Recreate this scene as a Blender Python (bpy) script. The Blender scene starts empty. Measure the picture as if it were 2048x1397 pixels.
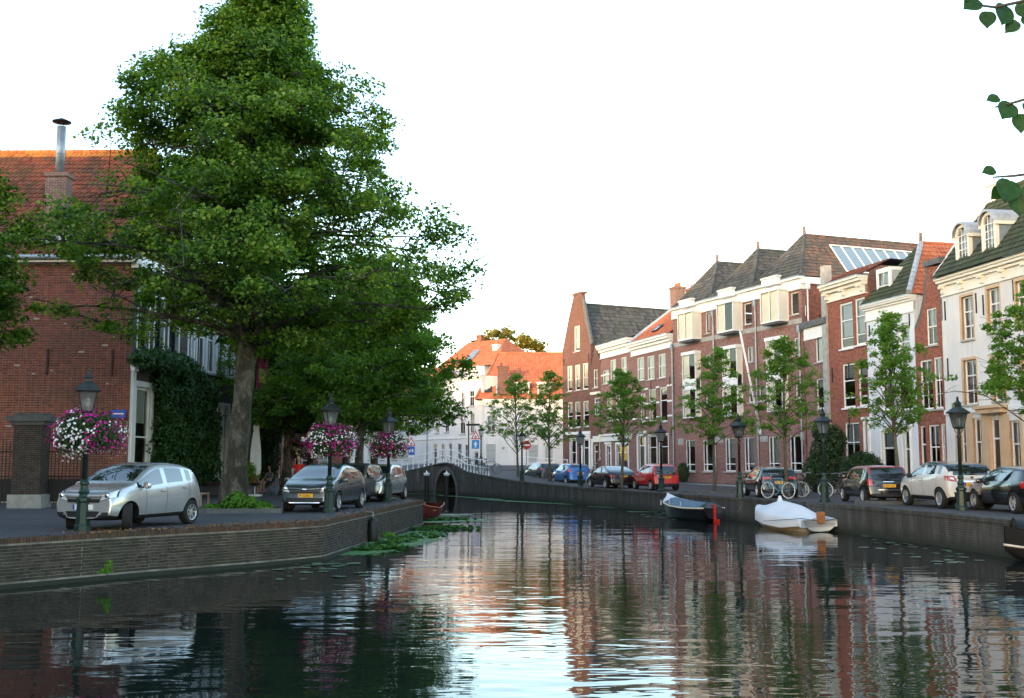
import bpy, bmesh, math, random
import numpy as np
from mathutils import Vector, Matrix
from mathutils.geometry import tessellate_polygon
from mathutils.bvhtree import BVHTree

R = math.radians
SC = bpy.context.scene
COL = SC.collection
random.seed(7)

# ---------------------------------------------------------------- camera
FPX, CX, CY, HZ = 2200.0, 1024.0, 698.5, 926.0
PITCH = math.atan((HZ - CY) / FPX)
CAMH = 1.5
cam_d = bpy.data.cameras.new('camera')
cam_d.sensor_width = 36.0
cam_d.lens = FPX / 2048.0 * 36.0
cam_d.clip_start, cam_d.clip_end = 0.1, 6000
cam = bpy.data.objects.new('camera', cam_d)
cam.location = (0, 0, CAMH)
cam.rotation_euler = (R(90) + PITCH, 0, 0)
COL.objects.link(cam)
SC.camera = cam

# ---------------------------------------------------------------- sky, sun, exposure
SUN_EL, SUN_AZ = 4.0, 218.0       # azimuth clockwise from +Y: the sun stands low behind the camera, to the left
world = bpy.data.worlds.new('World')
SC.world = world
world.use_nodes = True
wn = world.node_tree
wn.nodes.clear()
w_out = wn.nodes.new('ShaderNodeOutputWorld')
w_bg = wn.nodes.new('ShaderNodeBackground')
w_sky = wn.nodes.new('ShaderNodeTexSky')
w_sky.sky_type = 'NISHITA'
w_sky.sun_disc = False
w_sky.sun_elevation = R(SUN_EL)
w_sky.sun_rotation = R(SUN_AZ)
w_sky.altitude = 0
w_sky.air_density = 0.75
w_sky.dust_density = 0.7
w_sky.ozone_density = 0.75
w_bg.inputs['Strength'].default_value = 0.15
wn.links.new(w_sky.outputs[0], w_bg.inputs['Color'])
wn.links.new(w_bg.outputs[0], w_out.inputs['Surface'])

sun_d = bpy.data.lights.new('sun', 'SUN')
sun_d.energy = 0.38
sun_d.angle = R(0.6)
sun_d.color = (1.0, 0.72, 0.45)
sun = bpy.data.objects.new('sun', sun_d)
_az, _el = R(SUN_AZ), R(SUN_EL)
SUNDIR = Vector((math.sin(_az) * math.cos(_el), math.cos(_az) * math.cos(_el), math.sin(_el)))
sun.rotation_euler = SUNDIR.to_track_quat('Z', 'Y').to_euler()
sun.location = (-40, -40, 40)
COL.objects.link(sun)

SC.view_settings.view_transform = 'Standard'
SC.view_settings.look = 'None'
SC.view_settings.exposure = 3.1
SC.view_settings.gamma = 1.0
SC.view_settings.use_curve_mapping = False
SC.render.engine = 'CYCLES'
SC.cycles.use_denoising = True
SC.cycles.max_bounces = 8
SC.cycles.transparent_max_bounces = 12
SC.cycles.caustics_reflective = False
SC.cycles.caustics_refractive = False
SC.cycles.sample_clamp_indirect = 6.0

# ---------------------------------------------------------------- photo survey: sight lines to real points
_cp, _sp = math.cos(PITCH), math.sin(PITCH)
def ray(px, py):
    a, b = (px - CX) / FPX, -(py - CY) / FPX
    return Vector((a, _cp - b * _sp, _sp + b * _cp))
CAMP = Vector((0, 0, CAMH))
def ground(px, py, z=0.0):
    r = ray(px, py); t = (z - CAMH) / r.z
    return CAMP + r * t
def at(px, py, Y):
    r = ray(px, py); return CAMP + r * (Y / r.y)

# ---------------------------------------------------------------- mesh helpers
class MB:
    def __init__(s): s.v = []; s.f = []; s.m = []
    def _a(s, p): s.v.append(tuple(p)); return len(s.v) - 1
    def face(s, pts, mi=0):
        i = len(s.v); s.v.extend(tuple(p) for p in pts); s.f.append(tuple(range(i, i + len(pts)))); s.m.append(mi)
    def box(s, x0, x1, y0, y1, z0, z1, mi=0, M=None):
        i = len(s.v)
        P = [(x0,y0,z0),(x1,y0,z0),(x1,y1,z0),(x0,y1,z0),(x0,y0,z1),(x1,y0,z1),(x1,y1,z1),(x0,y1,z1)]
        if M is not None: P = [tuple(M @ Vector(p)) for p in P]
        s.v += P
        for q in ((3,2,1,0),(4,5,6,7),(0,1,5,4),(1,2,6,5),(2,3,7,6),(3,0,4,7)):
            s.f.append(tuple(i + k for k in q)); s.m.append(mi)
    def tube(s, pts, rads, n=8, mi=0, cap=True):
        pts = [Vector(p) for p in pts]
        if not hasattr(rads, '__len__'): rads = [rads] * len(pts)
        base = len(s.v); prev = None
        for k, p in enumerate(pts):
            d = (pts[min(k + 1, len(pts) - 1)] - pts[max(k - 1, 0)]).normalized()
            if prev is None:
                a = Vector((0, 0, 1)) if abs(d.z) < .9 else Vector((1, 0, 0))
                e1 = d.cross(a).normalized()
            else:
                e1 = (prev - d * prev.dot(d)).normalized()
            prev = e1; e2 = d.cross(e1)
            for j in range(n):
                t = 2 * math.pi * j / n
                s.v.append(tuple(p + (e1 * math.cos(t) + e2 * math.sin(t)) * rads[k]))
        for k in range(len(pts) - 1):
            for j in range(n):
                a = base + k * n + j; b = base + k * n + (j + 1) % n
                s.f.append((a, b, b + n, a + n)); s.m.append(mi)
        if cap:
            s.f.append(tuple(base + j for j in reversed(range(n)))); s.m.append(mi)
            e = base + (len(pts) - 1) * n
            s.f.append(tuple(e + j for j in range(n))); s.m.append(mi)
    def lathe(s, prof, n=16, M=None, mi=0, phase=0.0, closed=False, caps=True):
        base = len(s.v)
        for (r, z) in prof:
            for j in range(n):
                t = 2 * math.pi * j / n + phase
                p = Vector((r * math.cos(t), r * math.sin(t), z))
                s.v.append(tuple(M @ p if M is not None else p))
        K = len(prof)
        for k in range(K - 1 + (1 if closed else 0)):
            k2 = (k + 1) % K
            for j in range(n):
                a = base + k * n + j; b = base + k * n + (j + 1) % n
                s.f.append((a, b, base + k2 * n + (j + 1) % n, base + k2 * n + j)); s.m.append(mi)
        if not closed and caps:
            s.f.append(tuple(base + j for j in reversed(range(n)))); s.m.append(mi)
            e = base + (K - 1) * n
            s.f.append(tuple(e + j for j in range(n))); s.m.append(mi)
    def mesh(s, name, mats, smooth=False):
        me = bpy.data.meshes.new(name)
        me.from_pydata(s.v, [], s.f)
        mats = mats if isinstance(mats, (list, tuple)) else [mats]
        for m in mats: me.materials.append(m)
        if len(mats) > 1: me.polygons.foreach_set('material_index', s.m)
        if smooth: me.polygons.foreach_set('use_smooth', [True] * len(me.polygons))
        me.update()
        return me
    def build(s, name, mats, parent=None, smooth=False, **kw):
        return link(name, s.mesh(name, mats, smooth), parent, **kw)

def link(name, data, parent=None, loc=None, rot=None, **props):
    o = bpy.data.objects.new(name, data)
    COL.objects.link(o)
    if parent is not None: o.parent = parent
    if loc is not None: o.location = loc
    if rot is not None: o.rotation_euler = rot
    for k, v in props.items(): o[k] = v
    return o
def tag(o, label, cat=None, group=None, kind=None):
    o['label'] = label
    if cat: o['category'] = cat
    if group: o['group'] = group
    if kind: o['kind'] = kind
    return o
def thing(name, label, cat, loc=(0, 0, 0), rz=0.0, group=None):
    return tag(link(name, None, None, loc, (0, 0, rz)), label, cat, group)
def struct(o, label=None):
    o['kind'] = 'structure'
    if label: o['label'] = label
    return o
def copy_tree(o, parent=None):
    c = o.copy(); COL.objects.link(c); c.parent = parent
    for ch in list(o.children): copy_tree(ch, c)
    return c
def np_mesh(name, verts, tris, mats, smooth=False, midx=None):
    verts = np.asarray(verts, np.float32); tris = np.asarray(tris, np.int32)
    k = tris.shape[1]
    me = bpy.data.meshes.new(name)
    me.vertices.add(len(verts)); me.vertices.foreach_set('co', verts.ravel())
    me.loops.add(tris.size); me.loops.foreach_set('vertex_index', tris.ravel())
    me.polygons.add(len(tris))
    me.polygons.foreach_set('loop_start', np.arange(0, tris.size, k, dtype=np.int32))
    me.polygons.foreach_set('loop_total', np.full(len(tris), k, np.int32))
    for m in (mats if isinstance(mats, (list, tuple)) else [mats]): me.materials.append(m)
    if midx is not None: me.polygons.foreach_set('material_index', np.asarray(midx, np.int32))
    if smooth: me.polygons.foreach_set('use_smooth', np.ones(len(tris), bool))
    me.update(calc_edges=True); me.validate()
    return me
_TXT = {}
def text_mesh(txt, size, mat, name='lettering'):
    cu = bpy.data.curves.new('txt', 'FONT'); cu.body = txt; cu.size = size
    cu.align_x = 'CENTER'; cu.align_y = 'CENTER'; cu.extrude = 0.001; cu.resolution_u = 2
    o = bpy.data.objects.new('txt', cu); COL.objects.link(o)
    dg = bpy.context.evaluated_depsgraph_get()
    me = bpy.data.meshes.new_from_object(o.evaluated_get(dg))
    bpy.data.objects.remove(o); bpy.data.curves.remove(cu)
    me.name = name; me.materials.clear(); me.materials.append(mat)
    return me

# ---------------------------------------------------------------- materials
def nmat(name):
    m = bpy.data.materials.new(name); m.use_nodes = True
    nt = m.node_tree; b = nt.nodes['Principled BSDF']
    return m, nt, b
def N(nt, t, **kw):
    n = nt.nodes.new(t)
    for k, v in kw.items(): setattr(n, k, v)
    return n
def L(nt, a, b): nt.links.new(a, b)
def ramp(nt, fac, stops):
    r = N(nt, 'ShaderNodeValToRGB')
    e = r.color_ramp.elements
    while len(e) < len(stops): e.new(0.5)
    for el, (p, c) in zip(e, stops):
        el.position = p; el.color = (*c, 1) if len(c) == 3 else c
    L(nt, fac, r.inputs[0]); return r.outputs[0]
def mixc(nt, fac, a, b, mode='MIX'):
    m = N(nt, 'ShaderNodeMix', data_type='RGBA', blend_type=mode)
    if isinstance(fac, (int, float)): m.inputs[0].default_value = fac
    else: L(nt, fac, m.inputs[0])
    for k, s in ((6, a), (7, b)):
        if isinstance(s, tuple): m.inputs[k].default_value = (*s, 1) if len(s) == 3 else s
        else: L(nt, s, m.inputs[k])
    return m.outputs[2]
def noise(nt, vec, scale, detail=3, rough=.55):
    n = N(nt, 'ShaderNodeTexNoise'); n.inputs['Scale'].default_value = scale
    n.inputs['Detail'].default_value = detail; n.inputs['Roughness'].default_value = rough
    if vec is not None: L(nt, vec, n.inputs['Vector'])
    return n.outputs['Fac']
def objco(nt, scale=None):
    tc = N(nt, 'ShaderNodeTexCoord'); v = tc.outputs['Object']
    if scale:
        mp = N(nt, 'ShaderNodeMapping'); mp.inputs['Scale'].default_value = scale
        L(nt, v, mp.inputs[0]); v = mp.outputs[0]
    return v
def bump(nt, b, h, strength=.3, dist=.02):
    bp = N(nt, 'ShaderNodeBump'); bp.inputs['Strength'].default_value = strength; bp.inputs['Distance'].default_value = dist
    L(nt, h, bp.inputs['Height']); L(nt, bp.outputs[0], b.inputs['Normal'])
def plain(name, col, rough=.6, var=.25, scale=3.0, metal=0.0, spec=.4, coat=0.0, bumps=0.0, streak=0.0):
    m, nt, b = nmat(name)
    v = objco(nt)
    f = noise(nt, v, scale, 4)
    lo = tuple(c * (1 - var) for c in col); hi = tuple(min(1, c * (1 + var)) for c in col)
    c = ramp(nt, f, [(.3, lo), (.7, hi)])
    if streak:
        f3 = noise(nt, objco(nt, (1.6, 1.6, .16)), 2.0, 5, .65); k = 1 - streak
        c = mixc(nt, 1.0, c, ramp(nt, f3, [(.35, (k, k * .98, k * .95)), (.6, (1, 1, 1))]), 'MULTIPLY')
    L(nt, c, b.inputs['Base Color'])
    b.inputs['Roughness'].default_value = rough; b.inputs['Metallic'].default_value = metal
    b.inputs['Specular IOR Level'].default_value = spec; b.inputs['Coat Weight'].default_value = coat
    if bumps: bump(nt, b, noise(nt, v, scale * 12, 3), bumps, .01)
    return m
def brickmat(name, c1, c2, mortar, stain=(.5, .5, .5), bw=.22, rh=.066, ms=.009, rough=.85, st=.5, dark=.6):
    m, nt, b = nmat(name)
    v = objco(nt)
    sp = N(nt, 'ShaderNodeSeparateXYZ'); L(nt, v, sp.inputs[0])
    ad = N(nt, 'ShaderNodeMath', operation='ADD'); L(nt, sp.outputs[0], ad.inputs[0]); L(nt, sp.outputs[1], ad.inputs[1])
    cb = N(nt, 'ShaderNodeCombineXYZ'); L(nt, ad.outputs[0], cb.inputs[0]); L(nt, sp.outputs[2], cb.inputs[1])
    br = N(nt, 'ShaderNodeTexBrick')
    br.inputs['Scale'].default_value = 1.0; br.inputs['Brick Width'].default_value = bw
    br.inputs['Row Height'].default_value = rh; br.inputs['Mortar Size'].default_value = ms
    br.inputs['Mortar Smooth'].default_value = .2; br.inputs['Bias'].default_value = -.1
    br.inputs['Color1'].default_value = (*c1, 1); br.inputs['Color2'].default_value = (*c2, 1)
    br.inputs['Mortar'].default_value = (*mortar, 1)
    L(nt, cb.outputs[0], br.inputs['Vector'])
    n1 = noise(nt, v, .55, 5, .6)
    c = mixc(nt, ramp(nt, n1, [(.35, (0, 0, 0)), (.75, (st, st, st))]), br.outputs['Color'], stain, 'MULTIPLY')
    n2 = noise(nt, v, 6.0, 3)
    c = mixc(nt, 1.0, c, ramp(nt, n2, [(.25, (dark, dark, dark)), (.75, (1.15, 1.15, 1.15))]), 'MULTIPLY')
    L(nt, c, b.inputs['Base Color']); b.inputs['Roughness'].default_value = rough
    b.inputs['Specular IOR Level'].default_value = .25
    inv = N(nt, 'ShaderNodeMath', operation='SUBTRACT'); inv.inputs[0].default_value = 1.0; L(nt, br.outputs['Fac'], inv.inputs[1])
    bump(nt, b, inv.outputs[0], .5, .012)
    return m
def piecemat(name, stops, rough=.85, moss=None, mossamt=.4, spec=.25, bscale=30, nscale=.7):
    """colour by piece: joined pieces differ by island, single ones by object"""
    m, nt, b = nmat(name)
    g = N(nt, 'ShaderNodeNewGeometry'); oi = N(nt, 'ShaderNodeObjectInfo')
    ad = N(nt, 'ShaderNodeMath', operation='ADD'); L(nt, g.outputs['Random Per Island'], ad.inputs[0]); L(nt, oi.outputs['Random'], ad.inputs[1])
    fr = N(nt, 'ShaderNodeMath', operation='FRACT'); L(nt, ad.outputs[0], fr.inputs[0])
    c = ramp(nt, fr.outputs[0], stops)
    pos = g.outputs['Position']
    n2 = noise(nt, pos, 9, 4)
    c = mixc(nt, 1.0, c, ramp(nt, n2, [(.25, (.6, .6, .6)), (.75, (1.2, 1.2, 1.2))]), 'MULTIPLY')
    if moss:
        n1 = noise(nt, pos, nscale, 5, .65)
        c = mixc(nt, ramp(nt, n1, [(.42, (0, 0, 0)), (.68, (mossamt,) * 3)]), c, moss)
    L(nt, c, b.inputs['Base Color']); b.inputs['Roughness'].default_value = rough
    b.inputs['Specular IOR Level'].default_value = spec
    bump(nt, b, noise(nt, pos, bscale, 3), .25, .01)
    return m
def leafmat(name, stops, trans=.35, clump=.9, rough=.5, spread=1.0):
    m, nt, b = nmat(name)
    g = N(nt, 'ShaderNodeNewGeometry')
    f = noise(nt, g.outputs['Position'], clump, 3)
    mx = N(nt, 'ShaderNodeMath', operation='MULTIPLY_ADD'); L(nt, g.outputs['Random Per Island'], mx.inputs[0]); mx.inputs[1].default_value = .5
    sb = N(nt, 'ShaderNodeMath', operation='SUBTRACT'); L(nt, f, sb.inputs[0]); sb.inputs[1].default_value = .25
    L(nt, sb.outputs[0], mx.inputs[2])
    c = ramp(nt, mx.outputs[0], stops)
    L(nt, c, b.inputs['Base Color']); b.inputs['Roughness'].default_value = rough
    b.inputs['Specular IOR Level'].default_value = .35
    tr = N(nt, 'ShaderNodeBsdfTranslucent')
    L(nt, mixc(nt, 1.0, c, (1.5, 1.5, .5), 'MULTIPLY'), tr.inputs[0])
    mix = N(nt, 'ShaderNodeMixShader'); mix.inputs[0].default_value = trans
    L(nt, b.outputs[0], mix.inputs[1]); L(nt, tr.outputs[0], mix.inputs[2])
    L(nt, mix.outputs[0], nt.nodes['Material Output'].inputs['Surface'])
    return m
def glassmat(name, tint=(.6, .68, .7), ior=1.55, rough=.01, wav=.02):
    m, nt, b = nmat(name); nt.nodes.remove(b)
    tr = N(nt, 'ShaderNodeBsdfTransparent'); tr.inputs[0].default_value = (*tint, 1)
    gl = N(nt, 'ShaderNodeBsdfGlossy'); gl.inputs['Roughness'].default_value = rough
    fr = N(nt, 'ShaderNodeFresnel'); fr.inputs['IOR'].default_value = ior
    bp = N(nt, 'ShaderNodeBump'); bp.inputs['Strength'].default_value = wav; bp.inputs['Distance'].default_value = .05
    L(nt, noise(nt, objco(nt), 1.7, 2), bp.inputs['Height'])
    L(nt, bp.outputs[0], gl.inputs['Normal'])
    mix = N(nt, 'ShaderNodeMixShader'); L(nt, fr.outputs[0], mix.inputs[0])
    L(nt, tr.outputs[0], mix.inputs[1]); L(nt, gl.outputs[0], mix.inputs[2])
    L(nt, mix.outputs[0], nt.nodes['Material Output'].inputs['Surface'])
    return m
def flat(name, col, rough=.5, metal=0.0, spec=.5, coat=0.0):
    m, nt, b = nmat(name)
    b.inputs['Base Color'].default_value = (*col, 1); b.inputs['Roughness'].default_value = rough
    b.inputs['Metallic'].default_value = metal; b.inputs['Specular IOR Level'].default_value = spec
    b.inputs['Coat Weight'].default_value = coat; b.inputs['Coat Roughness'].default_value = .04
    return m
def paint(name, col, metal=.0, rough=.3):
    m, nt, b = nmat(name)
    g = N(nt, 'ShaderNodeNewGeometry')
    f = noise(nt, g.outputs['Position'], 2.5, 4)
    L(nt, ramp(nt, f, [(.3, tuple(c * .9 for c in col)), (.7, col)]), b.inputs['Base Color'])
    b.inputs['Metallic'].default_value = metal; b.inputs['Roughness'].default_value = rough
    b.inputs['Coat Weight'].default_value = .9; b.inputs['Coat Roughness'].default_value = .05
    return m

M = {}
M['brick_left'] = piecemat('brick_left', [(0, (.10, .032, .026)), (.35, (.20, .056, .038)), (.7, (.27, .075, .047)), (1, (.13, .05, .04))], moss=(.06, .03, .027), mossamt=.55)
M['mortar'] = plain('mortar', (.42, .38, .34), .9, .3, 4)
M['mortar_dark'] = plain('mortar_dark', (.19, .18, .165), .9, .5, 3)
M['brick_quay'] = piecemat('brick_quay', [(0, (.03, .027, .024)), (.4, (.055, .046, .04)), (.75, (.085, .066, .052)), (1, (.045, .04, .038))], moss=(.03, .035, .02), mossamt=.6, nscale=1.1)
M['brick_coping'] = piecemat('brick_coping', [(0, (.055, .038, .03)), (.5, (.10, .058, .042)), (1, (.13, .065, .045))], moss=(.05, .045, .03), mossamt=.8, nscale=1.6)
M['brick_dark'] = brickmat('brick_dark', (.085, .06, .05), (.05, .04, .036), (.12, .11, .10))
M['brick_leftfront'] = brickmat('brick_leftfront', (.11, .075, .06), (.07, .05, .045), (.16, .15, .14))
M['brick_red'] = brickmat('brick_red', (.36, .125, .085), (.25, .085, .06), (.30, .22, .18), st=.6, dark=.5)
M['brick_redder'] = brickmat('brick_redder', (.42, .125, .075), (.30, .08, .05), (.32, .2, .16), st=.6, dark=.5)
M['brick_pink'] = brickmat('brick_pink', (.40, .19, .165), (.30, .135, .118), (.34, .25, .22), st=.6, dark=.5)
M['brick_brown'] = brickmat('brick_brown', (.21, .085, .07), (.15, .06, .05), (.24, .18, .15), st=.5)
M['brick_chimney'] = brickmat('brick_chimney', (.26, .12, .09), (.17, .08, .065), (.35, .32, .3), st=.4)
M['plaster_white'] = plain('plaster_white', (.74, .73, .74), .85, .05, .8, bumps=.05, streak=.09)
M['plaster_cream'] = plain('plaster_cream', (.67, .66, .67), .85, .06, .7, bumps=.05, streak=.09)
M['plaster_blue'] = plain('plaster_blue', (.66, .69, .74), .85, .05, .9, bumps=.05, streak=.09)
M['white'] = plain('white_paint', (.78, .77, .76), .45, .05, 2.0)
M['cream'] = plain('cream_paint', (.74, .70, .62), .45, .06, 2.0)
M['ochre'] = plain('ochre_paint', (.55, .38, .24), .6, .08, 2.0)
M['stone'] = plain('grey_stone', (.36, .35, .33), .85, .2, 4, bumps=.2)
M['stone_dark'] = plain('bluestone', (.11, .115, .12), .8, .25, 4, bumps=.2)
M['zinc'] = plain('zinc', (.30, .34, .38), .45, .2, 3, metal=.5)
M['lead'] = plain('lead', (.40, .43, .47), .6, .2, 5, metal=.2)
M['black'] = plain('black_iron', (.012, .012, .013), .5, .2, 6)
M['rail_white'] = plain('rail_white', (.82, .82, .82), .4, .05, 5)
M['glass'] = glassmat('window_glass', (.80, .84, .85), 1.7)
M['glass_old'] = glassmat('old_window_glass', (.72, .77, .77), 1.6, .015, .06)
M['glass_roof'] = flat('rooflight_glass', (.20, .27, .33), .15, 0, .6, .3)  # opaque bluish base puts the sky's reflection into the pane colour
M['glass_clear'] = glassmat('clear_glass', (.94, .95, .94), 1.22)
M['curtain'] = plain('curtain', (.80, .77, .74), .9, .08, 8)
M['blind'] = plain('blind', (.82, .78, .66), .9, .06, 2)
M['frame_dark'] = plain('dark_green_frame', (.02, .035, .03), .4, .2, 4)
M['door_dark'] = plain('dark_door', (.02, .025, .022), .35, .25, 4)
M['door_brown'] = plain('brown_door', (.05, .025, .018), .4, .25, 4)
M['tile_orange'] = piecemat('tile_orange', [(0, (.44, .125, .065)), (.5, (.55, .17, .085)), (1, (.50, .19, .11))], .8, moss=(.34, .13, .075), mossamt=.4)
M['tile_rust'] = piecemat('tile_rust', [(0, (.13, .04, .025)), (.3, (.22, .06, .033)), (.7, (.29, .08, .042)), (1, (.18, .065, .045))], .8, moss=(.05, .045, .028), mossamt=.85, nscale=.9)
M['tile_lichen'] = piecemat('tile_lichen', [(0, (.40, .15, .04)), (.5, (.48, .21, .06)), (1, (.36, .11, .04))], .85)
M['tile_grey'] = piecemat('tile_grey', [(0, (.055, .055, .055)), (.5, (.09, .09, .095)), (1, (.13, .125, .12))], .7, moss=(.085, .085, .06), mossamt=.6)
M['tile_green'] = piecemat('tile_green', [(0, (.03, .04, .025)), (.5, (.05, .06, .035)), (1, (.07, .08, .05))], .7, moss=(.055, .075, .025), mossamt=.7)
M['tile_mixed'] = piecemat('tile_mixed', [(0, (.09, .075, .07)), (.5, (.15, .11, .09)), (1, (.24, .12, .08))], .8, moss=(.12, .12, .10), mossamt=.4)
def barkmat():
    m, nt, b = nmat('bark')
    v = objco(nt, (1, 1, .45)); v0 = objco(nt)
    f = noise(nt, v, 3.2, 6, .7); f2 = noise(nt, v0, 14, 4, .6)
    c = ramp(nt, f, [(.36, (.028, .024, .018)), (.5, (.07, .063, .05)), (.6, (.17, .165, .14)), (.7, (.08, .077, .058))])
    c = mixc(nt, 1.0, c, ramp(nt, f2, [(.3, (.55, .55, .5)), (.7, (1.15, 1.15, 1.1))]), 'MULTIPLY')
    L(nt, c, b.inputs['Base Color']); b.inputs['Roughness'].default_value = .95
    bump(nt, b, noise(nt, v, 5, 7, .75), 1.0, .16)
    return m
M['bark'] = barkmat()
M['bark_young'] = plain('bark_young', (.09, .08, .06), .9, .3, 8, bumps=.3)
M['soil'] = plain('soil', (.035, .027, .02), .95, .4, 9, bumps=.6)
M['leaf_big'] = leafmat('leaf_big', [(.12, (.012, .038, .010)), (.34, (.045, .115, .018)), (.56, (.11, .225, .028)), (.78, (.26, .36, .055))], .45, .75)  # clump-wise ramp puts lit and shaded foliage into the leaf colour
M['leaf_back'] = leafmat('leaf_back', [(0, (.026, .075, .012)), (.4, (.07, .165, .02)), (.75, (.14, .25, .028)), (1, (.25, .29, .04))], .48)
M['leaf_young'] = leafmat('leaf_young', [(0, (.055, .13, .02)), (.5, (.115, .24, .035)), (1, (.23, .35, .07))], .55)
M['leaf_yellow'] = leafmat('leaf_yellow', [(0, (.15, .13, .02)), (.5, (.24, .19, .03)), (1, (.32, .26, .05))], .4)  # evening sunlight put into the leaf colour as yellow
M['leaf_creeper'] = leafmat('leaf_creeper', [(0, (.014, .045, .014)), (.5, (.03, .085, .02)), (1, (.06, .13, .028))], .25, 1.6)
M['leaf_bush'] = leafmat('leaf_bush', [(0, (.012, .035, .012)), (.5, (.025, .06, .018)), (1, (.045, .09, .025))], .2, 2)
M['leaf_bright'] = leafmat('leaf_bright', [(0, (.05, .14, .02)), (.5, (.11, .27, .03)), (1, (.18, .36, .05))], .35, 2)
M['leaf_water'] = leafmat('leaf_water', [(0, (.02, .07, .02)), (.5, (.045, .13, .035)), (1, (.09, .20, .05))], .15, 2)
M['duckweed'] = plain('duckweed', (.09, .22, .075), .6, .35, 6)
M['pad'] = plain('lily_pad', (.10, .16, .09), .35, .35, 5)
# ================================================================ SETTING
WZ = -0.96                                   # water level
# --- canal edges, surveyed at the water line / coping
LQ = [(-17.5, -14.0), (-13.6, 8.0)] + [tuple(ground(x, y)[:2]) for x, y in ((0, 1080), (165, 1070.5), (300, 1063), (500, 1053), (645, 1044.5), (845, 1003))]
LQ += [(-3.6, 44.6), (-8.5, 60.0), (-12.5, 91.0)]
_bw = [(800, 986.5, 945), (845, 987.2, 935.5), (870, 988, 929.2), (881, 989, 926.6), (891, 989.6, 926), (903, 990.3, 928.5), (914, 991, 934), (930, 992, 943.5), (950, 993.2, 948), (974, 995, 952.5), (1020, 998.5, 961), (1100, 1004.5, 970.5)]
RQ = []                                      # (x, y, top z) from the bridge round to the near right bank
for px, yb, yt in _bw:
    p = ground(px, yb, WZ); q = at(px, yt, p.y); RQ.append((p.x, p.y, q.z))
for px, yt in ((1260, 982.5), (1420, 993), (1560, 1002), (1700, 1012), (1850, 1025), (1996, 1039.5)):
    p = ground(px, yt); RQ.append((p.x, p.y, 0.0))
RQ += [(14.3, 17.0, 0.0), (15.5, 0.0, 0.0), (16.0, -14.0, 0.0)]

def mat_paving(name, c1, c2, mortar, bw, rh):
    m = brickmat(name, c1, c2, mortar, bw=bw, rh=rh, ms=.012, rough=.7, st=.6, dark=.55)
    nt = m.node_tree
    br = [n for n in nt.nodes if n.type == 'TEX_BRICK'][0]
    for l in list(br.inputs['Vector'].links): nt.links.remove(l)
    tc = [n for n in nt.nodes if n.type == 'TEX_COORD'][0]
    mp = N(nt, 'ShaderNodeMapping'); mp.inputs['Rotation'].default_value = (0, 0, R(17))
    L(nt, tc.outputs['Object'], mp.inputs[0]); L(nt, mp.outputs[0], br.inputs['Vector'])
    return m
M['street_left'] = mat_paving('street_left', (.125, .13, .15), (.095, .10, .115), (.06, .06, .062), .20, .10)
M['street_right'] = mat_paving('street_right', (.13, .115, .12), (.095, .085, .09), (.06, .055, .055), .20, .10)
M['pavement'] = mat_paving('pavement', (.17, .165, .165), (.13, .125, .125), (.08, .08, .08), .30, .30)

def water_material():
    m, nt, b = nmat('canal_water')
    g = N(nt, 'ShaderNodeNewGeometry')
    mp = N(nt, 'ShaderNodeMapping'); mp.inputs['Rotation'].default_value = (0, 0, R(-12)); mp.inputs['Scale'].default_value = (.42, 1.0, 1)
    L(nt, g.outputs['Position'], mp.inputs[0])
    n1 = noise(nt, mp.outputs[0], 2.4, 2, .5)
    n2 = noise(nt, mp.outputs[0], .55, 2, .5)
    amp = noise(nt, g.outputs['Position'], .09, 1)
    ampr = ramp(nt, amp, [(.35, (.35,) * 3), (.65, (1,) * 3)])
    a = N(nt, 'ShaderNodeMath', operation='MULTIPLY'); L(nt, n1, a.inputs[0]); L(nt, ampr, a.inputs[1])
    s = N(nt, 'ShaderNodeMath', operation='MULTIPLY_ADD'); L(nt, n2, s.inputs[0]); s.inputs[1].default_value = 1.3; L(nt, a.outputs[0], s.inputs[2])
    bump(nt, b, s.outputs[0], 1.0, .0155)
    b.inputs['Base Color'].default_value = (.008, .012, .011, 1)
    b.inputs['Roughness'].default_value = .02; b.inputs['IOR'].default_value = 1.333
    b.inputs['Specular IOR Level'].default_value = .5
    return m
M['water'] = water_material()

mb = MB(); mb.face([(-70, -60, WZ), (60, -60, WZ), (60, 125, WZ), (-70, 125, WZ)])
struct(mb.build('water', M['water']))
mb = MB(); mb.face([(-3000, -3000, WZ - .9), (3000, -3000, WZ - .9), (3000, 3000, WZ - .9), (-3000, 3000, WZ - .9)])
struct(mb.build('ground', M['soil']))

# --- facade lines of the right row (px, depth), read off sight lines; each house front is one straight piece
def P(px, D, z=0.0):
    r = ray(px, HZ); v = CAMP + r * (D / r.y); return Vector((v.x, v.y, z))
FR = {}
PV = .14                                     # raised pavement along the houses
# left street: quay edge to house fronts
def sheet(name, ea, eb, mat, zb=None, n=1):
    """ruled sheet between two polylines of (x,y,z)"""
    mb = MB(); pts = []
    for a, b in zip(ea, eb):
        pts.append([Vector(a).lerp(Vector(b), k / n) for k in range(n + 1)])
    for i in range(len(pts) - 1):
        for k in range(n): mb.face([pts[i][k], pts[i + 1][k], pts[i + 1][k + 1], pts[i][k + 1]])
    return struct(mb.build(name, mat))
lq3 = [(x, y, 0.0) for x, y in LQ]
lback = [(-46, y if i else -14, 0.0) for i, (x, y) in enumerate(LQ)]
lback[-1] = (-46, 91, .0)
sheet('street_left', lback, lq3, M['street_left'])
rb = []
for (x, y, z) in RQ:
    rb.append((x, y, z))
# right street, from the near bank up to where the bridge ramp begins
iR = [i for i, q in enumerate(RQ) if q[2] == 0.0][0]
edge = RQ[iR - 1:]
back = [(30.0, 96.0, .45)] + [(q[0] + 34, q[1] + 9, 0.0) for q in edge[1:]]
sheet('street_right', edge, back, M['street_right'], n=6)
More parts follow.
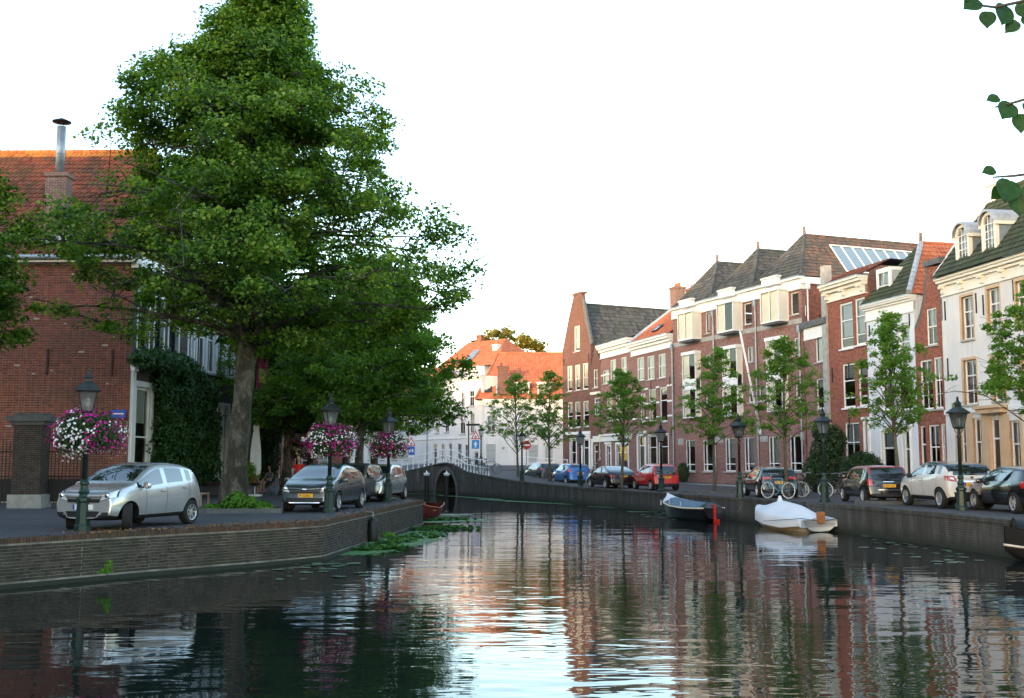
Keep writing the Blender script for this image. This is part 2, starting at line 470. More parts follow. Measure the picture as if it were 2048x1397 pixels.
# bridge deck and the rising street behind it
bedge = RQ[:iR]
bback = []
for k, q in enumerate(bedge):
    t = k / (len(bedge) - 1)
    bback.append((-30 + 60 * t, 135 - 39 * t, 1.25 - .8 * max(0, t - .6) / .4))
mb = MB(); nn = 8
def bz(q, b, s):
    z = q[2] + (b[2] - q[2]) * (s ** 1.5)
    return z
rows = []
for q, b in zip(bedge, bback):
    r_ = []
    for k in range(nn + 1):
        s = (k / nn) ** 1.6
        # the deck keeps its hump for the width of the bridge, then eases to the street level
        hump = q[2] * (1 - min(1, max(0, (s - .12) / .4))) + b[2] * min(1, max(0, (s - .12) / .4))
        r_.append(Vector((q[0] + (b[0] - q[0]) * s, q[1] + (b[1] - q[1]) * s, hump)))
    rows.append(r_)
for i in range(len(rows) - 1):
    for k in range(nn): mb.face([rows[i][k], rows[i + 1][k], rows[i + 1][k + 1], rows[i][k + 1]])
struct(mb.build('street_bridge', M['street_right']))
mb = MB(); mb.face([(-600, 128, .9), (600, 100, .4), (2500, 2500, .9), (-2500, 2500, .9)])
mb.face([(-2500, 128, .9), (-600, 128, .9), (-2500, 2500, .9)])
mb.face([(-600, 91, -.02), (-12.4, 91, -.02), (-28, 135, .9), (-600, 135, .9)])
struct(mb.build('ground_far', M['street_left']))

# --- right quay wall: concrete/brick face with a coping, and the bridge arch opening in it
def concrete():
    m, nt, b = nmat('quay_concrete')
    v = objco(nt, (1, 1, .18)); v0 = objco(nt)
    sp = N(nt, 'ShaderNodeSeparateXYZ'); L(nt, v0, sp.inputs[0])
    ad = N(nt, 'ShaderNodeMath', operation='SUBTRACT'); L(nt, sp.outputs[0], ad.inputs[0]); L(nt, sp.outputs[1], ad.inputs[1])
    cb = N(nt, 'ShaderNodeCombineXYZ'); L(nt, ad.outputs[0], cb.inputs[0]); L(nt, sp.outputs[2], cb.inputs[1])
    br = N(nt, 'ShaderNodeTexBrick'); br.inputs['Scale'].default_value = 1.0; br.inputs['Brick Width'].default_value = .26; br.inputs['Row Height'].default_value = .068; br.inputs['Mortar Size'].default_value = .009
    br.inputs['Color1'].default_value = (.055, .05, .045, 1); br.inputs['Color2'].default_value = (.035, .033, .031, 1); br.inputs['Mortar'].default_value = (.10, .095, .088, 1); L(nt, cb.outputs[0], br.inputs['Vector'])
    f = noise(nt, v, 2.6, 6, .7); f2 = noise(nt, v0, .6, 5)
    c = mixc(nt, ramp(nt, f2, [(.42, (0, 0, 0)), (.6, (.85, .85, .85))]), br.outputs['Color'], (.06, .06, .056))
    c = mixc(nt, 1.0, c, ramp(nt, f, [(.3, (.35, .36, .34)), (.5, (.9, .9, .88)), (.72, (1.9, 1.85, 1.75))]), 'MULTIPLY')
    # algae and damp along the water line
    mr = N(nt, 'ShaderNodeMapRange'); mr.inputs[1].default_value = WZ + .05; mr.inputs[2].default_value = WZ + .42; L(nt, sp.outputs[2], mr.inputs[0])
    c = mixc(nt, mr.outputs[0], (.016, .022, .013), c)
    L(nt, c, b.inputs['Base Color']); b.inputs['Roughness'].default_value = .9
    bump(nt, b, noise(nt, v0, 14, 4), .5, .03)
    return m
M['concrete'] = concrete()
i_arch0 = 2; i_arch1 = 6                     # wall pieces between px 870 and 914 carry the arch
mb = MB()
for i in range(len(RQ) - 1):
    if i_arch0 <= i < i_arch1: continue
    (x0, y0, z0), (x1, y1, z1) = RQ[i], RQ[i + 1]
    mb.face([(x0, y0, WZ - .5), (x1, y1, WZ - .5), (x1, y1, z1 - .09), (x0, y0, z0 - .09)])
quay_r = struct(mb.build('quay_wall_right', M['concrete']))
A0, A1 = Vector(RQ[i_arch0]), Vector(RQ[i_arch1])
au = Vector((A1.x - A0.x, A1.y - A0.y, 0)); aw = au.length; au.normalize(); an = Vector((-au.y, au.x, 0))
if an.y < 0: an = -an
def archpt(t, grow=0.0):                     # half ellipse, springing at the water
    rx = aw / 2 - .12 + grow; rz = 1.95 + grow
    return Vector((A0.x, A0.y, 0)) + au * (aw / 2 - rx * math.cos(t)) + Vector((0, 0, WZ - .05 + rz * math.sin(t)))
deck = [Vector(q) for q in RQ[i_arch0:i_arch1 + 1]]
def deck_z(u):
    for a, b in zip(deck, deck[1:]):
        ua = (Vector((a.x, a.y, 0)) - Vector((A0.x, A0.y, 0))).dot(au); ub = (Vector((b.x, b.y, 0)) - Vector((A0.x, A0.y, 0))).dot(au)
        if u <= ub + 1e-6: return a.z + (b.z - a.z) * (u - ua) / max(1e-6, ub - ua)
    return deck[-1].z
bridge = thing('arch_bridge', 'small humped stone arch bridge with white railings across the canal', 'bridge', (A0.x, A0.y, 0))
def rel(p): return Vector(p) - Vector((A0.x, A0.y, 0))
mb = MB(); K = 28
for k in range(K):
    t0, t1 = math.pi * k / K, math.pi * (k + 1) / K
    a, b = archpt(t0), archpt(t1)
    ua, ub = aw * k / K, aw * (k + 1) / K
    ta = Vector((A0.x, A0.y, 0)) + au * ua + Vector((0, 0, deck_z(ua) - .09)); tb = Vector((A0.x, A0.y, 0)) + au * ub + Vector((0, 0, deck_z(ub) - .09))
    mb.face([rel(a), rel(b), rel(tb), rel(ta)])
    mb.face([rel(b), rel(a), rel(a + an * 7), rel(b + an * 7)])
e0 = Vector((A0.x, A0.y, WZ - .5)); e1 = Vector((A1.x, A1.y, WZ - .5))
mb.build('wall', M['concrete'], bridge)
for k in range(K):                           # voussoirs
    t0, t1 = math.pi * k / K + .008, math.pi * (k + 1) / K - .008
    o_ = -an * .05
    q = [archpt(t0), archpt(t1), archpt(t1, .26), archpt(t0, .26)]
    mb = MB(); mb.face([rel(p + o_) for p in q]); 
    for a, b in ((0, 1), (1, 2), (2, 3), (3, 0)): mb.face([rel(q[b] + o_), rel(q[a] + o_), rel(q[a] + an * .3), rel(q[b] + an * .3)])
    mb.build('voussoir', M['stone'] if False else M['stone_dark'], bridge)
# coping stones along the right bank and over the bridge
def offset_in(i, d):
    a = Vector(RQ[max(0, i - 1)][:2]); b = Vector(RQ[min(len(RQ) - 1, i + 1)][:2]); t = (b - a).normalized()
    n = Vector((-t.y, t.x)) if True else None
    if n.y < 0 and i < 12 or (i >= 12 and n.x < 0): n = -n
    return n * d
cop = 0
for i in range(len(RQ) - 1):
    a, b = Vector(RQ[i]), Vector(RQ[i + 1]); d = (b - a); Ls = d.length
    n = max(1, int(Ls / 1.1)); na = offset_in(i, .34); nb = offset_in(i + 1, .34)
    for k in range(n):
        s0, s1 = k / n + .004 / Ls, (k + 1) / n - .004 / Ls
        p, q = a.lerp(b, s0), a.lerp(b, s1)
        ni = (na.lerp(nb, s0), na.lerp(nb, s1))
        out = [-Vector((v.x, v.y, 0)).normalized() * .03 for v in (Vector((*ni[0], 0)), Vector((*ni[1], 0)))]
        P0, P1 = p + out[0], q + out[1]
        P2, P3 = q + Vector((*ni[1], 0)), p + Vector((*ni[0], 0))
        dz = random.uniform(-.006, .006)
        mb = MB(); up = Vector((0, 0, .022 + dz)); dn = Vector((0, 0, -.10))
        T = [v + up for v in (P0, P1, P2, P3)]; B = [v + dn for v in (P0, P1, P2, P3)]
        mb.face(T)
        for e, f in ((0, 1), (1, 2), (2, 3), (3, 0)): mb.face([B[e], B[f], T[f], T[e]])
        if a.y < 62 and i >= 11: mb.build('coping_stone', M['stone_cop'] if 'stone_cop' in M else M['concrete'], quay_r); cop += 1
        else: mb.build('coping_stone', M['concrete'], quay_r)

# --- left quay wall, brick by brick
quay_l = MB(); segs = []
wl = [(x, y) for x, y in LQ]
for i in range(len(wl) - 1):
    (x0, y0), (x1, y1) = wl[i], wl[i + 1]
    d = Vector((x1 - x0, y1 - y0, 0)); n = Vector((d.y, -d.x, 0)).normalized()
    b0 = Vector((x0, y0, 0)) + n * .020; b1 = Vector((x1, y1, 0)) + n * .020
    quay_l.face([b0 + Vector((0, 0, WZ - .5)), b1 + Vector((0, 0, WZ - .5)), b1 + Vector((0, 0, -.02)), b0 + Vector((0, 0, -.02))])
quay_lo = struct(quay_l.build('quay_wall_left', M['mortar_dark']))
bm_ = MB(); bm_.box(-.105, .105, -.03, .03, -.028, .028)
brick_mesh = bm_.mesh('brick', M['brick_quay'])
bm_ = MB(); bm_.box(-.05, .05, -.03, .03, -.028, .028)
half_mesh = bm_.mesh('brick_header', M['brick_quay'])
single, rest = 0, MB()
rnd = random.Random(3)
for i in range(1, len(wl) - 1):
    (x0, y0), (x1, y1) = wl[i], wl[i + 1]
    d = Vector((x1 - x0, y1 - y0, 0)); Ls = d.length; d.normalize()
    n = Vector((d.y, -d.x, 0)); ang = math.atan2(d.y, d.x)
    if y0 > 46: continue
    s_lo = 0 if i > 1 else Ls - 2.5
    row = 0; z = -.155
    while z > WZ + .10:
        header = row % 2; pitch = .11 if header else .22
        s = s_lo + (-.055 if header else -.0)
        while s < Ls:
            a_, b_ = max(s, s_lo) + .0045, min(s + pitch, Ls) - .0045
            s += pitch
            if b_ - a_ < .02: continue
            c = Vector((x0, y0, z)) + d * ((a_ + b_) / 2) + n * rnd.uniform(-.006, .004)
            full = (b_ - a_) > .2
            near = c.y < 24.2 and -10.3 < c.x and -.78 < z < -.25
            if near and single < 300 and full:
                link('brick', brick_mesh, quay_lo, c, (0, 0, ang)); single += 1
            else:
                Mx = Matrix.Translation(c) @ Matrix.Rotation(ang, 4, 'Z'); hw = (b_ - a_) / 2
                rest.box(-hw, hw, -.03, .03, -.028, .028, 0, Mx)
        row += 1; z -= .065
o = rest.build('brick_courses', M['brick_quay'], quay_lo); o['kind'] = 'stuff'
# foot ledge of the wall and the brick-on-edge coping
mb = MB(); mc = MB()
for i in range(1, len(wl) - 1):
    (x0, y0), (x1, y1) = wl[i], wl[i + 1]
    d = Vector((x1 - x0, y1 - y0, 0)); Ls = d.length; d.normalize(); n = Vector((d.y, -d.x, 0))
    ang = math.atan2(d.y, d.x)
    if y0 < 46:
        Mx = Matrix.Translation((x0, y0, 0)) @ Matrix.Rotation(ang, 4, 'Z')
        mb.box(-.02, Ls + .03, -.07, .05, WZ - .3, WZ + .09, 0, Mx)
        s = .03 if i > 1 else Ls - 2.5
        while s < Ls - .01:
            dz = rnd.uniform(-.008, .008)
            c = Vector((x0, y0, 0)) + d * s
            mc.box(-.029, .029, -.045, .19, -.085, .018 + dz, 0, Matrix.Translation(c) @ Matrix.Rotation(ang + rnd.uniform(-.03, .03), 4, 'Z'))
            s += .066
mb.build('wall_foot', M['concrete'], quay_lo)
o = mc.build('coping_bricks', M['brick_coping'], quay_lo); o['kind'] = 'stuff'
# ================================================================ BUILDINGS
class House:
    """front plane between two surveyed plan points; local x along the front, local y into the house, z up"""
    def __init__(s, name, label, A, B, base=PV, cat='house', group=None):
        s.A = Vector((A[0], A[1], base)); s.B = Vector((B[0], B[1], base)); d = s.B - s.A
        s.w = d.length; s.ang = math.atan2(d.y, d.x); s.base = base
        s.u = d.normalized(); s.n = Vector((-s.u.y, s.u.x, 0))
        s.o = thing(name, label, cat, s.A, s.ang, group)
    def uz(s, px, py, off=0.0):
        r = ray(px, py); o = s.A - s.n * off
        t = (o - CAMP).dot(s.n) / r.dot(s.n); p = CAMP + r * t
        return (p - o).dot(s.u), p.z - s.base
    def rect(s, x0, y0, x1, y1, off=0.0):
        """picture rectangle -> opening on the front"""
        xm, ym = (x0 + x1) / 2, (y0 + y1) / 2
        u0 = s.uz(x0, ym, off)[0]; u1 = s.uz(x1, ym, off)[0]; za = s.uz(xm, y1, off)[1]; zb = s.uz(xm, y0, off)[1]
        if u1 > s.w - .1: u1 = s.w - .1
        if u0 < .1: u0 = .1
        if u1 < u0 + .3: u0 = u1 - .5 if u1 > 1 else u0; u1 = u0 + .5
        return u0, u1, za, zb
    def z(s, px, py): return s.uz(px, py)[1]

def zm(ox, oy, sc):
    """picture rectangle measured in an enlargement"""
    def f(x0, y0, x1, y1): return (ox + x0 / sc, oy + y0 / sc, ox + x1 / sc, oy + y1 / sc)
    return f

def wall_poly(parent, outer, holes, mat, depth=.25, reveal=.16, name='wall', y=0.0, reveal_mat=None, flip=False):
    loops = [[Vector((p[0], p[1], 0)) for p in outer]] + [[Vector((u0, z0, 0)), Vector((u1, z0, 0)), Vector((u1, z1, 0)), Vector((u0, z1, 0))] for (u0, u1, z0, z1) in holes]
    flatp = [p for l in loops for p in l]
    tris = tessellate_polygon(loops)
    mb = MB()
    mb.v = [(p.x, y, p.y) for p in flatp]
    for t in tris:
        a, b, c = (flatp[i] for i in t)
        nz = (b - a).cross(c - a).z
        mb.f.append(tuple(t) if nz > 0 else (t[0], t[2], t[1])); mb.m.append(0)
    n = len(outer)
    for i in range(n):
        a, b = outer[i], outer[(i + 1) % n]
        mb.face([(b[0], y, b[1]), (a[0], y, a[1]), (a[0], y + depth, a[1]), (b[0], y + depth, b[1])])
    for (u0, u1, z0, z1) in holes:
        q = [(u0, z0), (u1, z0), (u1, z1), (u0, z1)]
        for i in range(4):
            a, b = q[i], q[(i + 1) % 4]
            mb.face([(a[0], y, a[1]), (b[0], y, b[1]), (b[0], y + reveal, b[1]), (a[0], y + reveal, a[1])], 1 if reveal_mat else 0)
    return mb.build(name, [mat, reveal_mat] if reveal_mat else mat, parent)

wr = random.Random(11)
def window(parent, r, fw=.07, cols=2, rail=.5, bars=0, frame='white', glass='glass', y=.07, curtain=None, sill=True, proud=0.0, casing=0.0, sillmat='stone', arch=False, lower_bars=0):
    """frame > panes, sill, curtain; r = (u0,u1,z0,z1)"""
    u0, u1, z0, z1 = r
    fm = M[frame]; mb = MB()
    d = .07
    if casing:                                # broad painted architrave proud of the wall
        c = casing
        mb.box(u0 - c, u0, -.045, .05, z0 - .02, z1 + c, 0); mb.box(u1, u1 + c, -.045, .05, z0 - .02, z1 + c, 0)
        mb.box(u0, u1, -.045, .05, z1, z1 + c, 0)
    mb.box(u0, u0 + fw, y, y + d, z0, z1); mb.box(u1 - fw, u1, y, y + d, z0, z1)
    mb.box(u0 + fw, u1 - fw, y, y + d, z1 - fw, z1); mb.box(u0 + fw, u1 - fw, y, y + d, z0, z0 + fw)
    iu0, iu1, iz0, iz1 = u0 + fw, u1 - fw, z0 + fw, z1 - fw
    rails = [rail] if isinstance(rail, (int, float)) and rail else (rail or [])
    zs = [iz0] + [iz0 + (iz1 - iz0) * k for k in rails] + [iz1]
    for k in zs[1:-1]: mb.box(iu0, iu1, y + .005, y + d - .01, k - .03, k + .03)
    for j in range(len(zs) - 1):
        za, zb = zs[j] + (.03 if j else 0), zs[j + 1] - (.03 if j < len(zs) - 2 else 0)
        cc = cols
        for c in range(1, cc):
            uu = iu0 + (iu1 - iu0) * c / cc
            mb.box(uu - .016, uu + .016, y + .012, y + .045, za, zb)
        nb = bars if j == len(zs) - 2 else lower_bars
        for q in range(1, nb + 1):
            zz = za + (zb - za) * q / (nb + 1)
            mb.box(iu0, iu1, y + .014, y + .043, zz - .014, zz + .014)
    o = mb.build('window', fm, parent)
    for j in range(len(zs) - 1):
        mb = MB(); t = wr.uniform(-.006, .006); t2 = wr.uniform(-.005, .005)
        yy = y + .03 + (.012 if j == 0 else 0)
        mb.face([(iu0, yy + t, zs[j]), (iu1, yy - t, zs[j]), (iu1, yy - t + t2, zs[j + 1]), (iu0, yy + t + t2, zs[j + 1])])
        mb.build('pane', M[glass], o)
    if sill:
        mb = MB(); mb.box(u0 - .06 - casing, u1 + .06 + casing, -.09, .06, z0 - .09, z0 - .004)
        mb.build('sill', M[sillmat], o)
    if not curtain and sill and wr.random() < .45: curtain = (wr.choice((.2, .35, .6, .9)), wr.choice(('curtain', 'curtain', 'blind')))
    if curtain:
        f, cm = curtain
        mb = MB(); n = 8
        zc = iz1 - (iz1 - iz0) * f
        for k in range(n):
            a, b = iu0 + (iu1 - iu0) * k / n, iu0 + (iu1 - iu0) * (k + 1) / n
            ya, yb = y + .13 + (.02 if k % 2 else 0), y + .13 + (0 if k % 2 else .02)
            mb.face([(a, ya, zc), (b, yb, zc), (b, yb, iz1), (a, ya, iz1)])
        mb.build('curtain', M[cm], o)
    return o

def door(parent, r, mat='door_dark', frame='white', fan=.22, y=.09, casing=.0, glass='glass', pilaster=False):
    u0, u1, z0, z1 = r; mb = MB(); fw = .09
    if casing:
        c = casing
        mb.box(u0 - c, u0, -.06, .05, z0, z1 + c); mb.box(u1, u1 + c, -.06, .05, z0, z1 + c); mb.box(u0 - c - .06, u1 + c + .06, -.14, .05, z1 + c, z1 + c + .16)
        mb.box(u0, u1, -.06, .05, z1, z1 + c - .002)
    mb.box(u0, u0 + fw, y, y + .08, z0, z1); mb.box(u1 - fw, u1, y, y + .08, z0, z1); mb.box(u0 + fw, u1 - fw, y, y + .08, z1 - fw, z1)
    zt = z1 - fw
    zf = z0 + (z1 - z0) * (1 - fan) if fan else zt
    if fan: mb.box(u0 + fw, u1 - fw, y, y + .08, zf - .04, zf + .04)
    o = mb.build('door', M[frame], parent)
    leaf = MB(); leaf.box(u0 + fw, u1 - fw, y + .04, y + .08, z0 + .02, zf - .04)
    pu0, pu1 = u0 + fw + .12, u1 - fw - .12
    if pu1 > pu0 + .1:
        h = zf - z0
        for a, b in ((.08, .42), (.48, .94)):
            leaf.box(pu0, pu1, y + .025, y + .04, z0 + h * a, z0 + h * b)
    leaf.build('leaf', M[mat], o)
    mb = MB(); mb.box(u1 - fw - .10, u1 - fw - .06, y, y + .04, z0 + 1.0, z0 + 1.12); mb.build('handle', M['zinc'], o)
    if fan:
        mb = MB(); mb.face([(u0 + fw, y + .04, zf + .04), (u1 - fw, y + .04, zf + .04), (u1 - fw, y + .04, zt), (u0 + fw, y + .04, zt)]); mb.build('pane', M[glass], o)
    return o

def cornice(parent, u0, u1, z0, z1, proj=.4, mat='white', brackets=0, gutter='zinc', frieze=.5, name='cornice'):
    mb = MB(); h = z1 - z0; zf = z0 + h * frieze
    mb.box(u0, u1, -.05, .12, z0, zf)
    mb.box(u0 - .02, u1 + .02, -.08, .12, z0 - .05, z0 + .03)
    mb.box(u0 - .03, u1 + .03, -proj * .45, .12, zf, zf + (z1 - zf) * .4)
    mb.box(u0 - .06, u1 + .06, -proj * .8, .12, zf + (z1 - zf) * .4, zf + (z1 - zf) * .75)
    mb.box(u0 - .09, u1 + .09, -proj, .12, zf + (z1 - zf) * .75, z1)
    o = mb.build(name, M[mat], parent)
    if gutter:
        mb = MB(); mb.box(u0 - .1, u1 + .1, -proj - .02, .14, z1 + .002, z1 + .05); mb.build('gutter', M[gutter], o)
    for k in range(brackets):
        uu = u0 + .2 + (u1 - u0 - .4) * k / max(1, brackets - 1)
        mb = MB(); mb.box(uu - .09, uu + .09, -proj * .42, -.05, zf - .35, zf - .003); mb.box(uu - .11, uu + .11, -proj * .75, -.05, zf - .12, zf - .001)
        mb.build('bracket', M[mat], o)
    return o

def tile_plane(p0, p1, p2, p3, tw=.23, th=.30, amp=.03, lift=.03):
    """pantiles on the quad eave-left, eave-right, ridge-right, ridge-left; every tile its own island"""
    p0, p1, p2, p3 = map(Vector, (p0, p1, p2, p3))
    e = (p1 - p0); eu = e.normalized() if e.length > 1e-6 else (p2 - p3).normalized()
    nrm = (p1 - p0).cross(p3 - p0)
    if nrm.length < 1e-6: nrm = (p2 - p3).cross(p3 - p0)
    nrm.normalize()
    if nrm.z < 0: nrm = -nrm
    su = nrm.cross(eu); 
    if su.z < 0: su = -su
    f = lambda p: ((p - p0).dot(eu), (p - p0).dot(su))
    a0, a1, a2, a3 = f(p0), f(p1), f(p2), f(p3)
    H = max(a2[1], a3[1]); nr = max(1, int(round(H / th))); hh = H / nr
    V, F = [], []
    seg = 4
    prof = [0, .55, 1, .55, 0]
    for r_ in range(nr):
        t0, t1 = r_ / nr, (r_ + 1) / nr
        tm = (r_ + .5) / nr
        lo = a0[0] + (a3[0] - a0[0]) * tm; hi = a1[0] + (a2[0] - a1[0]) * tm
        c0, c1 = math.floor(lo / tw), math.ceil(hi / tw)
        for c in range(c0, c1):
            x0, x1 = max(lo, c * tw), min(hi, (c + 1) * tw)
            if x1 - x0 < .03: continue
            b = len(V); j = random.uniform(-.006, .006)
            for k in range(seg + 1):
                xx = x0 + (x1 - x0) * k / seg; w_ = prof[k] * amp
                V.append(p0 + eu * xx + su * (hh * r_ - .03 + j) + nrm * (lift + .012 + w_))
                V.append(p0 + eu * xx + su * (hh * (r_ + 1)) + nrm * (.006 + w_ * .9))
            for k in range(seg): F.append((b + 2 * k, b + 2 * k + 2, b + 2 * k + 3, b + 2 * k + 1))
            e_ = len(V)
            # front lip
            for k in range(seg + 1):
                V.append(Vector(V[b + 2 * k]) - nrm * .025)
            for k in range(seg): F.append((e_ + k, e_ + k + 1, b + 2 * k + 2, b + 2 * k))
    return V, F
def roof_quad(parent, p0, p1, p2, p3, mat, tw=.23, th=.30, name='roof', base='mortar_dark', amp=.03):
    mb = MB(); q = [Vector(p) for p in (p0, p1, p2, p3)]
    if (q[2] - q[3]).length < 1e-5: mb.face(q[:3])
    else: mb.face(q)
    o = mb.build(name, M[base], parent)
    V, F = tile_plane(p0, p1, p2, p3, tw, th, amp)
    if F:
        t = MB(); t.v = [tuple(v) for v in V]; t.f = F; t.m = [0] * len(F)
        tt = t.build('roof_tiles', M[mat], o, smooth=False); tt['kind'] = 'stuff'
    return o
def ridge_tiles(parent, a, b, mat, r=.11, step=.38, name='ridge_tiles'):
    a, b = Vector(a), Vector(b); d = b - a; n = max(1, int(d.length / step)); mb = MB()
    for k in range(n):
        p = a + d * (k / n); q = a + d * ((k + 1.08) / n)
        mb.tube([p + Vector((0, 0, .01)), q + Vector((0, 0, .01))], [r * 1.08, r * .93], 8)
    o = mb.build(name, M[mat], parent); o['kind'] = 'stuff'; return o
def chimney(parent, u, y, z0, z1, w=.7, d=.6, mat='brick_chimney', pots=2):
    mb = MB(); mb.box(u - w/2, u + w/2, y - d/2, y + d/2, z0, z1 - .18); mb.box(u - w/2 - .06, u + w/2 + .06, y - d/2 - .06, y + d/2 + .06, z1 - .18, z1)
    o = mb.build('chimney', M[mat], parent)
    for k in range(pots):
        m2 = MB(); uu = u + (k - (pots - 1) / 2) * w / max(1, pots)
        m2.lathe([(.10, z1 + .002), (.11, z1 + .05), (.085, z1 + .3), (.10, z1 + .34)], 10, Matrix.Translation((uu, y, 0)))
        m2.build('chimney_pot', M['tile_orange'], o, True)
    return o
def downpipe(parent, u, z0, z1, mat='zinc', y=-.09, head=True):
    mb = MB(); mb.tube([(u, y, z0), (u, y, z1)], .055, 10)
    if head: mb.box(u - .13, u + .13, y - .1, y + .085, z1 - .35, z1 + .05)
    z = z0 + 1
    while z < z1 - .6:
        mb.box(u - .075, u + .075, y - .07, y + .09, z - .02, z + .02); z += 1.9
    return mb.build('downpipe', M[mat], parent)
def anchors(parent, pts, h=.55):
    for (u, z) in pts:
        mb = MB(); mb.box(u - .025, u + .025, -.05, -.002, z - h / 2, z + h / 2); mb.build('wall_anchor', M['black'], parent)
def shell(parent, w, h, dep, mat, left=True, right=True, back=True, hl=None, hr=None, y0=.26):
    """side and back walls"""
    if left: mb = MB(); mb.face([(0, dep, 0), (0, y0, 0), (0, y0, hl or h), (0, dep, hl or h)]); mb.build('side_wall', M[mat], parent)
    if right: mb = MB(); mb.face([(w, y0, 0), (w, dep, 0), (w, dep, hr or h), (w, y0, hr or h)]); mb.build('side_wall', M[mat], parent)
    if back: mb = MB(); mb.face([(w, dep, 0), (0, dep, 0), (0, dep, h), (w, dep, h)]); mb.build('back_wall', M[mat], parent)

# plan of the right row, nearest last
P8, P7b, P7, P65, P6, P5 = P(1126, 98.8), P(1183, 94.4), P(1203, 92.9), P(1265, 86.3), P(1350, 78.7), P(1612, 64.5)
P4, P3, P2, P1 = P(1664, 61.4), P(1742, 57.6), P(1839, 53.5), P(1895, 51.3)
_d = (Vector((-.16, 1, 0))).normalized()
P0 = P1 - _d * 11.5

# pavement along the right row
pav = [P0 - Vector((3, 0, 0)) + Vector((1.6, -3, 0))] + [P1, P2, P3, P4, P5, P6, P65, P7, P8]
mb = MB()
pl = [Vector((p.x, p.y, 0)) for p in [P0 - _d * 26, P0, P1, P2, P3, P4, P5, P6, P65, P7, P8]]
offs = []
for i, p in enumerate(pl):
    a, b = pl[max(0, i - 1)], pl[min(len(pl) - 1, i + 1)]; t = (b - a).normalized(); n = Vector((-t.y, t.x, 0))
    if n.x > 0: n = -n
    offs.append(n)
for i in range(len(pl) - 1):
    a, b = pl[i], pl[i + 1]
    a1, b1 = a + offs[i] * 2.4, b + offs[i + 1] * 2.4
    a0, b0 = a - offs[i] * 3, b - offs[i + 1] * 3
    up = Vector((0, 0, PV))
    mb.face([a0 + up, a1 + up, b1 + up, b0 + up]); mb.face([a1, b1, b1 + up, a1 + up])
struct(mb.build('pavement_right', M['pavement']))
kerb_par = struct(link('kerb_right', None))
for i in range(len(pl) - 1):
    a, b = pl[i] + offs[i] * 2.4, pl[i + 1] + offs[i + 1] * 2.4
    n = max(1, int((b - a).length / 1.0)); t = (b - a).normalized(); ang = math.atan2(t.y, t.x)
    for k in range(n):
        p = a.lerp(b, (k + .5) / n); hl = (b - a).length / n / 2 - .005
        m2 = MB(); m2.box(-hl, hl, -.07, .07, -.02, PV + .012 + random.uniform(-.004, .004), 0, Matrix.Translation(p) @ Matrix.Rotation(ang, 4, 'Z'))
        m2.build('kerb_stone', M['stone'], kerb_par)

# ---------- brick apartment block with three hipped roofs
Z6 = zm(1330, 440, 3.0378); ZA = zm(1320, 820, 4.989)
H = House('brick_apartment_block', 'long red brick block with white box bay windows and three hipped slate-grey roofs', P6, P5, cat='building')
h = H.o; W = H.w
HC = H.z(1610, 551)                                   # top of the white fascia
holes = []; wins = []
def add(lst, F, zf, rects, **kw):
    for q in rects: lst.append((F.rect(*zf(*q)), dict(kw)))
add(wins, H, Z6, [(243,562,272,690)], cols=1, rail=0, curtain=(.9, 'curtain'))
add(wins, H, Z6, [(478,505,528,635), (762,440,812,575)], cols=1, rail=0)
add(wins, H, Z6, [(247,818,278,880), (500,770,535,865)], cols=1, rail=0, curtain=(.95, 'curtain'))
add(wins, H, Z6, [(102,845,126,930), (342,800,366,890), (605,755,633,850), (784,715,820,820)], cols=1, rail=0, curtain=(.9, 'curtain'))
add(wins, H, Z6, [(104,1070,126,1150), (247,1050,278,1130), (342,1035,366,1120), (507,1020,538,1110), (792,985,826,1085)], cols=1, rail=0)
add(wins, H, Z6, [(569,1012,634,1100)], cols=2, rail=0)
add(wins, H, ZA, [(255,300,350,615), (427,295,525,615), (648,282,752,615), (838,272,945,615), (1083,265,1195,612), (1293,252,1415,612)], ground=True)
holes = [w[0] for w in wins]
# openings behind the bays
bays_top = [H.rect(*Z6(*q), off=.0) for q in ((132,553,222,735), (372,493,472,686), (640,420,752,628))]
bays_mid = [H.rect(*Z6(*q)) for q in ((140,802,220,1205), (385,765,474,1195), (652,712,748,1165))]
wall_poly(h, [(0, 0), (W, 0), (W, HC - .1), (0, HC - .1)], holes, M['brick_pink'], reveal=.14)
for r_, kw in wins:
    if kw.pop('ground', False):
        u0, u1, z0, z1 = r_
        o = window(h, r_, fw=.08, cols=1, rail=.2, sillmat='stone', curtain=(wr.choice((.0, .55, .8)) or None, 'blind') if wr.random() < .7 else None) if False else None
        cu = wr.choice((None, (.78, 'blind'), (.5, 'curtain'), None))
        um = u0 + (u1 - u0) * .34
        mbw = MB(); mbw.box(um - .04, um + .04, .06, .15, z0 + .07, z1 - .07)
        o = window(h, r_, fw=.07, cols=1, rail=.2, curtain=cu)
        mbw.build('mullion', M['white'], o)
    else: window(h, r_, fw=.06, **kw)
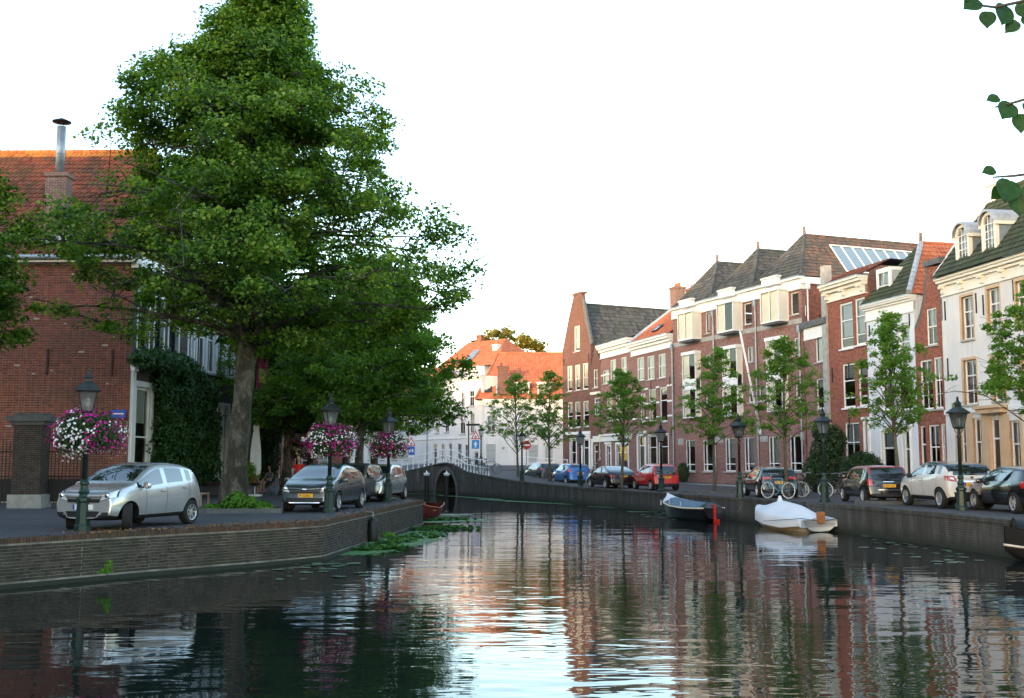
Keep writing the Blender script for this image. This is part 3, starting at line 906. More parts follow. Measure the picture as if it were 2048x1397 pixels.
# top-floor bays: white boxes carried out from the wall
def bay(parent, r, proj, split, dark_right, floors=1, lid=.0):
    u0, u1, z0, z1 = r
    b = link('bay_window', None, parent, (u0, 0, z0)); w_, h_ = u1 - u0, z1 - z0
    mb = MB()
    mb.box(0, w_, -proj, -.002, 0, .10); mb.box(-.05, w_ + .05, -proj - .06, -.002, h_ - .22, h_)
    for x in (0, w_ - .06): mb.box(x, x + .06, -proj, -proj + .06, .10, h_ - .22); mb.box(x, x + .06, -.062, -.002, .10, h_ - .22)
    xs = w_ * split
    mb.box(xs - .03, xs + .03, -proj, -proj + .06, .10, h_ - .22)
    if floors == 2: mb.box(.06, w_ - .06, -proj + .003, -proj + .05, h_ * .42, h_ * .58)
    mb.build('box_frame', M['white'], b)
    zr = [(.10, h_ - .22)] if floors == 1 else [(.10, h_ * .42), (h_ * .58, h_ - .22)]
    for (za, zb) in zr:
        for (a, c, cm) in ((.06, xs - .03, 'blind'), (xs + .03, w_ - .06, None if dark_right else 'blind')):
            m2 = MB(); m2.face([(a, -proj + .03, za), (c, -proj + .03, za), (c, -proj + .03, zb), (a, -proj + .03, zb)]); m2.build('pane', M['glass_clear' if cm else 'glass'], b)
            if cm: m2 = MB(); m2.face([(a, -proj + .09, za), (c, -proj + .09, za), (c, -proj + .09, zb), (a, -proj + .09, zb)]); m2.build('blind', M[cm], b)
        for x in (.02, w_ - .02):
            m2 = MB(); m2.face([(x, -proj + .06, za), (x, -.06, za), (x, -.06, zb), (x, -proj + .06, zb)]); m2.build('side_panel', M['cream'], b)
    m2 = MB(); m2.face([(.06, -.05, .1), (w_ - .06, -.05, .1), (w_ - .06, -.05, h_ - .22), (.06, -.05, h_ - .22)]); m2.build('back_panel', M['door_dark'], b)
    if floors == 1:
        m2 = MB(); m2.box(.08, w_ - .08, -proj + .08, -.002, -.12, -.002); m2.build('underside', M['stone_dark'], b)
    return b
for k, r_ in enumerate(bays_top): bay(h, r_, .75, .5, k == 1)
for k, r_ in enumerate(bays_mid): bay(h, r_, .45, .52, True, 2)
# fascia, bands, blocks
mb = MB(); mb.box(-.05, W + .02, -.10, .2, HC - .75, HC - .12); mb.box(-.1, W + .08, -.28, .2, HC - .12, HC); mb.build('fascia', M['white'], h)
mb = MB(); mb.box(-.1, W + .1, -.31, .2, HC + .003, HC + .06); mb.build('gutter', M['zinc'], h)
zb_ = H.z(1355, 440 + 760 / 3.0378)
mb = MB(); mb.box(.0, W, -.03, -.002, zb_ - .15, zb_ + .15); mb.build('stone_band', M['stone'], h)
for q in ((180,287,235,350), (545,262,630,330), (1000,262,1078,320), (1405,222,1470,300)):
    r_ = H.rect(*ZA(*q)); mb = MB(); mb.box(r_[0], r_[1], -.03, -.002, r_[2], r_[3]); mb.build('stone_block', M['stone'], h)
for px in (285, 870):                                   # small segmental niches over the ground floor
    u_, z_ = H.uz(1320 + px / 4.989, 820 + 190 / 4.989)
    mb = MB()
    for s in range(7):
        a0, a1 = math.pi * s / 7, math.pi * (s + 1) / 7
        mb.face([(u_ - .55 * math.cos(a0), -.006, z_ + .42 * math.sin(a0)), (u_ - .55 * math.cos(a1), -.006, z_ + .42 * math.sin(a1)), (u_ - .42 * math.cos(a1), -.006, z_ + .3 * math.sin(a1)), (u_ - .42 * math.cos(a0), -.006, z_ + .3 * math.sin(a0))])
    mb.build('brick_arch', M['brick_brown'], h)
for k, r_ in enumerate(bays_top):
    u0, u1 = r_[0], r_[0] + (r_[1] - r_[0]) * .8
    mb = MB(); mb.box(u0 - .1, u1, -.55, -.285, HC - .2, HC + .22); mb.box(u0 - .16, u1 + .06, -.61, -.25, HC + .221, HC + .32); mb.build('parapet_box', M['white'], h)
for px in (302, 560): 
    u_ = H.uz(1330 + px / 3.0378, 700)[0]; downpipe(h, u_, .3, HC - .8)
downpipe(h, .06, .3, H.z(1350, 690), y=-.14)
u_ = H.uz(1614, 760)[0]; downpipe(h, W - .2, .3, H.z(1612, 650))
# white flagpole slanting off the front
a_ = H.uz(1522, 865); 
mb = MB(); pa = (a_[0], -.03, a_[1]); tp_ = H.uz(1480, 662, 1.7); pb = (tp_[0], -1.7, tp_[1])
mb.tube([pa, pb], [.085, .06], 10); mb.box(a_[0] - .1, a_[0] + .1, -.12, -.002, a_[1] - .2, a_[1] + .2); mb.build('flagpole', M['white'], h, True)
# roofs: three hips side by side, ridges running back from the front
DEP = 11.0; bw = W / 3; RISE = 3.1
for k in range(3):
    x0, x1 = k * bw, (k + 1) * bw; xm = (x0 + x1) / 2; zr = HC + .05 + RISE; sb = 2.2
    y0 = .0
    rk = link('roof', None, h)
    apex = (xm, y0 + sb, zr); far = (xm, DEP, zr)
    roof_quad(rk, (x0, y0, HC + .06), (x1, y0, HC + .06), apex, apex, 'tile_grey' if k != 1 else 'tile_grey', name='roof_slope')
    roof_quad(rk, (x1, y0, HC + .06), (x1, DEP, HC + .06), far, apex, 'tile_mixed' if k == 2 else 'tile_grey', name='roof_slope')
    roof_quad(rk, (x0, DEP, HC + .06), (x0, y0, HC + .06), apex, far, 'tile_grey', name='roof_slope')
    ridge_tiles(rk, apex, far, 'tile_mixed' if k == 2 else 'tile_grey'); ridge_tiles(rk, (x1, y0, HC + .08), apex, 'tile_grey'); ridge_tiles(rk, (x0, y0, HC + .08), apex, 'tile_grey')
    mb = MB(); mb.tube([(xm, y0 + sb, zr), (xm, y0 + sb, zr + .55)], [.12, .09], 10); mb.build('finial', M['brick_chimney'], rk)
# rooflight strip in the near slope: frame with panes
p0, p3 = Vector((W, 0, HC + .06)), Vector((W - bw / 2, 2.2, HC + .05 + RISE))
sl = link('rooflight', None, h)
def slp(y, t): return Vector((W - bw / 2 * t, y, HC + .06 + (RISE - .01) * t)) + Vector((.78, 0, .62)) * .10
for k in range(8):
    ya, yb = 3.6 + k * .82, 3.6 + (k + 1) * .82
    if yb > DEP: break
    mb = MB(); mb.face([slp(ya + .04, .18), slp(yb - .04, .18), slp(yb - .04, .74), slp(ya + .04, .74)]); mb.build('pane', M['glass_roof'] if 'glass_roof' in M else M['glass'], sl)
    mb = MB(); mb.tube([slp(ya, .15), slp(ya, .77)], .045, 6); mb.build('glazing_bar', M['white'], sl)
mb = MB(); mb.tube([slp(3.6, .15), slp(min(DEP, 10.2), .15)], .05, 6); mb.tube([slp(3.6, .77), slp(min(DEP, 10.2), .77)], .05, 6); mb.build('rooflight_frame', M['white'], sl)
shell(h, W, HC, DEP, 'brick_redder')
# return wall trim: white band, window, balcony rail
mb = MB(); mb.box(W + .002, W + .12, .0, DEP, HC - .42, HC - .02); mb.build('fascia', M['white'], h)
mb = MB(); mb.tube([(W + .12, .35, .3), (W + .12, .35, HC - .5)], .05, 8); mb.box(W + .02, W + .22, .22, .48, HC - .75, HC - .43); mb.build('downpipe', M['white'], h)
ret = link('return_window', None, h, (W, 0, 0), (0, 0, R(90)))
window(ret, (1.55, 2.75, HC - 3.1, HC - 1.2), cols=1, rail=0, y=-.02, sill=True, curtain=(.9, 'curtain'))
mb = MB(); mb.tube([(1.2, -.35, HC - 2.3), (3.6, -.35, HC - 2.3)], .025, 6); mb.tube([(1.2, -.35, HC - 2.3), (1.2, -.01, HC - 2.3)], .025, 6); mb.build('balcony_rail', M['black'], ret)

# ---------- narrow flat-roofed link beside the block
H = House('narrow_link_house', 'narrow flat-roofed brick link between the long block and the tall corniced house', P5 + (P4 - P5) * .08, P4, cat='house')
h = H.o; W = H.w
zt = H.z(1636, 440 + 612 / 3.0378)
wl_ = [H.rect(*Z6(*q)) for q in ((912,690,983,862), (918,962,990,1148))]
wall_poly(h, [(0, 0), (W, 0), (W, zt), (0, zt)], wl_, M['brick_pink'])
window(h, wl_[0], cols=1, rail=0, curtain=(1, 'curtain')); window(h, wl_[1], cols=1, rail=0, curtain=(.25, 'curtain'))
mb = MB(); mb.box(0, W, -.06, .2, zt - 1.0, zt - .3); mb.build('fascia', M['white'], h)
mb = MB(); mb.box(-.1, W, -.22, 6, zt - .3 + .003, zt + .06); mb.build('flat_roof', M['stone_dark'], h)
mb = MB(); mb.box(W - .5, W + .02, -.12, .3, 0, zt + 3.0); mb.build('pier', M['stone'], h)
shell(h, W, zt, 7, 'brick_pink')

# ---------- tall corniced red house
Z7 = zm(1640, 360, 3.037); Z8 = zm(1640, 780, 3.676)
H = House('corniced_red_house', 'red brick house with heavy bracketed white cornice and paired tall white windows', P4, P3)
h = H.o; W = H.w
zc1 = H.z(1668, 570); zc0 = H.z(1668, 602)
rs = [H.rect(*Z7(*q)) for q in ((120,745,200,1025), (213,712,300,1000), (137,1115,213,1385), (232,1095,320,1375))]
rg = H.rect(*Z8(185, 240, 293, 600)); rd = H.rect(*Z8(340, 240, 400, 690)); rd = (rd[0], rd[1], .12, rd[3])
wall_poly(h, [(0, 0), (W, 0), (W, zc1), (0, zc1)], rs + [rg, rd], M['brick_redder'])
for k, r_ in enumerate(rs): window(h, r_, fw=.10, cols=1, rail=[.2, .62], curtain=(.75 if k < 2 else .3, 'curtain'), sillmat='white')
window(h, rg, fw=.09, cols=2, rail=.6, curtain=(.45, 'curtain')); door(h, rd, casing=.14)
cornice(h, 0, W, zc0, zc1, .55, 'cream', brackets=3)
anchors(h, [(.35, H.z(1675, 750)), (W * .53, H.z(1710, 740)), (W * .5, H.z(1710, 840))], .8)
roof_quad(h, (-.1, -.3, zc1 + .05), (W + .1, -.3, zc1 + .05), (W + .1, 1.6, zc1 + 1.0), (-.1, 1.6, zc1 + 1.0), 'tile_rust')
mb = MB(); mb.face([(0, 1.6, zc1 + 1.0), (W, 1.6, zc1 + 1.0), (W, 9, zc1 + .7), (0, 9, zc1 + .7)]); mb.build('roof_flat', M['lead'], h)
shell(h, W, zc1, 9, 'brick_brown', hl=zc1 + .6, hr=zc1 + .6)

# ---------- pale blue-white plastered house with a dormer
H = House('pale_plastered_house', 'pale blue-white plastered house with white cornice, small roof dormer and dark shop window', P3, P2)
h = H.o; W = H.w
zc1 = H.z(1745, 610); zc0 = H.z(1745, 640)
rs = [H.rect(*Z7(*q)) for q in ((362,890,425,1120), (480,870,545,1100))]
r1 = H.rect(*Z7(470, 1180, 560, 1400)); r1b = H.rect(*Z7(375, 1200, 450, 1400))
rg = H.rect(*Z8(458, 300, 562, 600)); rg = (rg[0], rg[1], .35, rg[3]); rd = H.rect(*Z8(617, 300, 668, 640)); rd = (rd[0], rd[1], .1, rd[3])
wall_poly(h, [(0, 0), (W, 0), (W, zc1), (0, zc1)], rs + [r1, r1b, rg, rd], M['plaster_blue'])
for r_ in rs + [r1b]: window(h, r_, fw=.10, cols=1, rail=.5, curtain=(.8, 'curtain'))
window(h, r1, fw=.1, cols=1, rail=.78); window(h, rg, fw=.1, cols=1, rail=.68, casing=.12); door(h, rd, fan=.32, casing=.1)
cornice(h, 0, W, zc0, zc1, .35, 'white', frieze=.65)
anchors(h, [(.3, H.z(1750, 660)), (W - .35, H.z(1820, 640))], .6)
zr = (HZ - 490) / FPX * 57.0 + 1.5 - PV; ap = (W * .5, 2.0, zr); fa = (W * .5, 9, zr)
roof_quad(h, (-.1, -.3, zc1 + .05), (W + .1, -.3, zc1 + .05), ap, ap, 'tile_green')
roof_quad(h, (W + .1, -.3, zc1 + .05), (W + .1, 9, zc1 + .05), fa, ap, 'tile_orange')
roof_quad(h, (-.1, 9, zc1 + .05), (-.1, -.3, zc1 + .05), ap, fa, 'tile_green')
ridge_tiles(h, (W + .1, -.3, zc1 + .1), ap, 'lead', .14); ridge_tiles(h, ap, fa, 'tile_orange', .12)
mb = MB(); mb.tube([ap, (ap[0], ap[1], zr + .55)], [.1, .08], 8); mb.build('finial', M['brick_chimney'], h)
dm = link('dormer', None, h, (.75, .2, zc1 + .1))
mb = MB(); mb.box(0, 1.25, 0, 2.6, 1.55, 1.72); mb.box(0, .12, 0, .12, 0, 1.55); mb.box(1.13, 1.25, 0, .12, 0, 1.55); mb.build('dormer_frame', M['white'], dm)
window(dm, (.12, 1.13, .05, 1.55), fw=.07, cols=2, rail=.5, y=.02, sill=False, curtain=(.9, 'curtain'))
mb = MB(); mb.face([(1.24, .12, 0), (1.24, 2.4, 1.55), (1.24, .12, 1.55)]); mb.face([(.01, .12, 0), (.01, .12, 1.55), (.01, 2.4, 1.55)]); mb.build('dormer_cheek', M['lead'], dm)
shell(h, W, zc1, 9, 'plaster_blue')

# ---------- bell-gabled narrow red house
H = House('bell_gable_house', 'narrow red brick house with a curved bell gable and one attic window', P2, P1)
h = H.o; W = H.w
pts_r = [H.uz(1640 + x / 3.037, 360 + y / 3.037) for x, y in ((775,850), (757,800), (738,730), (728,650), (724,600), (724,522))]
pts_l = [H.uz(1640 + x / 3.037, 360 + y / 3.037) for x, y in ((645,530), (643,600), (638,660), (628,740), (608,830), (580,905))]
outer = [(0, 0), (W, 0), (W, pts_r[0][1])] + [(min(W, a), b) for a, b in pts_r[1:]] + [(max(0, a), b) for a, b in pts_l[:-1]] + [(0, pts_l[-1][1])]
rs = [H.rect(*Z7(*q)) for q in ((645,778,710,1005), (609,1092,685,1397), (692,1072,764,1390))]
rs = [(max(.15, a), min(W - .15, b), c, d) for a, b, c, d in rs]
rg = [H.rect(*Z8(*q)) for q in ((800,255,880,560), (888,245,968,555))]; rd = H.rect(*Z8(722, 262, 782, 690))
rg = [(a, b, .55, d) for a, b, c, d in rg]; rd = (max(.1, rd[0]), rd[1], .1, rd[3])
wall_poly(h, outer, rs + rg + [rd], M['brick_redder'], depth=.32)
window(h, rs[0], fw=.08, cols=2, rail=.5, curtain=(.5, 'curtain'))
for r_ in rs[1:]: window(h, r_, fw=.09, cols=2, rail=.55, bars=0, lower_bars=1, curtain=(.45, 'curtain'))
for r_ in rg: window(h, r_, fw=.09, cols=2, rail=.6, lower_bars=1)
door(h, rd, fan=.3)
mb = MB(); zt_ = pts_l[0][1]; mb.box(pts_l[0][0] - .15, pts_r[-1][0] + .15, -.10, .5, zt_, zt_ + .28); mb.build('gable_cap', M['stone_dark'], h)
for pp, sg in ((pts_r, 1), (pts_l, -1)):
    mb = MB()
    for (a, b) in zip(pp, pp[1:]): mb.tube([(max(-.02, min(W + .02, a[0])) , .12, a[1] + .02), (max(-.02, min(W + .02, b[0])), .12, b[1] + .02)], .17, 6)
    mb.build('gable_coping', M['stone_dark'], h)
zs_ = min(pts_r[0][1], pts_l[-1][1])
zr = zs_ + 1.3; um = W * .5
roof_quad(h, (W, .3, zs_), (W, 9, zs_), (um, 9, zr), (um, .3, zr), 'tile_green')
roof_quad(h, (0, 9, zs_), (0, .3, zs_), (um, .3, zr), (um, 9, zr), 'tile_rust')
shell(h, W, zs_, 9, 'brick_brown')

# ---------- big white plastered house with arched dormers
H = House('white_dormer_house', 'tall cream-white house with ochre window frames, bracketed cornice and arched roof dormers', P1, P0)
h = H.o; W = H.w
zc1 = H.z(1897, 556); zc0 = H.z(1897, 590)
rs = [H.rect(*Z7(*q)) for q in ((862,705,935,970), (1020,655,1096,925), (875,1092,955,1365), (1050,1068,1128,1342))]
du = rs[1][0] - rs[0][0]
extra = [(a + du * k, b + du * k, c, d) for (a, b, c, d) in (rs[1], rs[3]) for k in (1, 2) if b + du * k < W - .3]
rg = [H.rect(*Z8(*q)) for q in ((1035,232,1085,560), (1132,208,1200,565), (1400,225,1480,570))]; rd = H.rect(*Z8(1262, 205, 1335, 690))
rg = [(a, b, .6, d) for a, b, c, d in rg]; rd = (rd[0], rd[1], .12, rd[3])
wall_poly(h, [(0, 0), (W, 0), (W, zc1), (0, zc1)], rs + extra + rg + [rd], M['plaster_cream'], reveal_mat=M['ochre'], reveal=.2)
for r_ in rs + extra: window(h, r_, fw=.07, cols=2, rail=[.3, .66], frame='white', curtain=(.55, 'curtain'), y=.12)
for r_ in rs + extra:
    u0, u1, z0, z1 = r_
    mb = MB(); mb.box(u0 - .13, u0, -.03, .1, z0, z1 + .12); mb.box(u1, u1 + .05, -.03, .1, z0, z1 + .12); mb.box(u0, u1, -.03, .1, z1, z1 + .12); mb.build('architrave', M['ochre'], h)
for r_ in rg:
    window(h, r_, fw=.08, cols=2, rail=.62, y=.1)
    u0, u1, z0, z1 = r_; mb = MB(); mb.box(u0 - .35, u0, -.05, .1, 0, z1 + .25); mb.box(u1, u1 + .15, -.05, .1, 0, z1 + .25); mb.build('pilaster', M['ochre'], h)
door(h, rd, mat='door_brown', fan=.28)
u0, u1, z0, z1 = rd
mb = MB(); mb.box(u0 - .4, u0 - .02, -.08, .1, 0, z1 + .2); mb.box(u1 + .02, u1 + .4, -.08, .1, 0, z1 + .2); mb.build('pilaster', M['ochre'], h)
mb = MB(); mb.box(u0 - .55, u1 + .55, -.35, .1, z1 + .2, z1 + .4); mb.box(u0 - .65, u1 + .65, -.45, .1, z1 + .401, z1 + .52); mb.build('door_hood', M['ochre'], h)
zb_ = rg[0][3] + .35
mb = MB(); mb.box(0, u0 - .7, -.08, .1, zb_, zb_ + .22); mb.box(u1 + .7, W, -.08, .1, zb_, zb_ + .22); mb.build('string_course', M['white'], h)
cornice(h, .14, W, zc0, zc1, .38, 'cream', brackets=8, frieze=.55)
anchors(h, [(.35, H.z(1900, 620)), (rs[0][1] + .25, H.z(1940, 610)), (rs[1][0] - .3, H.z(1970, 610)), (rs[1][1] + 1.0, H.z(2030, 580)), (.4, H.z(1905, 735))], .9)
zr = zc1 + 4.1; yr = 2.75
roof_quad(h, (.1, -.5, zc1 + .05), (W + .1, -.5, zc1 + .05), (W + .1, yr, zr), (.25, yr, zr), 'tile_green', tw=.25, th=.34)
roof_quad(h, (W, 10, zc1), (0, 10, zc1), (.25, yr, zr), (W, yr, zr), 'tile_green')
ridge_tiles(h, (.25, yr, zr + .03), (W, yr, zr + .03), 'tile_green', .14)
mb = MB(); mb.face([(.08, 0, zc1), (.2, yr, zr + .1), (.08, 10, zc1)]); mb.tube([(.1, -.3, zc1 + .12), (.22, yr, zr + .15)], .15, 6); mb.build('gable_end', M['plaster_cream'], h)
chimney(h, .6, yr, zr - .8, zr + .55, .8, .7, 'plaster_cream', 0)
for q in ((870, 270, 955, 545), (1030, 195, 1118, 485)):
    u0, u1, z0, z1 = H.rect(*Z7(*q), off=-.35)
    w_, h_ = u1 - u0, z1 - z0
    dm = link('dormer', None, h, (u0, -.05, z0))
    rr = w_ / 2
    mb = MB(); n = 12
    zs0 = h_ - rr
    for k in range(n):                          # round-headed cream front with the opening left free
        a0, a1 = math.pi * k / n, math.pi * (k + 1) / n
        for ri, ro, ya, yb in ((rr * .74, rr, 0, .18),):
            c = [(rr - ri * math.cos(a0), zs0 + ri * math.sin(a0)), (rr - ri * math.cos(a1), zs0 + ri * math.sin(a1)), (rr - ro * math.cos(a1), zs0 + ro * math.sin(a1)), (rr - ro * math.cos(a0), zs0 + ro * math.sin(a0))]
            mb.face([(x, ya, z) for x, z in c]); mb.face([(c[0][0], ya, c[0][1]), (c[1][0], ya, c[1][1]), (c[1][0], yb, c[1][1]), (c[0][0], yb, c[0][1])])
    mb.box(0, rr * .26, 0, .18, 0, zs0); mb.box(w_ - rr * .26, w_, 0, .18, 0, zs0)
    mb.box(-.16, 0, .02, .16, 0, h_ * .22); mb.box(w_, w_ + .16, .02, .16, 0, h_ * .22); mb.build('dormer_front', M['cream'], dm)
    mb = MB(); bars_ = .018
    i0, i1 = rr * .26, w_ - rr * .26
    mb.box(i0, i0 + .05, .06, .12, .0, zs0); mb.box(i1 - .05, i1, .06, .12, 0, zs0); mb.box(i0, i1, .06, .12, 0, .07); mb.box(i0, i1, .05, .12, h_ * .42, h_ * .42 + .05)
    for t in (1/3, 2/3): mb.box(i0 + (i1 - i0) * t - bars_, i0 + (i1 - i0) * t + bars_, .065, .10, .07, h_ - rr * .35)
    for t in (.2, .6, .75): mb.box(i0, i1, .067, .098, h_ * t - bars_, h_ * t + bars_)
    wv = mb.build('window', M['white'], dm)
    mb = MB(); mb.face([(i0, .09, 0), (i1, .09, 0), (i1, .09, zs0)] + [(rr + rr * .74 * math.cos(math.pi * k / 8), .09, zs0 + rr * .74 * math.sin(math.pi * k / 8)) for k in range(1, 8)] + [(i0, .09, zs0)]); mb.build('pane', M['glass'], wv)
    mb = MB(); mb.face([(i0, .2, 0), (i1, .2, 0), (i1, .2, h_ - .2), (i0, .2, h_ - .2)]); mb.build('curtain', M['curtain'], wv)
    mb = MB()
    for k in range(n):                          # lead barrel roof
        a0, a1 = math.pi * k / n, math.pi * (k + 1) / n; ro = rr + .09
        p = [(rr - ro * math.cos(a), zs0 + .02 + ro * math.sin(a)) for a in (a0, a1)]
        mb.face([(p[0][0], -.14, p[0][1]), (p[1][0], -.14, p[1][1]), (p[1][0], 3.2, p[1][1]), (p[0][0], 3.2, p[0][1])])
        q_ = [(rr - (ro - .1) * math.cos(a), zs0 + .02 + (ro - .1) * math.sin(a)) for a in (a0, a1)]
        mb.face([(p[1][0], -.14, p[1][1]), (p[0][0], -.14, p[0][1]), (q_[0][0], -.14, q_[0][1]), (q_[1][0], -.14, q_[1][1])])
    mb.build('dormer_roof', M['lead'], dm)
    mb = MB(); mb.box(-.1, .0, -.08, 2.8, zs0 - .12, zs0 + .03); mb.box(w_, w_ + .1, -.08, 2.8, zs0 - .12, zs0 + .03); mb.build('dormer_cornice', M['cream'], dm)
    mb = MB(); mb.face([(w_ - .01, .16, 0), (w_ - .01, 3, 0), (w_ - .01, 3, zs0), (w_ - .01, .16, zs0)]); mb.face([(.01, 3, 0), (.01, .16, 0), (.01, .16, zs0), (.01, 3, zs0)]); mb.build('dormer_cheek', M['zinc'], dm)
shell(h, W, zc1, 10, 'plaster_cream')

# ---------- pair of pink-brick houses
Z5 = zm(1100, 560, 3.037)
H = House('pink_brick_house', 'pink-red brick house with deep white cornice and striped brickwork under an orange roof', P65, P6 + (P65 - P6) * .03)
h = H.o; W = H.w
zc1 = H.z(1342, 668); zc0 = H.z(1342, 694)
rs = [H.rect(*Z5(*q)) for q in ((527,470,572,612), (588,461,634,606), (656,449,702,596), (548,690,580,862), (598,662,645,858), (666,650,712,862))]
rg = [H.rect(*Z5(*q)) for q in ((600,945,650,1140), (668,938,720,1130))]; rd = H.rect(*Z5(538, 950, 578, 1165))
rg = [(a, b, .55, d) for a, b, c, d in rg]; rd = (rd[0], rd[1], .1, rd[3])
wall_poly(h, [(0, 0), (W, 0), (W, zc1), (0, zc1)], rs + rg + [rd], M['brick_pink'])
for k, r_ in enumerate(rs): window(h, r_, fw=.09, cols=2 if k < 3 else 1, rail=.5 if k < 3 else .62, curtain=(.95, 'curtain') if k < 3 else None)
for r_ in rg: window(h, r_, fw=.1, cols=1, rail=.7, casing=.06)
door(h, rd, casing=.22)
cornice(h, 0, W, zc0, zc1, .5, 'white', frieze=.45)
zz = [H.z(1340, 560 + y / 3.037) for y in (640, 735, 825)]
for k, zz_ in enumerate(zz):                         # pale string courses between the openings
    mb = MB(); spans = [(0, W)]
    for r_ in rs + rg:
        if r_[2] - .1 < zz_ < r_[3] + .1:
            spans = [s for a, b in spans for s in ((a, min(b, r_[0])), (max(a, r_[1]), b)) if s[1] - s[0] > .05]
    for a, b in spans: mb.box(a, b, -.02, -.002, zz_ - .06, zz_ + .06)
    mb.build('stone_band', M['white'], h)
anchors(h, [(.25, zz[0] + .3), (W * .5, zz[0] + .2), (W - .4, zz[0] + .3), (W - .3, zz[2] - 1.2)], .6)
zr = zc1 + 3.0
roof_quad(h, (0, -.2, zc1 + .05), (W, -.2, zc1 + .05), (W, 3.6, zr), (.4, 3.6, zr), 'tile_orange')
roof_quad(h, (0, 8, zc1 + .05), (0, -.2, zc1 + .05), (.4, 3.6, zr), (.4, 3.7, zr), 'tile_green')
roof_quad(h, (W, 8, zc1), (0, 8, zc1), (.4, 3.6, zr), (W, 3.6, zr), 'tile_orange')
ridge_tiles(h, (.4, 3.6, zr), (W, 3.6, zr), 'lead', .12); ridge_tiles(h, (0, -.2, zc1 + .1), (.4, 3.6, zr), 'lead', .16)
zt_ = H.z(1290, 590) + .8; chimney(h, H.uz(1284, 600)[0] - .2, 4.4, zr - 1.0, zt_, .95, .8, 'brick_redder', 2)
rl = H.rect(*Z5(570, 318, 635, 345), off=-1)
mb = MB(); q0 = Vector((W * .42, .35, zc1 + .62)); 
for a, b, m_ in ((0, .09, 'frame_dark'), (.81, .9, 'frame_dark')):
    mb.box(q0.x + a, q0.x + b, 0, .75, 0, .08, 0, Matrix.Translation((0, q0.y, q0.z)) @ Matrix.Rotation(R(38), 4, 'X'))
mb.box(q0.x, q0.x + .9, 0, .08, .0, .085, 0, Matrix.Translation((0, q0.y, q0.z)) @ Matrix.Rotation(R(38), 4, 'X')); mb.box(q0.x, q0.x + .9, .7, .78, .0, .085, 0, Matrix.Translation((0, q0.y, q0.z)) @ Matrix.Rotation(R(38), 4, 'X'))
rlo = mb.build('rooflight', M['frame_dark'], h)
mb = MB(); Mx = Matrix.Translation((0, q0.y, q0.z)) @ Matrix.Rotation(R(38), 4, 'X'); mb.face([tuple(Mx @ Vector(p)) for p in ((q0.x, 0, .07), (q0.x + .9, 0, .07), (q0.x + .9, .75, .07), (q0.x, .75, .07))]); mb.build('pane', M['glass'], rlo)
shell(h, W, zc1, 8, 'brick_brown')

H = House('shopfront_brick_house', 'pink brick house with lower white cornice, open casement and white ground-floor shopfront', P7, P65)
h = H.o; W = H.w
zc1 = H.z(1262, 676); zc0 = H.z(1262, 703)
rs = [H.rect(*Z5(*q)) for q in ((364,484,400,635), (430,469,465,600), (345,705,380,860), (400,698,440,850))]
rg = [H.rect(*Z5(*q)) for q in ((405,1000,475,1150), (345,1010,370,1160))]
rg = [(rg[0][0], rg[0][1], .45, rg[0][3]), (rg[1][0], rg[1][1], .1, rg[1][3])]
r0_ = H.rect(*Z5(320, 548, 358, 632))
wall_poly(h, [(0, 0), (W, 0), (W, zc1), (0, zc1)], rs + rg + [r0_], M['brick_pink'])
for k, r_ in enumerate(rs): window(h, r_, fw=.09, cols=1, rail=.5, curtain=(.9, 'curtain') if k < 2 else None)
window(h, r0_, fw=.07, cols=1, rail=0, curtain=(1, 'curtain'))
window(h, rg[0], fw=.1, cols=2, rail=.75, casing=.18); door(h, rg[1], casing=.15)
mb = MB(); zf = rg[0][3] + .3
mb.box(.1, W - .1, -.1, .1, zf, zf + .45); mb.box(0, W, -.25, .1, zf + .451, zf + .6); mb.build('shop_fascia', M['white'], h)
cornice(h, 0, W, zc0, zc1, .45, 'white', frieze=.45)
zz_ = H.z(1262, 560 + 545 / 3.037)
mb = MB(); mb.box(.1, rs[0][0] - .1, -.02, -.002, zz_ - .06, zz_ + .06); mb.box(rs[0][1] + .1, rs[1][0] - .1, -.02, -.002, zz_ - .06, zz_ + .06); mb.build('stone_band', M['white'], h)
zr = zc1 + 1.3
roof_quad(h, (0, -.2, zc1 + .05), (W, -.2, zc1 + .05), (W, 4, zr), (W * .4, 4, zr), 'tile_grey')
roof_quad(h, (0, 8, zc1 + .05), (0, -.2, zc1 + .05), (W * .4, 4, zr), (W * .4, 4.1, zr), 'tile_green')
roof_quad(h, (W, 8, zc1), (0, 8, zc1), (W * .4, 4, zr), (W, 4, zr), 'tile_grey')
zt_ = H.z(1240, 592) + .9; chimney(h, H.uz(1240, 600)[0] + .2, 5.0, zr - .6, zt_, 1.1, .9, 'brick_chimney', 3)
shell(h, W, zc1, 8, 'brick_brown')

H = House('slim_gable_house', 'very slim brick house with a small pointed gable and cream ground floor', P7b, P7)
h = H.o; W = H.w
zg = H.z(1190, 560 + 520 / 3.037); zp = H.z(1190, 560 + 415 / 3.037)
rs = [H.rect(*Z5(*q)) for q in ((263,545,290,655), (268,716,304,820))]
rd = H.rect(*Z5(265, 1000, 290, 1165)); rd = (rd[0], rd[1], .1, rd[3]); rw = H.rect(*Z5(296, 985, 312, 1090))
wall_poly(h, [(0, 0), (W, 0), (W, zg), (W * .6, zp), (W * .4, zp), (0, zg)], rs + [rd, rw], M['brick_brown'])
window(h, rs[0], fw=.08, cols=1, rail=.5, curtain=(1, 'curtain')); window(h, rs[1], fw=.08, cols=3, rail=.5, bars=1); door(h, rd, mat='door_brown'); window(h, rw, fw=.06, cols=1, rail=.5)
zz_ = H.z(1190, 560 + 690 / 3.037)
mb = MB(); mb.box(-.02, W + .02, -.1, -.002, zz_ - .1, zz_ + .12); mb.build('string_course', M['cream'], h)
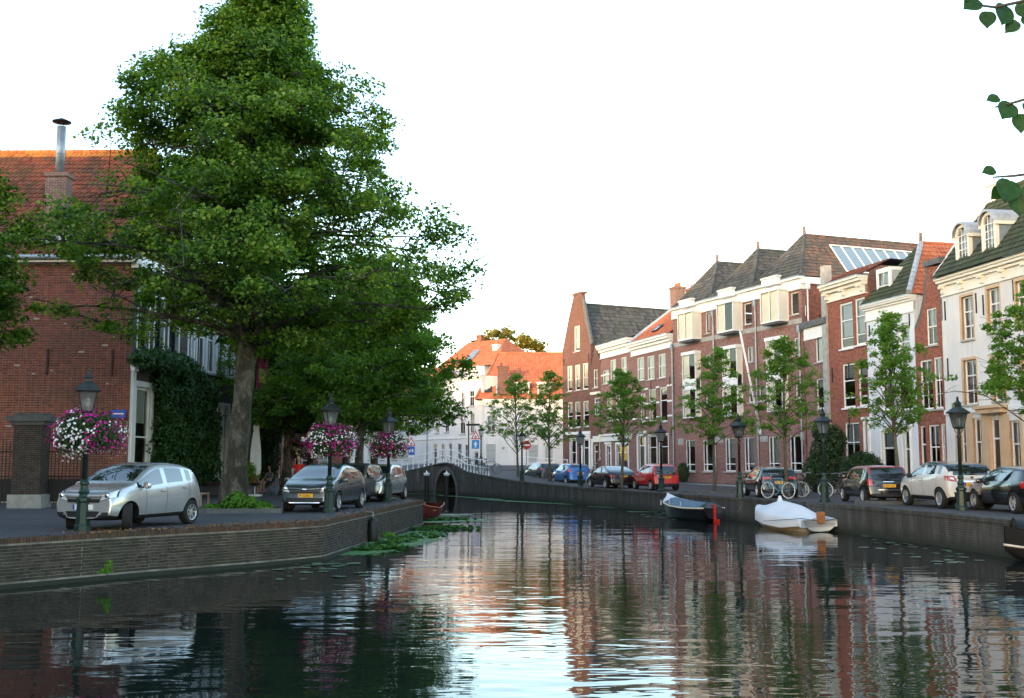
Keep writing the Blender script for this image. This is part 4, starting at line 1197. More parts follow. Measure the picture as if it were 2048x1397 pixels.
mb = MB(); mb.box(-.02, rd[0] - .05, -.04, -.002, 0, rd[3] + .5); mb.box(rd[0] - .05, W, -.05, -.003, rd[3] + .2, rd[3] + .7); mb.build('cream_front', M['cream'], h)
roof_quad(h, (W, .2, zg), (W, 8, zg), (W / 2, 8, zp), (W / 2, .2, zp), 'tile_grey'); roof_quad(h, (0, 8, zg), (0, .2, zg), (W / 2, .2, zp), (W / 2, 8, zp), 'tile_grey')
shell(h, W, zg, 8, 'brick_brown')

# ---------- tall brown gable house at the far end of the row
H = House('tall_gable_house', 'tall brown-red brick house with steep pointed gable at the far end of the right row', P8, P7b)
h = H.o; W = H.w
zl = H.z(1126, 560 + 440 / 3.037); zrr = H.z(1183, 560 + 400 / 3.037)
pk = [H.uz(1100 + x / 3.037, 560 + y / 3.037) for x, y in ((248,395), (215,240), (194,112), (192,82), (140,82), (140,112), (112,240), (80,430))]
outer = [(0, 0), (W, 0), (W, pk[0][1])] + [(min(W - .02, max(.02, a)), b) for a, b in pk[1:-1]] + [(0, pk[-1][1])]
rs = [H.rect(*Z5(*q)) for q in ((146,280,181,435), (104,523,135,678), (151,516,183,672), (197,506,231,665), (106,744,137,902), (151,740,185,897), (200,735,235,892))]
rs = [(max(.2, a), min(W - .2, b), c, d) for a, b, c, d in rs]
rg = H.rect(*Z5(126, 970, 160, 1130)); rg = (rg[0], rg[1], .6, rg[3]); rd = H.rect(*Z5(200, 970, 238, 1150)); rd = (rd[0], rd[1], .1, rd[3])
wall_poly(h, outer, rs + [rg, rd], M['brick_brown'], depth=.35)
for k, r_ in enumerate(rs): window(h, r_, fw=.09, cols=1, rail=.45, curtain=(.9 if k < 4 else .4, 'curtain'))
window(h, rg, fw=.1, cols=1, rail=.6, casing=.12); door(h, rd, casing=.25)
mb = MB(); zf = rd[3] + .45; mb.box(.1, W - .05, -.12, -.002, zf, zf + .25); mb.build('string_course', M['white'], h)
zp = pk[2][1] - .4; um = (pk[2][0] + pk[5][0]) / 2
roof_quad(h, (W, .35, pk[0][1]), (W, 11, pk[0][1]), (um, 11, zp), (um, .35, zp), 'tile_grey', tw=.3, th=.4)
roof_quad(h, (0, 11, pk[-1][1]), (0, .35, pk[-1][1]), (um, .35, zp), (um, 11, zp), 'tile_grey', tw=.3, th=.4)
ridge_tiles(h, (um, .35, zp + .02), (um, 11, zp + .02), 'tile_grey')
mb = MB(); mb.box(pk[4][0] - .1, pk[3][0] + .1, -.06, .55, pk[3][1], pk[3][1] + .18); mb.build('gable_cap', M['brick_chimney'], h)
mb = MB()
for (a, b) in ((pk[0], pk[1]), (pk[1], pk[2])): mb.tube([(min(W, a[0]), .15, a[1] + .05), (min(W, b[0]), .15, b[1] + .05)], .2, 6)
mb.build('gable_coping', M['stone_dark'], h)
shell(h, W, pk[0][1], 11, 'brick_brown', hl=pk[-1][1], hr=pk[0][1])
anchors(h, [(.3, rs[1][3] + .4), (W - .3, rs[1][3] + .5)], .6)
# ================================================================ WHITE HOUSES BEHIND THE BRIDGE
Z4 = zm(780, 640, 3.325)
GB = 1.25                                        # street level behind the bridge
C0 = P(964.5, 112.0); 
_dl = Vector((-.6, 1, 0)).normalized()
CL = C0 + _dl * 15.5; CLL = CL + Vector((-.75, 1, 0)).normalized() * 17
CR = C0 + Vector((1, -.02, 0)) * 17.5
H = House('white_corner_house', 'tall three-storey white plastered corner house behind the arch bridge', CL, C0, base=GB)
h = H.o; W = H.w
zc1 = H.z(960, 752)
rs = [H.rect(*Z4(*q)) for q in ((470,482,496,580), (527,470,560,575), (464,627,500,760), (530,619,562,755))]
rs += [H.rect(*Z4(*q)) for q in ((302,627,328,755), (364,619,392,748))]
rg = [H.rect(*Z4(*q)) for q in ((340,826,362,900), (389,822,412,900), (447,822,475,900), (497,830,525,905))]
rg = [(a, b, .5, d) for a, b, c, d in rg]
rd = H.rect(*Z4(287, 825, 312, 930)); rd = (rd[0], rd[1], .05, rd[3])
rd2 = H.rect(*Z4(553, 858, 587, 930)); rd2 = (rd2[0], rd2[1], .05, rd2[3])
rs = [r_ for r_ in rs if r_[0] > .15]
ok_ = [r_ for r_ in rs + rg + [rd, rd2] if r_[0] > .1 and r_[1] < W - .1]
wall_poly(h, [(0, 0), (W, 0), (W, zc1), (0, zc1)], ok_, M['plaster_white'])
for r_ in ok_:
    if r_ in (rd, rd2): door(h, r_, mat='door_dark')
    else: window(h, r_, fw=.07, cols=2, rail=.62, glass='glass_old', curtain=(.3, 'curtain') if wr.random() < .3 else None)
cornice(h, 0, W, zc1 - .9, zc1, .4, 'plaster_white', frieze=.6)
mb = MB(); zz_ = rg[0][3] + .5; mb.box(0, W, -.07, -.002, zz_, zz_ + .2); mb.build('string_course', M['white'], h)
mb = MB(); a_ = H.uz(935, 858); mb.tube([(a_[0], -.02, a_[1]), (a_[0] - 1.0, -1.6, a_[1] + 5.0)], .05, 8); mb.build('flagpole', M['white'], h)
shell(h, W, zc1, 9, 'plaster_white')
mb = MB(); mb.face([(0, 0, zc1 - .05), (W, 0, zc1 - .05), (W, 9, zc1 - .05), (0, 9, zc1 - .05)]); mb.build('flat_roof', M['lead'], h)

H = House('white_terrace_house', 'lower white plastered house behind the bridge railing, half hidden by trees', CLL, CL, base=GB - .3)
h = H.o; W = H.w; zc1 = 8.2
rs = []
for k in range(6):
    u_ = 1.0 + k * 2.7
    rs += [(u_, u_ + 1.1, 4.6, 6.9), (u_, u_ + 1.1, .9, 3.4)]
wall_poly(h, [(0, 0), (W, 0), (W, zc1), (0, zc1)], rs, M['plaster_white'])
for r_ in rs: window(h, r_, fw=.08, cols=2, rail=.6, glass='glass_old')
cornice(h, 0, W, zc1 - .6, zc1, .4, 'plaster_white')
shell(h, W, zc1, 9, 'plaster_white')
roof_quad(h, (0, -.1, zc1 + .03), (W, -.1, zc1 + .03), (W, 4.5, zc1 + 3.6), (0, 4.5, zc1 + 3.6), 'tile_orange')
roof_quad(h, (W, 9, zc1), (0, 9, zc1), (0, 4.5, zc1 + 3.6), (W, 4.5, zc1 + 3.6), 'tile_orange')

H = House('orange_roof_house', 'white house with a big orange tiled roof, brick chimney and two dormers beyond the bridge', C0 + Vector((.12, -.3, 0)), CR, base=GB)
h = H.o; W = H.w
ze = H.z(1000, 801)
rw = [H.rect(*Z4(645, 634, 703, 748)), H.rect(*Z4(925, 700, 975, 755))]
rgar = [H.rect(*Z4(640, 828, 703, 950)), H.rect(*Z4(922, 832, 985, 945)), H.rect(*Z4(1032, 842, 1082, 945))]
rgar = [(a, b, .08, d) for a, b, c, d in rgar]
wall_poly(h, [(0, 0), (W, 0), (W, ze), (0, ze)], rw + rgar, M['plaster_white'])
window(h, rw[0], fw=.08, cols=2, rail=.36, curtain=(.62, 'curtain')); window(h, rw[1], fw=.08, cols=2, rail=.4)
for r_ in rgar:
    u0, u1, z0, z1 = r_; mb = MB(); mb.box(u0, u1, .06, .12, z0, z1)
    g_ = mb.build('garage_door', plain('garage_grey%d' % len(bpy.data.materials), (.42, .44, .45), .6, .08, 2), h)
    m2 = MB(); m2.box(u0, u1, .045, .06, z0 + (z1 - z0) * .66, z0 + (z1 - z0) * .70)
    for q in range(1, 4): uu = u0 + (u1 - u0) * q / 4; m2.box(uu - .015, uu + .015, .05, .06, z0, z1)
    m2.build('panel_rib', M['stone'], g_)
mb = MB(); mb.box(-.05, W + .05, -.2, .1, ze - .22, ze - .02); mb.box(-.08, W + .08, -.3, .1, ze - .019, ze + .1); mb.build('eaves_board', M['white'], h)
zr = H.z(985, 707) + .42; YR = 4.6
roof_quad(h, (-.8, -.3, ze + .1), (W, -.3, ze + .1), (W - .3, YR, zr), (1.4, YR, zr), 'tile_orange', tw=.26, th=.36)
roof_quad(h, (-.8, 9.5, ze + .1), (-.8, -.3, ze + .1), (1.4, YR, zr), (1.4, YR + .1, zr), 'tile_orange')
roof_quad(h, (W, 9.5, ze), (0, 9.5, ze), (1.4, YR, zr), (W - .3, YR, zr), 'tile_orange')
ridge_tiles(h, (1.4, YR, zr + .03), (W - .3, YR, zr + .03), 'tile_orange', .13); ridge_tiles(h, (-.8, -.3, ze + .15), (1.4, YR, zr), 'tile_orange', .13)
mb = MB(); mb.tube([(W - .1, -.4, ze + .25), (W - .35, YR, zr + .2)], .2, 6); mb.face([(W, 0, 0), (W, 9.5, 0), (W, 9.5, ze), (W - .3, YR, zr + .1), (W, -.2, ze)]); mb.build('gable_wall', M['plaster_white'], h)
chimney(h, W - .4, YR, zr - .8, zr + .9, .8, .7, 'brick_brown', 0)
def slope(u, t): return Vector((u, -.3 + (YR + .3) * t, ze + .1 + (zr - ze - .1) * t))
cu = H.uz(1006, 780)[0]
cb_ = slope(cu, .12); mb = MB(); mb.box(cu - .55, cu + .55, cb_.y - .3, cb_.y + .7, cb_.z - .1, cb_.z + 2.6); mb.box(cu - .62, cu + .62, cb_.y - .37, cb_.y + .77, cb_.z + 2.6, cb_.z + 2.78)
mb.tube([(cu - .2, cb_.y + .2, cb_.z + 2.78), (cu - .2, cb_.y + .2, cb_.z + 3.15)], .13, 10); mb.build('chimney', M['brick_brown'], h)
mb = MB(); mb.box(cu - .72, cu - .56, cb_.y - .4, cb_.y + .9, cb_.z - .25, cb_.z + .9, 0, None); mb.build('flashing', M['lead'], h)
for x0, x1 in ((1031, 1059), (1075, 1102)):
    u0, u1 = H.uz(x0, 790)[0], H.uz(x1, 790)[0]; b_ = slope(u0, .10)
    dm = link('dormer', None, h, (u0, b_.y, b_.z)); w_ = u1 - u0
    mb = MB(); mb.box(-.1, w_ + .1, -.15, 1.6, 1.12, 1.25); mb.box(0, .1, 0, .1, 0, 1.12); mb.box(w_ - .1, w_, 0, .1, 0, 1.12); mb.build('dormer_frame', M['white'], dm)
    window(dm, (.1, w_ - .1, 0, 1.12), fw=.06, cols=2, rail=0, y=.02, sill=False)
    mb = MB(); mb.face([(.02, .1, .0), (.02, 1.5, 1.12), (.02, .1, 1.12)]); mb.face([(w_ - .02, .1, 0), (w_ - .02, .1, 1.12), (w_ - .02, 1.5, 1.12)]); mb.build('dormer_cheek', M['white'], dm)
u0, u1 = H.uz(970, 790)[0], H.uz(982, 790)[0]
mb = MB(); nrm = Vector((0, -(zr - ze), YR)).normalized() * .09
q = [slope(u0, .14) + nrm, slope(u1, .14) + nrm, slope(u1, .42) + nrm, slope(u0, .42) + nrm]
rl = link('rooflight', None, h)
for a, b in ((0, 1), (1, 2), (2, 3), (3, 0)): mb.tube([q[a], q[b]], .07, 6)
mb.build('rooflight_frame', M['frame_dark'], rl); mb = MB(); mb.face(q); mb.build('pane', M['glass'], rl)
shell(h, W, ze, 9.5, 'plaster_white', right=False)

# taller roof behind, catching the last sun
A_ = P(870, 134); B_ = P(968, 128)
H = House('back_orange_house', 'taller orange-roofed house rising behind the white corner house', A_, B_, base=GB)
h = H.o; W = H.w; ze = H.z(930, 735); zr = H.z(930, 683) + .5
wall_poly(h, [(0, 0), (W, 0), (W, ze), (0, ze)], [], M['plaster_white'])
roof_quad(h, (0, -.2, ze), (W + 2.2, -.2, ze), (W - 1.0, 4.5, zr), (1, 4.5, zr), 'tile_orange', tw=.28, th=.38)
roof_quad(h, (W + 2.2, -.2, ze), (W + 2.2, 9, ze), (W - 1.0, 4.6, zr), (W - 1.0, 4.5, zr), 'tile_orange')
roof_quad(h, (W, 9, ze), (0, 9, ze), (1, 4.5, zr), (W - 1, 4.5, zr), 'tile_orange')
chimney(h, W - .6, 2.6, zr - 3.2, zr - .9, .8, .6, 'plaster_cream', 2); chimney(h, W * .36, 4.6, zr - .5, zr + .8, .8, .6, 'brick_redder', 0)
mb = MB(); s0 = Vector((W * .50, 1.0, ze + .8)); q = [Vector((W * .5, .8, ze + .95)), Vector((W * .5 + 1.3, .8, ze + .95)), Vector((W * .5 + .9, 2.6, ze + .95 + (zr - ze) * .38)), Vector((W * .5 - .3, 2.6, ze + .95 + (zr - ze) * .38))]
mb.face(q); rl = mb.build('rooflight', M['zinc'], h)
shell(h, W, ze, 9, 'plaster_white')

# ================================================================ LEFT BANK BUILDINGS
LC = P(254, 42.0); LF = LC + Vector((.09, 1, 0)).normalized() * 5.6; LF2 = LF + Vector((.09, 1, 0)).normalized() * 10.4
Zl5 = zm(250, 540, 3.175)
# -- near brick house: the long side wall faces the camera, the front faces the canal
SD = Vector((-1, .02, 0)).normalized()
SIDE_L = LC + SD * 15.0
H = House('left_brick_house', 'big dark red brick house with a steep rust-red pantile roof on the left bank', LC, LF, base=0.0)
h = H.o; W = H.w
HE = 9.45
rs = [H.rect(*Zl5(*q)) for q in ((82, 90, 152, 532), (187, 180, 245, 535), (277, 262, 340, 535))]
u_tops = [r_[3] for r_ in rs]; zt_ = sum(u_tops) / 3; zb_ = sum(r_[2] for r_ in rs) / 3
rs = [(r_[0], r_[1], zb_, zt_) for r_ in rs]
rg = H.rect(*Zl5(62, 745, 158, 1200)); rg = (max(.35, rg[0]), rg[1], .55, rg[3])
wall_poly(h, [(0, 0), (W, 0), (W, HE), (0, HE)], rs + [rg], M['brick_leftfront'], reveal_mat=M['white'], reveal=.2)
for r_ in rs: window(h, r_, fw=.09, cols=2, rail=.5, bars=1, lower_bars=1, frame='frame_dark', glass='glass_old', y=.14, curtain=(.4, 'curtain')); 
for r_ in rs:
    mb = MB(); mb.box(r_[0] - .1, r_[0], -.03, .14, r_[2], r_[3] + .1); mb.box(r_[1], r_[1] + .1, -.03, .14, r_[2], r_[3] + .1); mb.box(r_[0], r_[1], -.03, .14, r_[3], r_[3] + .1); mb.build('architrave', M['white'], h)
window(h, rg, fw=.12, cols=1, rail=.5, frame='white', glass='glass_old', casing=.22)
mb = MB(); mb.box(.05, .3, -.12, -.002, .3, rg[3] + .55); mb.box(0, .36, -.18, -.002, rg[3] + .55, rg[3] + .8); mb.build('pilaster', M['white'], h)
mb = MB(); mb.box(-.05, W, -.35, .1, HE - .45, HE - .02); mb.build('cornice', M['white'], h)
# side wall brick by brick, in its own frame: x to the left along the wall
side = link('side_wall', None, h, (0, 0, 0), (0, 0, math.atan2(SD.y, SD.x) - H.ang))
mb = MB(); SLEN = 15.0; sgn = -1
# outward side of this wall is local +y (towards the camera)
mb.face([(0, 0, 0), (SLEN, 0, 0), (SLEN, 0, HE - .3), (0, 0, HE - .3)]); mb.build('wall', M['mortar'], side)
bmesh_l = MB(); bmesh_l.box(-.105, .105, -.02, .010, -.027, .027); bl = bmesh_l.mesh('brick', M['brick_left'])
rest = MB(); single = 0; z = .06; row = 0; rr_ = random.Random(5)
while z < HE - .34:
    header = row % 2; pit = .115 if header else .225; s = pit / 2 + (0.0 if not header else .0)
    vis0 = 0.0
    while s < 9.2:
        if rr_.random() < .997:
            if not header and single < 300 and 3.2 < z < 7.6 and s < 4.6:
                link('brick', bl, side, (s, rr_.uniform(-.003, .004), z)); single += 1
            else:
                hw = pit / 2 - .0055; j = rr_.uniform(-.003, .004)
                i0 = len(rest.v)
                rest.v += [(s - hw, .010 + j, z - .027), (s + hw, .010 + j, z - .027), (s + hw, .010 + j, z + .027), (s - hw, .010 + j, z + .027), (s - hw, -.004, z - .027), (s + hw, -.004, z - .027), (s + hw, -.004, z + .027), (s - hw, -.004, z + .027)]
                for q in ((0, 1, 2, 3), (0, 4, 5, 1), (1, 5, 6, 2), (2, 6, 7, 3), (3, 7, 4, 0)): rest.f.append(tuple(i0 + k for k in q)); rest.m.append(0)
        s += pit
    row += 1; z += .0645
o = rest.build('brick_courses', M['brick_left'], side); o['kind'] = 'stuff'
for (s, zz_) in ((.75, 7.9), (.7, 5.3), (3.2, 5.35)):
    mb = MB(); mb.box(s - .03, s + .03, .015, .06, zz_ - .5, zz_ + .5); mb.build('wall_anchor', M['black'], side)
# gutter and eaves
mb = MB(); mb.box(-.1, SLEN, -.25, .42, HE - .28, HE - .12); mb.build('eaves_board', M['cream'], side)
mb = MB(); mb.tube([(-.1, .5, HE - .1), (SLEN, .5, HE - .1)], .1, 10); mb.build('gutter', M['zinc'], side)
# roof slope facing the camera
YR, ZR = 5.4, HE + 5.65
ro = link('roof', None, h, (0, 0, 0), (0, 0, math.atan2(SD.y, SD.x) - H.ang))
e0, e1, q1, q0 = Vector((SLEN, .38, HE - .12)), Vector((-.1, .38, HE - .12)), Vector((1.2, -YR, ZR)), Vector((SLEN, -YR, ZR))
mb = MB(); mb.face([e0, e1, q1, q0]); mb.build('roof_slope', M['mortar_dark'], ro)
sv = (Vector((0, -YR, ZR)) - Vector((0, .38, HE - .12))); sl_ = sv.length; sv.normalize(); ev = Vector((-1, 0, 0)); nv = ev.cross(sv)
if nv.z < 0: nv = -nv
tw, th = .215, .335; nr = int(sl_ / th); th = sl_ / nr
tm = MB(); prof = [0, .25, .8, 1, .8, .3, .05]
for k, w_ in enumerate(prof):
    x = -tw / 2 + tw * k / 6
    tm.v += [tuple(ev * x + sv * -.04 + nv * (.045 + .04 * w_)), tuple(ev * x + sv * (th + .01) + nv * (.008 + .038 * w_)), tuple(ev * x + sv * -.04 + nv * (.018 + .04 * w_))]
for k in range(6):
    a, b = 3 * k, 3 * k + 3
    tm.f += [(a, b, b + 1, a + 1), (a + 2, b + 2, b, a)]; tm.m += [0, 0]
tile_me = tm.mesh('roof_tile', M['tile_rust']); tile_li = tm.mesh('roof_tile_lichen', M['tile_lichen'])
single = 0; V, F = [], []; tv = tm.v; tf = tm.f; VL, FL = [], []
for r_ in range(nr):
    t_ = (r_ + .5) / nr; xr = -.1 + (1.2 + .1) * t_
    c = 0
    while True:
        x = xr + tw * (c + .5)
        if x > SLEN: break
        p = Vector((x, .38, HE - .12)) + sv * (th * r_) + nv * .0 + sv * rr_.uniform(-.008, .008)
        lich = r_ >= nr - 1
        if not lich and single < 300 and x < 5.4 and 2 <= r_ < nr - 2:
            link('roof_tile', tile_me, ro, p, (0, 0, 0)); single += 1
        else:
            VV, FF = (VL, FL) if lich else (V, F)
            i0 = len(VV); VV += [tuple(Vector(q) + p) for q in tv]; FF += [tuple(i0 + k for k in f_) for f_ in tf]
        c += 1
for VV, FF, mm in ((V, F, 'tile_rust'), (VL, FL, 'tile_lichen')):
    t = MB(); t.v = VV; t.f = FF; t.m = [0] * len(FF); o = t.build('roof_tiles', M[mm], ro); o['kind'] = 'stuff'
ridge_tiles(ro, (1.2, -YR, ZR + .02), (SLEN, -YR, ZR + .02), 'tile_lichen', .14, .36)
mb = MB(); mb.face([(-.1, .38, HE - .12), (-.1, -2 * YR - .4, HE - .12), (1.2, -YR, ZR)]); mb.face([(SLEN, -2 * YR, HE - .12), (SLEN, -YR, ZR), (1.2, -YR, ZR), (-.1, -2 * YR - .4, HE - .12)]); mb.build('roof_slope', M['tile_rust'], ro)
# chimney with a steel flue on the near slope
cp_ = at(112, 478, 42.6); lc = ro.matrix_basis
px_ = (Vector((cp_.x, cp_.y, 0)) - Vector((LC.x, LC.y, 0))).dot(SD)
bt = (cp_.z - (HE - .12)) / (ZR - HE + .12); yb = .38 - (YR + .38) * bt
ch = link('chimney', None, ro, (px_, yb, cp_.z))
mb = MB(); mb.box(-.42, .42, -.35, .25, -.3, 2.45); mb.box(-.47, .47, -.40, .30, 2.45, 2.62); mb.build('stack', M['brick_chimney'], ch)
mb = MB(); mb.box(-.55, .55, .252, .34, -.35, .12); mb.box(-.62, -.425, -.5, .33, -.35, .6); mb.box(.425, .5, -.5, .3, -.3, .5); mb.build('flashing', M['lead'], ch)
mb = MB(); mb.tube([(0, -.05, 2.6), (0, -.05, 4.55)], .17, 16); mb.tube([(0, -.05, 3.4), (0, -.05, 3.45)], .18, 16); mb.build('flue', M['zinc'], ch, True)
mb = MB(); mb.lathe([(.03, 4.9), (.36, 4.76), (.36, 4.72), (.04, 4.72)], 20, Matrix.Translation((0, -.05, 0)))
for k in range(4): mb.tube([(.15 * math.cos(k * 1.57), -.05 + .15 * math.sin(k * 1.57), 4.5), (.15 * math.cos(k * 1.57), -.05 + .15 * math.sin(k * 1.57), 4.75)], .012, 5)
mb.build('flue_cap', M['black'], ch, True)
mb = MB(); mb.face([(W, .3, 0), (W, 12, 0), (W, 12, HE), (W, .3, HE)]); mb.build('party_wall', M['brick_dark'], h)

# -- next house on the left bank
H = House('left_tall_house', 'dark brick house with tall white framed windows behind the linden trunk', LF, LF2, base=0.0)
h = H.o; W = H.w; HE2 = 10.2
rs = [H.rect(*Zl5(*q)) for q in ((378, 210, 438, 560), (455, 300, 512, 690), (522, 330, 574, 690))]
ups = [(a, b, 5.6, 8.4) for a, b, c, d in rs]; du_ = ups[2][0] - ups[1][0]
ups += [(ups[2][0] + du_ * k, ups[2][1] + du_ * k, 5.6, 8.4) for k in (1, 2) if ups[2][1] + du_ * k < W - .2]
grs = [H.rect(*Zl5(*q)) for q in ((492, 840, 560, 1325), (582, 910, 612, 1310), (622, 920, 652, 1310))]
grs = [(a, b, .7, 4.2) for a, b, c, d in grs if a > .2]
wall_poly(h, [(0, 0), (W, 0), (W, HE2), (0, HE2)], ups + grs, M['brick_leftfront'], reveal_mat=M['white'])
for r_ in ups + grs: window(h, r_, fw=.1, cols=2, rail=.55, bars=1, frame='white', glass='glass_old', casing=.12)
mb = MB(); mb.box(0, W, -.5, .1, HE2 - .5, HE2); mb.build('cornice', M['white'], h)
roof_quad(h, (0, -.3, HE2), (W, -.3, HE2), (W, 4.5, HE2 + 2.4), (0, 4.5, HE2 + 2.4), 'tile_rust', tw=.3, th=.4)
mb = MB(); mb.box(0, W, -.04, -.002, 0, .42); mb.build('plinth', M['stone_dark'], h)
shell(h, W, HE2, 10, 'brick_dark')
mb = MB(); mb.tube([(W - .6, -.05, 3.9), (W + 1.2, -2.6, 8.4)], [.06, .035], 10); mb.box(W - .72, W - .48, -.14, -.002, 3.6, 4.2); mb.build('flagpole', M['white'], h, True)

# -- farther houses along the left bank (seen in gaps between the trees)
PF = [LF2 + Vector((-1.5, 1, 0)), LF2 + Vector((-2.2, 12, 0)), LF2 + Vector((-3.0, 24, 0)), LF2 + Vector((-4.5, 36, 0))]
specs = [('left_gabled_house', 'red brick house glimpsed between the tree trunks on the left bank', 'brick_redder', 7.6, 'tile_orange'), ('left_low_house', 'low red brick house with white eaves beyond the cafe', 'brick_red', 4.4, 'tile_orange'), ('left_far_house', 'brick house with cream doors at the far left bank', 'brick_red', 5.6, 'tile_rust')]
for k, (nm, lb, bm__, hh, tl) in enumerate(specs):
    H = House(nm, lb, PF[k], PF[k + 1] - Vector((.1, .6, 0)), base=0.0); h = H.o; W = H.w
    n = int(W / 2.2); rs = [(.6 + q * 2.2, 1.7 + q * 2.2, .5, 2.8) for q in range(n)]
    if hh > 7: rs += [(a, b, 4.2, 6.4) for a, b, c, d in rs]
    wall_poly(h, [(0, 0), (W, 0), (W, hh), (0, hh)], rs, M[bm__])
    for r_ in rs: window(h, r_, fw=.1, cols=2, rail=.6, frame='cream')
    mb = MB(); mb.box(-.1, W + .1, -.35, .1, hh - .35, hh - .01); mb.build('eaves_board', M['white'], h)
    roof_quad(h, (-.1, -.4, hh), (W + .1, -.4, hh), (W, 4.5, hh + 4), (0, 4.5, hh + 4), tl, tw=.28, th=.38)
    mb = MB(); mb.face([(0, 0, hh), (0, 9, hh), (0, 4.5, hh + 4)]); mb.face([(0, 9, hh), (W, 9, hh), (W, 4.5, hh + 4), (0, 4.5, hh + 4)]); mb.build('gable_end', M[bm__], h)
    shell(h, W, hh, 9, bm__)
# low brick house across the end of the left street
A_, B_ = P(520, 92.0), P(700, 96.0)
H = House('street_end_house', 'low red brick house with white gutter closing the end of the left street', A_, B_, base=0.0)
h = H.o; W = H.w
rs = [(.6 + q * 1.5, 1.5 + q * 1.5, .4, 2.6) for q in range(int((W - .5) / 1.5))]
wall_poly(h, [(0, 0), (W, 0), (W, 3.6), (0, 3.6)], rs, M['brick_red'])
for r_ in rs: window(h, r_, fw=.1, cols=1, rail=.6, frame='cream')
mb = MB(); mb.box(-.1, W, -.4, .1, 3.3, 3.62); mb.build('gutter', M['white'], h)
roof_quad(h, (-.1, -.4, 3.63), (W, -.4, 3.63), (W - 1, 4, 6.6), (1, 4, 6.6), 'tile_orange', tw=.3, th=.4)
shell(h, W, 3.6, 8, 'brick_red')

for k, (a_, b_, hh) in enumerate((((-19.5, 97), (-21.5, 108), 8.6), ((-21.5, 108.3), (-25.5, 121), 9.4), ((-25.5, 121.3), (-31, 134), 9.0))):  # houses added to shade the white walls, mostly hidden by the lindens
    H = House('left_corner_house', ['brick house at the bridge end of the left bank, behind the lindens', 'second brick house past the bridge on the left, behind the lindens', 'third brick house past the bridge on the left, behind the lindens'][k], a_, b_, base=.3)
    h = H.o; W = H.w
    rs = [(.8 + q * 2.4, 1.9 + q * 2.4, zz, zz + 2.1) for q in range(int((W - 1) / 2.4)) for zz in (.8, 4.4)]
    wall_poly(h, [(0, 0), (W, 0), (W, hh), (0, hh)], rs, M['brick_red'])
    for r_ in rs: window(h, r_, fw=.1, cols=1, rail=.5)
    roof_quad(h, (0, -.3, hh), (W, -.3, hh), (W, 4.5, hh + 3.4), (0, 4.5, hh + 3.4), 'tile_rust', tw=.3, th=.4)
    mb = MB(); mb.face([(0, 0, hh), (0, 9, hh), (0, 4.5, hh + 3.4)]); mb.face([(0, 9, hh), (W, 9, hh), (W, 4.5, hh + 3.4), (0, 4.5, hh + 3.4)]); mb.build('gable_end', M['brick_red'], h)
    shell(h, W, hh, 9, 'brick_red')
# unseen houses added out of frame to keep the low sun off the canal
for k, (y0, y1, hh, bm__) in enumerate(((-34, -20, 12.5, 'brick_dark'), (-20, -7, 13.5, 'brick_red'), (-7, 6, 12.0, 'brick_brown'), (6, 19, 13.8, 'brick_dark'), (19, 31, 12.8, 'brick_red'))):
    xf = -24.5 + y0 * -.0
    H = House('bank_house', ['row house of dark brick on the left bank, nearest the street corner', 'row house of red brick on the left bank beside the corner one', 'row house of brown brick midway along the left bank', 'row house of dark brick on the left bank with the highest ridge', 'row house of red brick on the left bank next to the iron gate'][k], (xf, y0 + .05), (xf, y1 - .05), base=0.0, group='row houses on the near left bank')
    h = H.o; W = H.w
    rs = [(.9 + q * 2.6, 2.1 + q * 2.6, zz, zz + 2.2) for q in range(int((W - 1) / 2.6)) for zz in (1.0, 4.6, 8.2)]
    wall_poly(h, [(0, 0), (W, 0), (W, hh), (0, hh)], rs, M[bm__])
    for r_ in rs: window(h, r_, fw=.1, cols=1, rail=.5)
    mb = MB(); q = [(-.02, -.4, hh), (W + .02, -.4, hh), (W + .02, 5, hh + 5.4), (-.02, 5, hh + 5.4)]; mb.face(q); mb.face([(W, 10, hh), (0, 10, hh), (0, 5, hh + 5.4), (W, 5, hh + 5.4)])
    mb.face([(0, 0, hh), (0, 10, hh), (0, 5, hh + 5.4)]); mb.face([(W, 0, hh), (W, 10, hh), (W, 5, hh + 5.4)]); mb.build('roof', M['tile_rust'], h)
    shell(h, W, hh, 10, bm__)
# ================================================================ TREES AND PLANTS
def leaf_cloud(name, C, Nrm, size, mat, parent, rng, droop=.25, kind='stuff', aspect=.8):
    """one small folded leaf per centre; C (n,3), Nrm (n,3) up-ish normals"""
    n = len(C)
    a = rng.normal(size=(n, 3)); a -= (a * Nrm).sum(1, keepdims=True) * Nrm
    a /= np.linalg.norm(a, axis=1, keepdims=True) + 1e-9
    b = np.cross(Nrm, a)
    s = (size * rng.uniform(.65, 1.25, n))[:, None]
    base = C - a * s * .5; tip = C + a * s * .55 - Nrm * s * droop
    lft = C + b * s * aspect * .5 + Nrm * s * .10 - a * s * .08; rgt = C - b * s * aspect * .5 + Nrm * s * .10 - a * s * .08
    V = np.stack([base, lft, tip, rgt], 1).reshape(-1, 3)
    i = np.arange(n)[:, None] * 4
    T = np.concatenate([i + np.array([[0, 2, 1]]), i + np.array([[0, 3, 2]])], 1).reshape(-1, 3)
    o = link(name, np_mesh(name, V, T, mat), parent)
    if kind: o['kind'] = kind
    return o
def unit(v): return v / (np.linalg.norm(v, axis=-1, keepdims=True) + 1e-9)

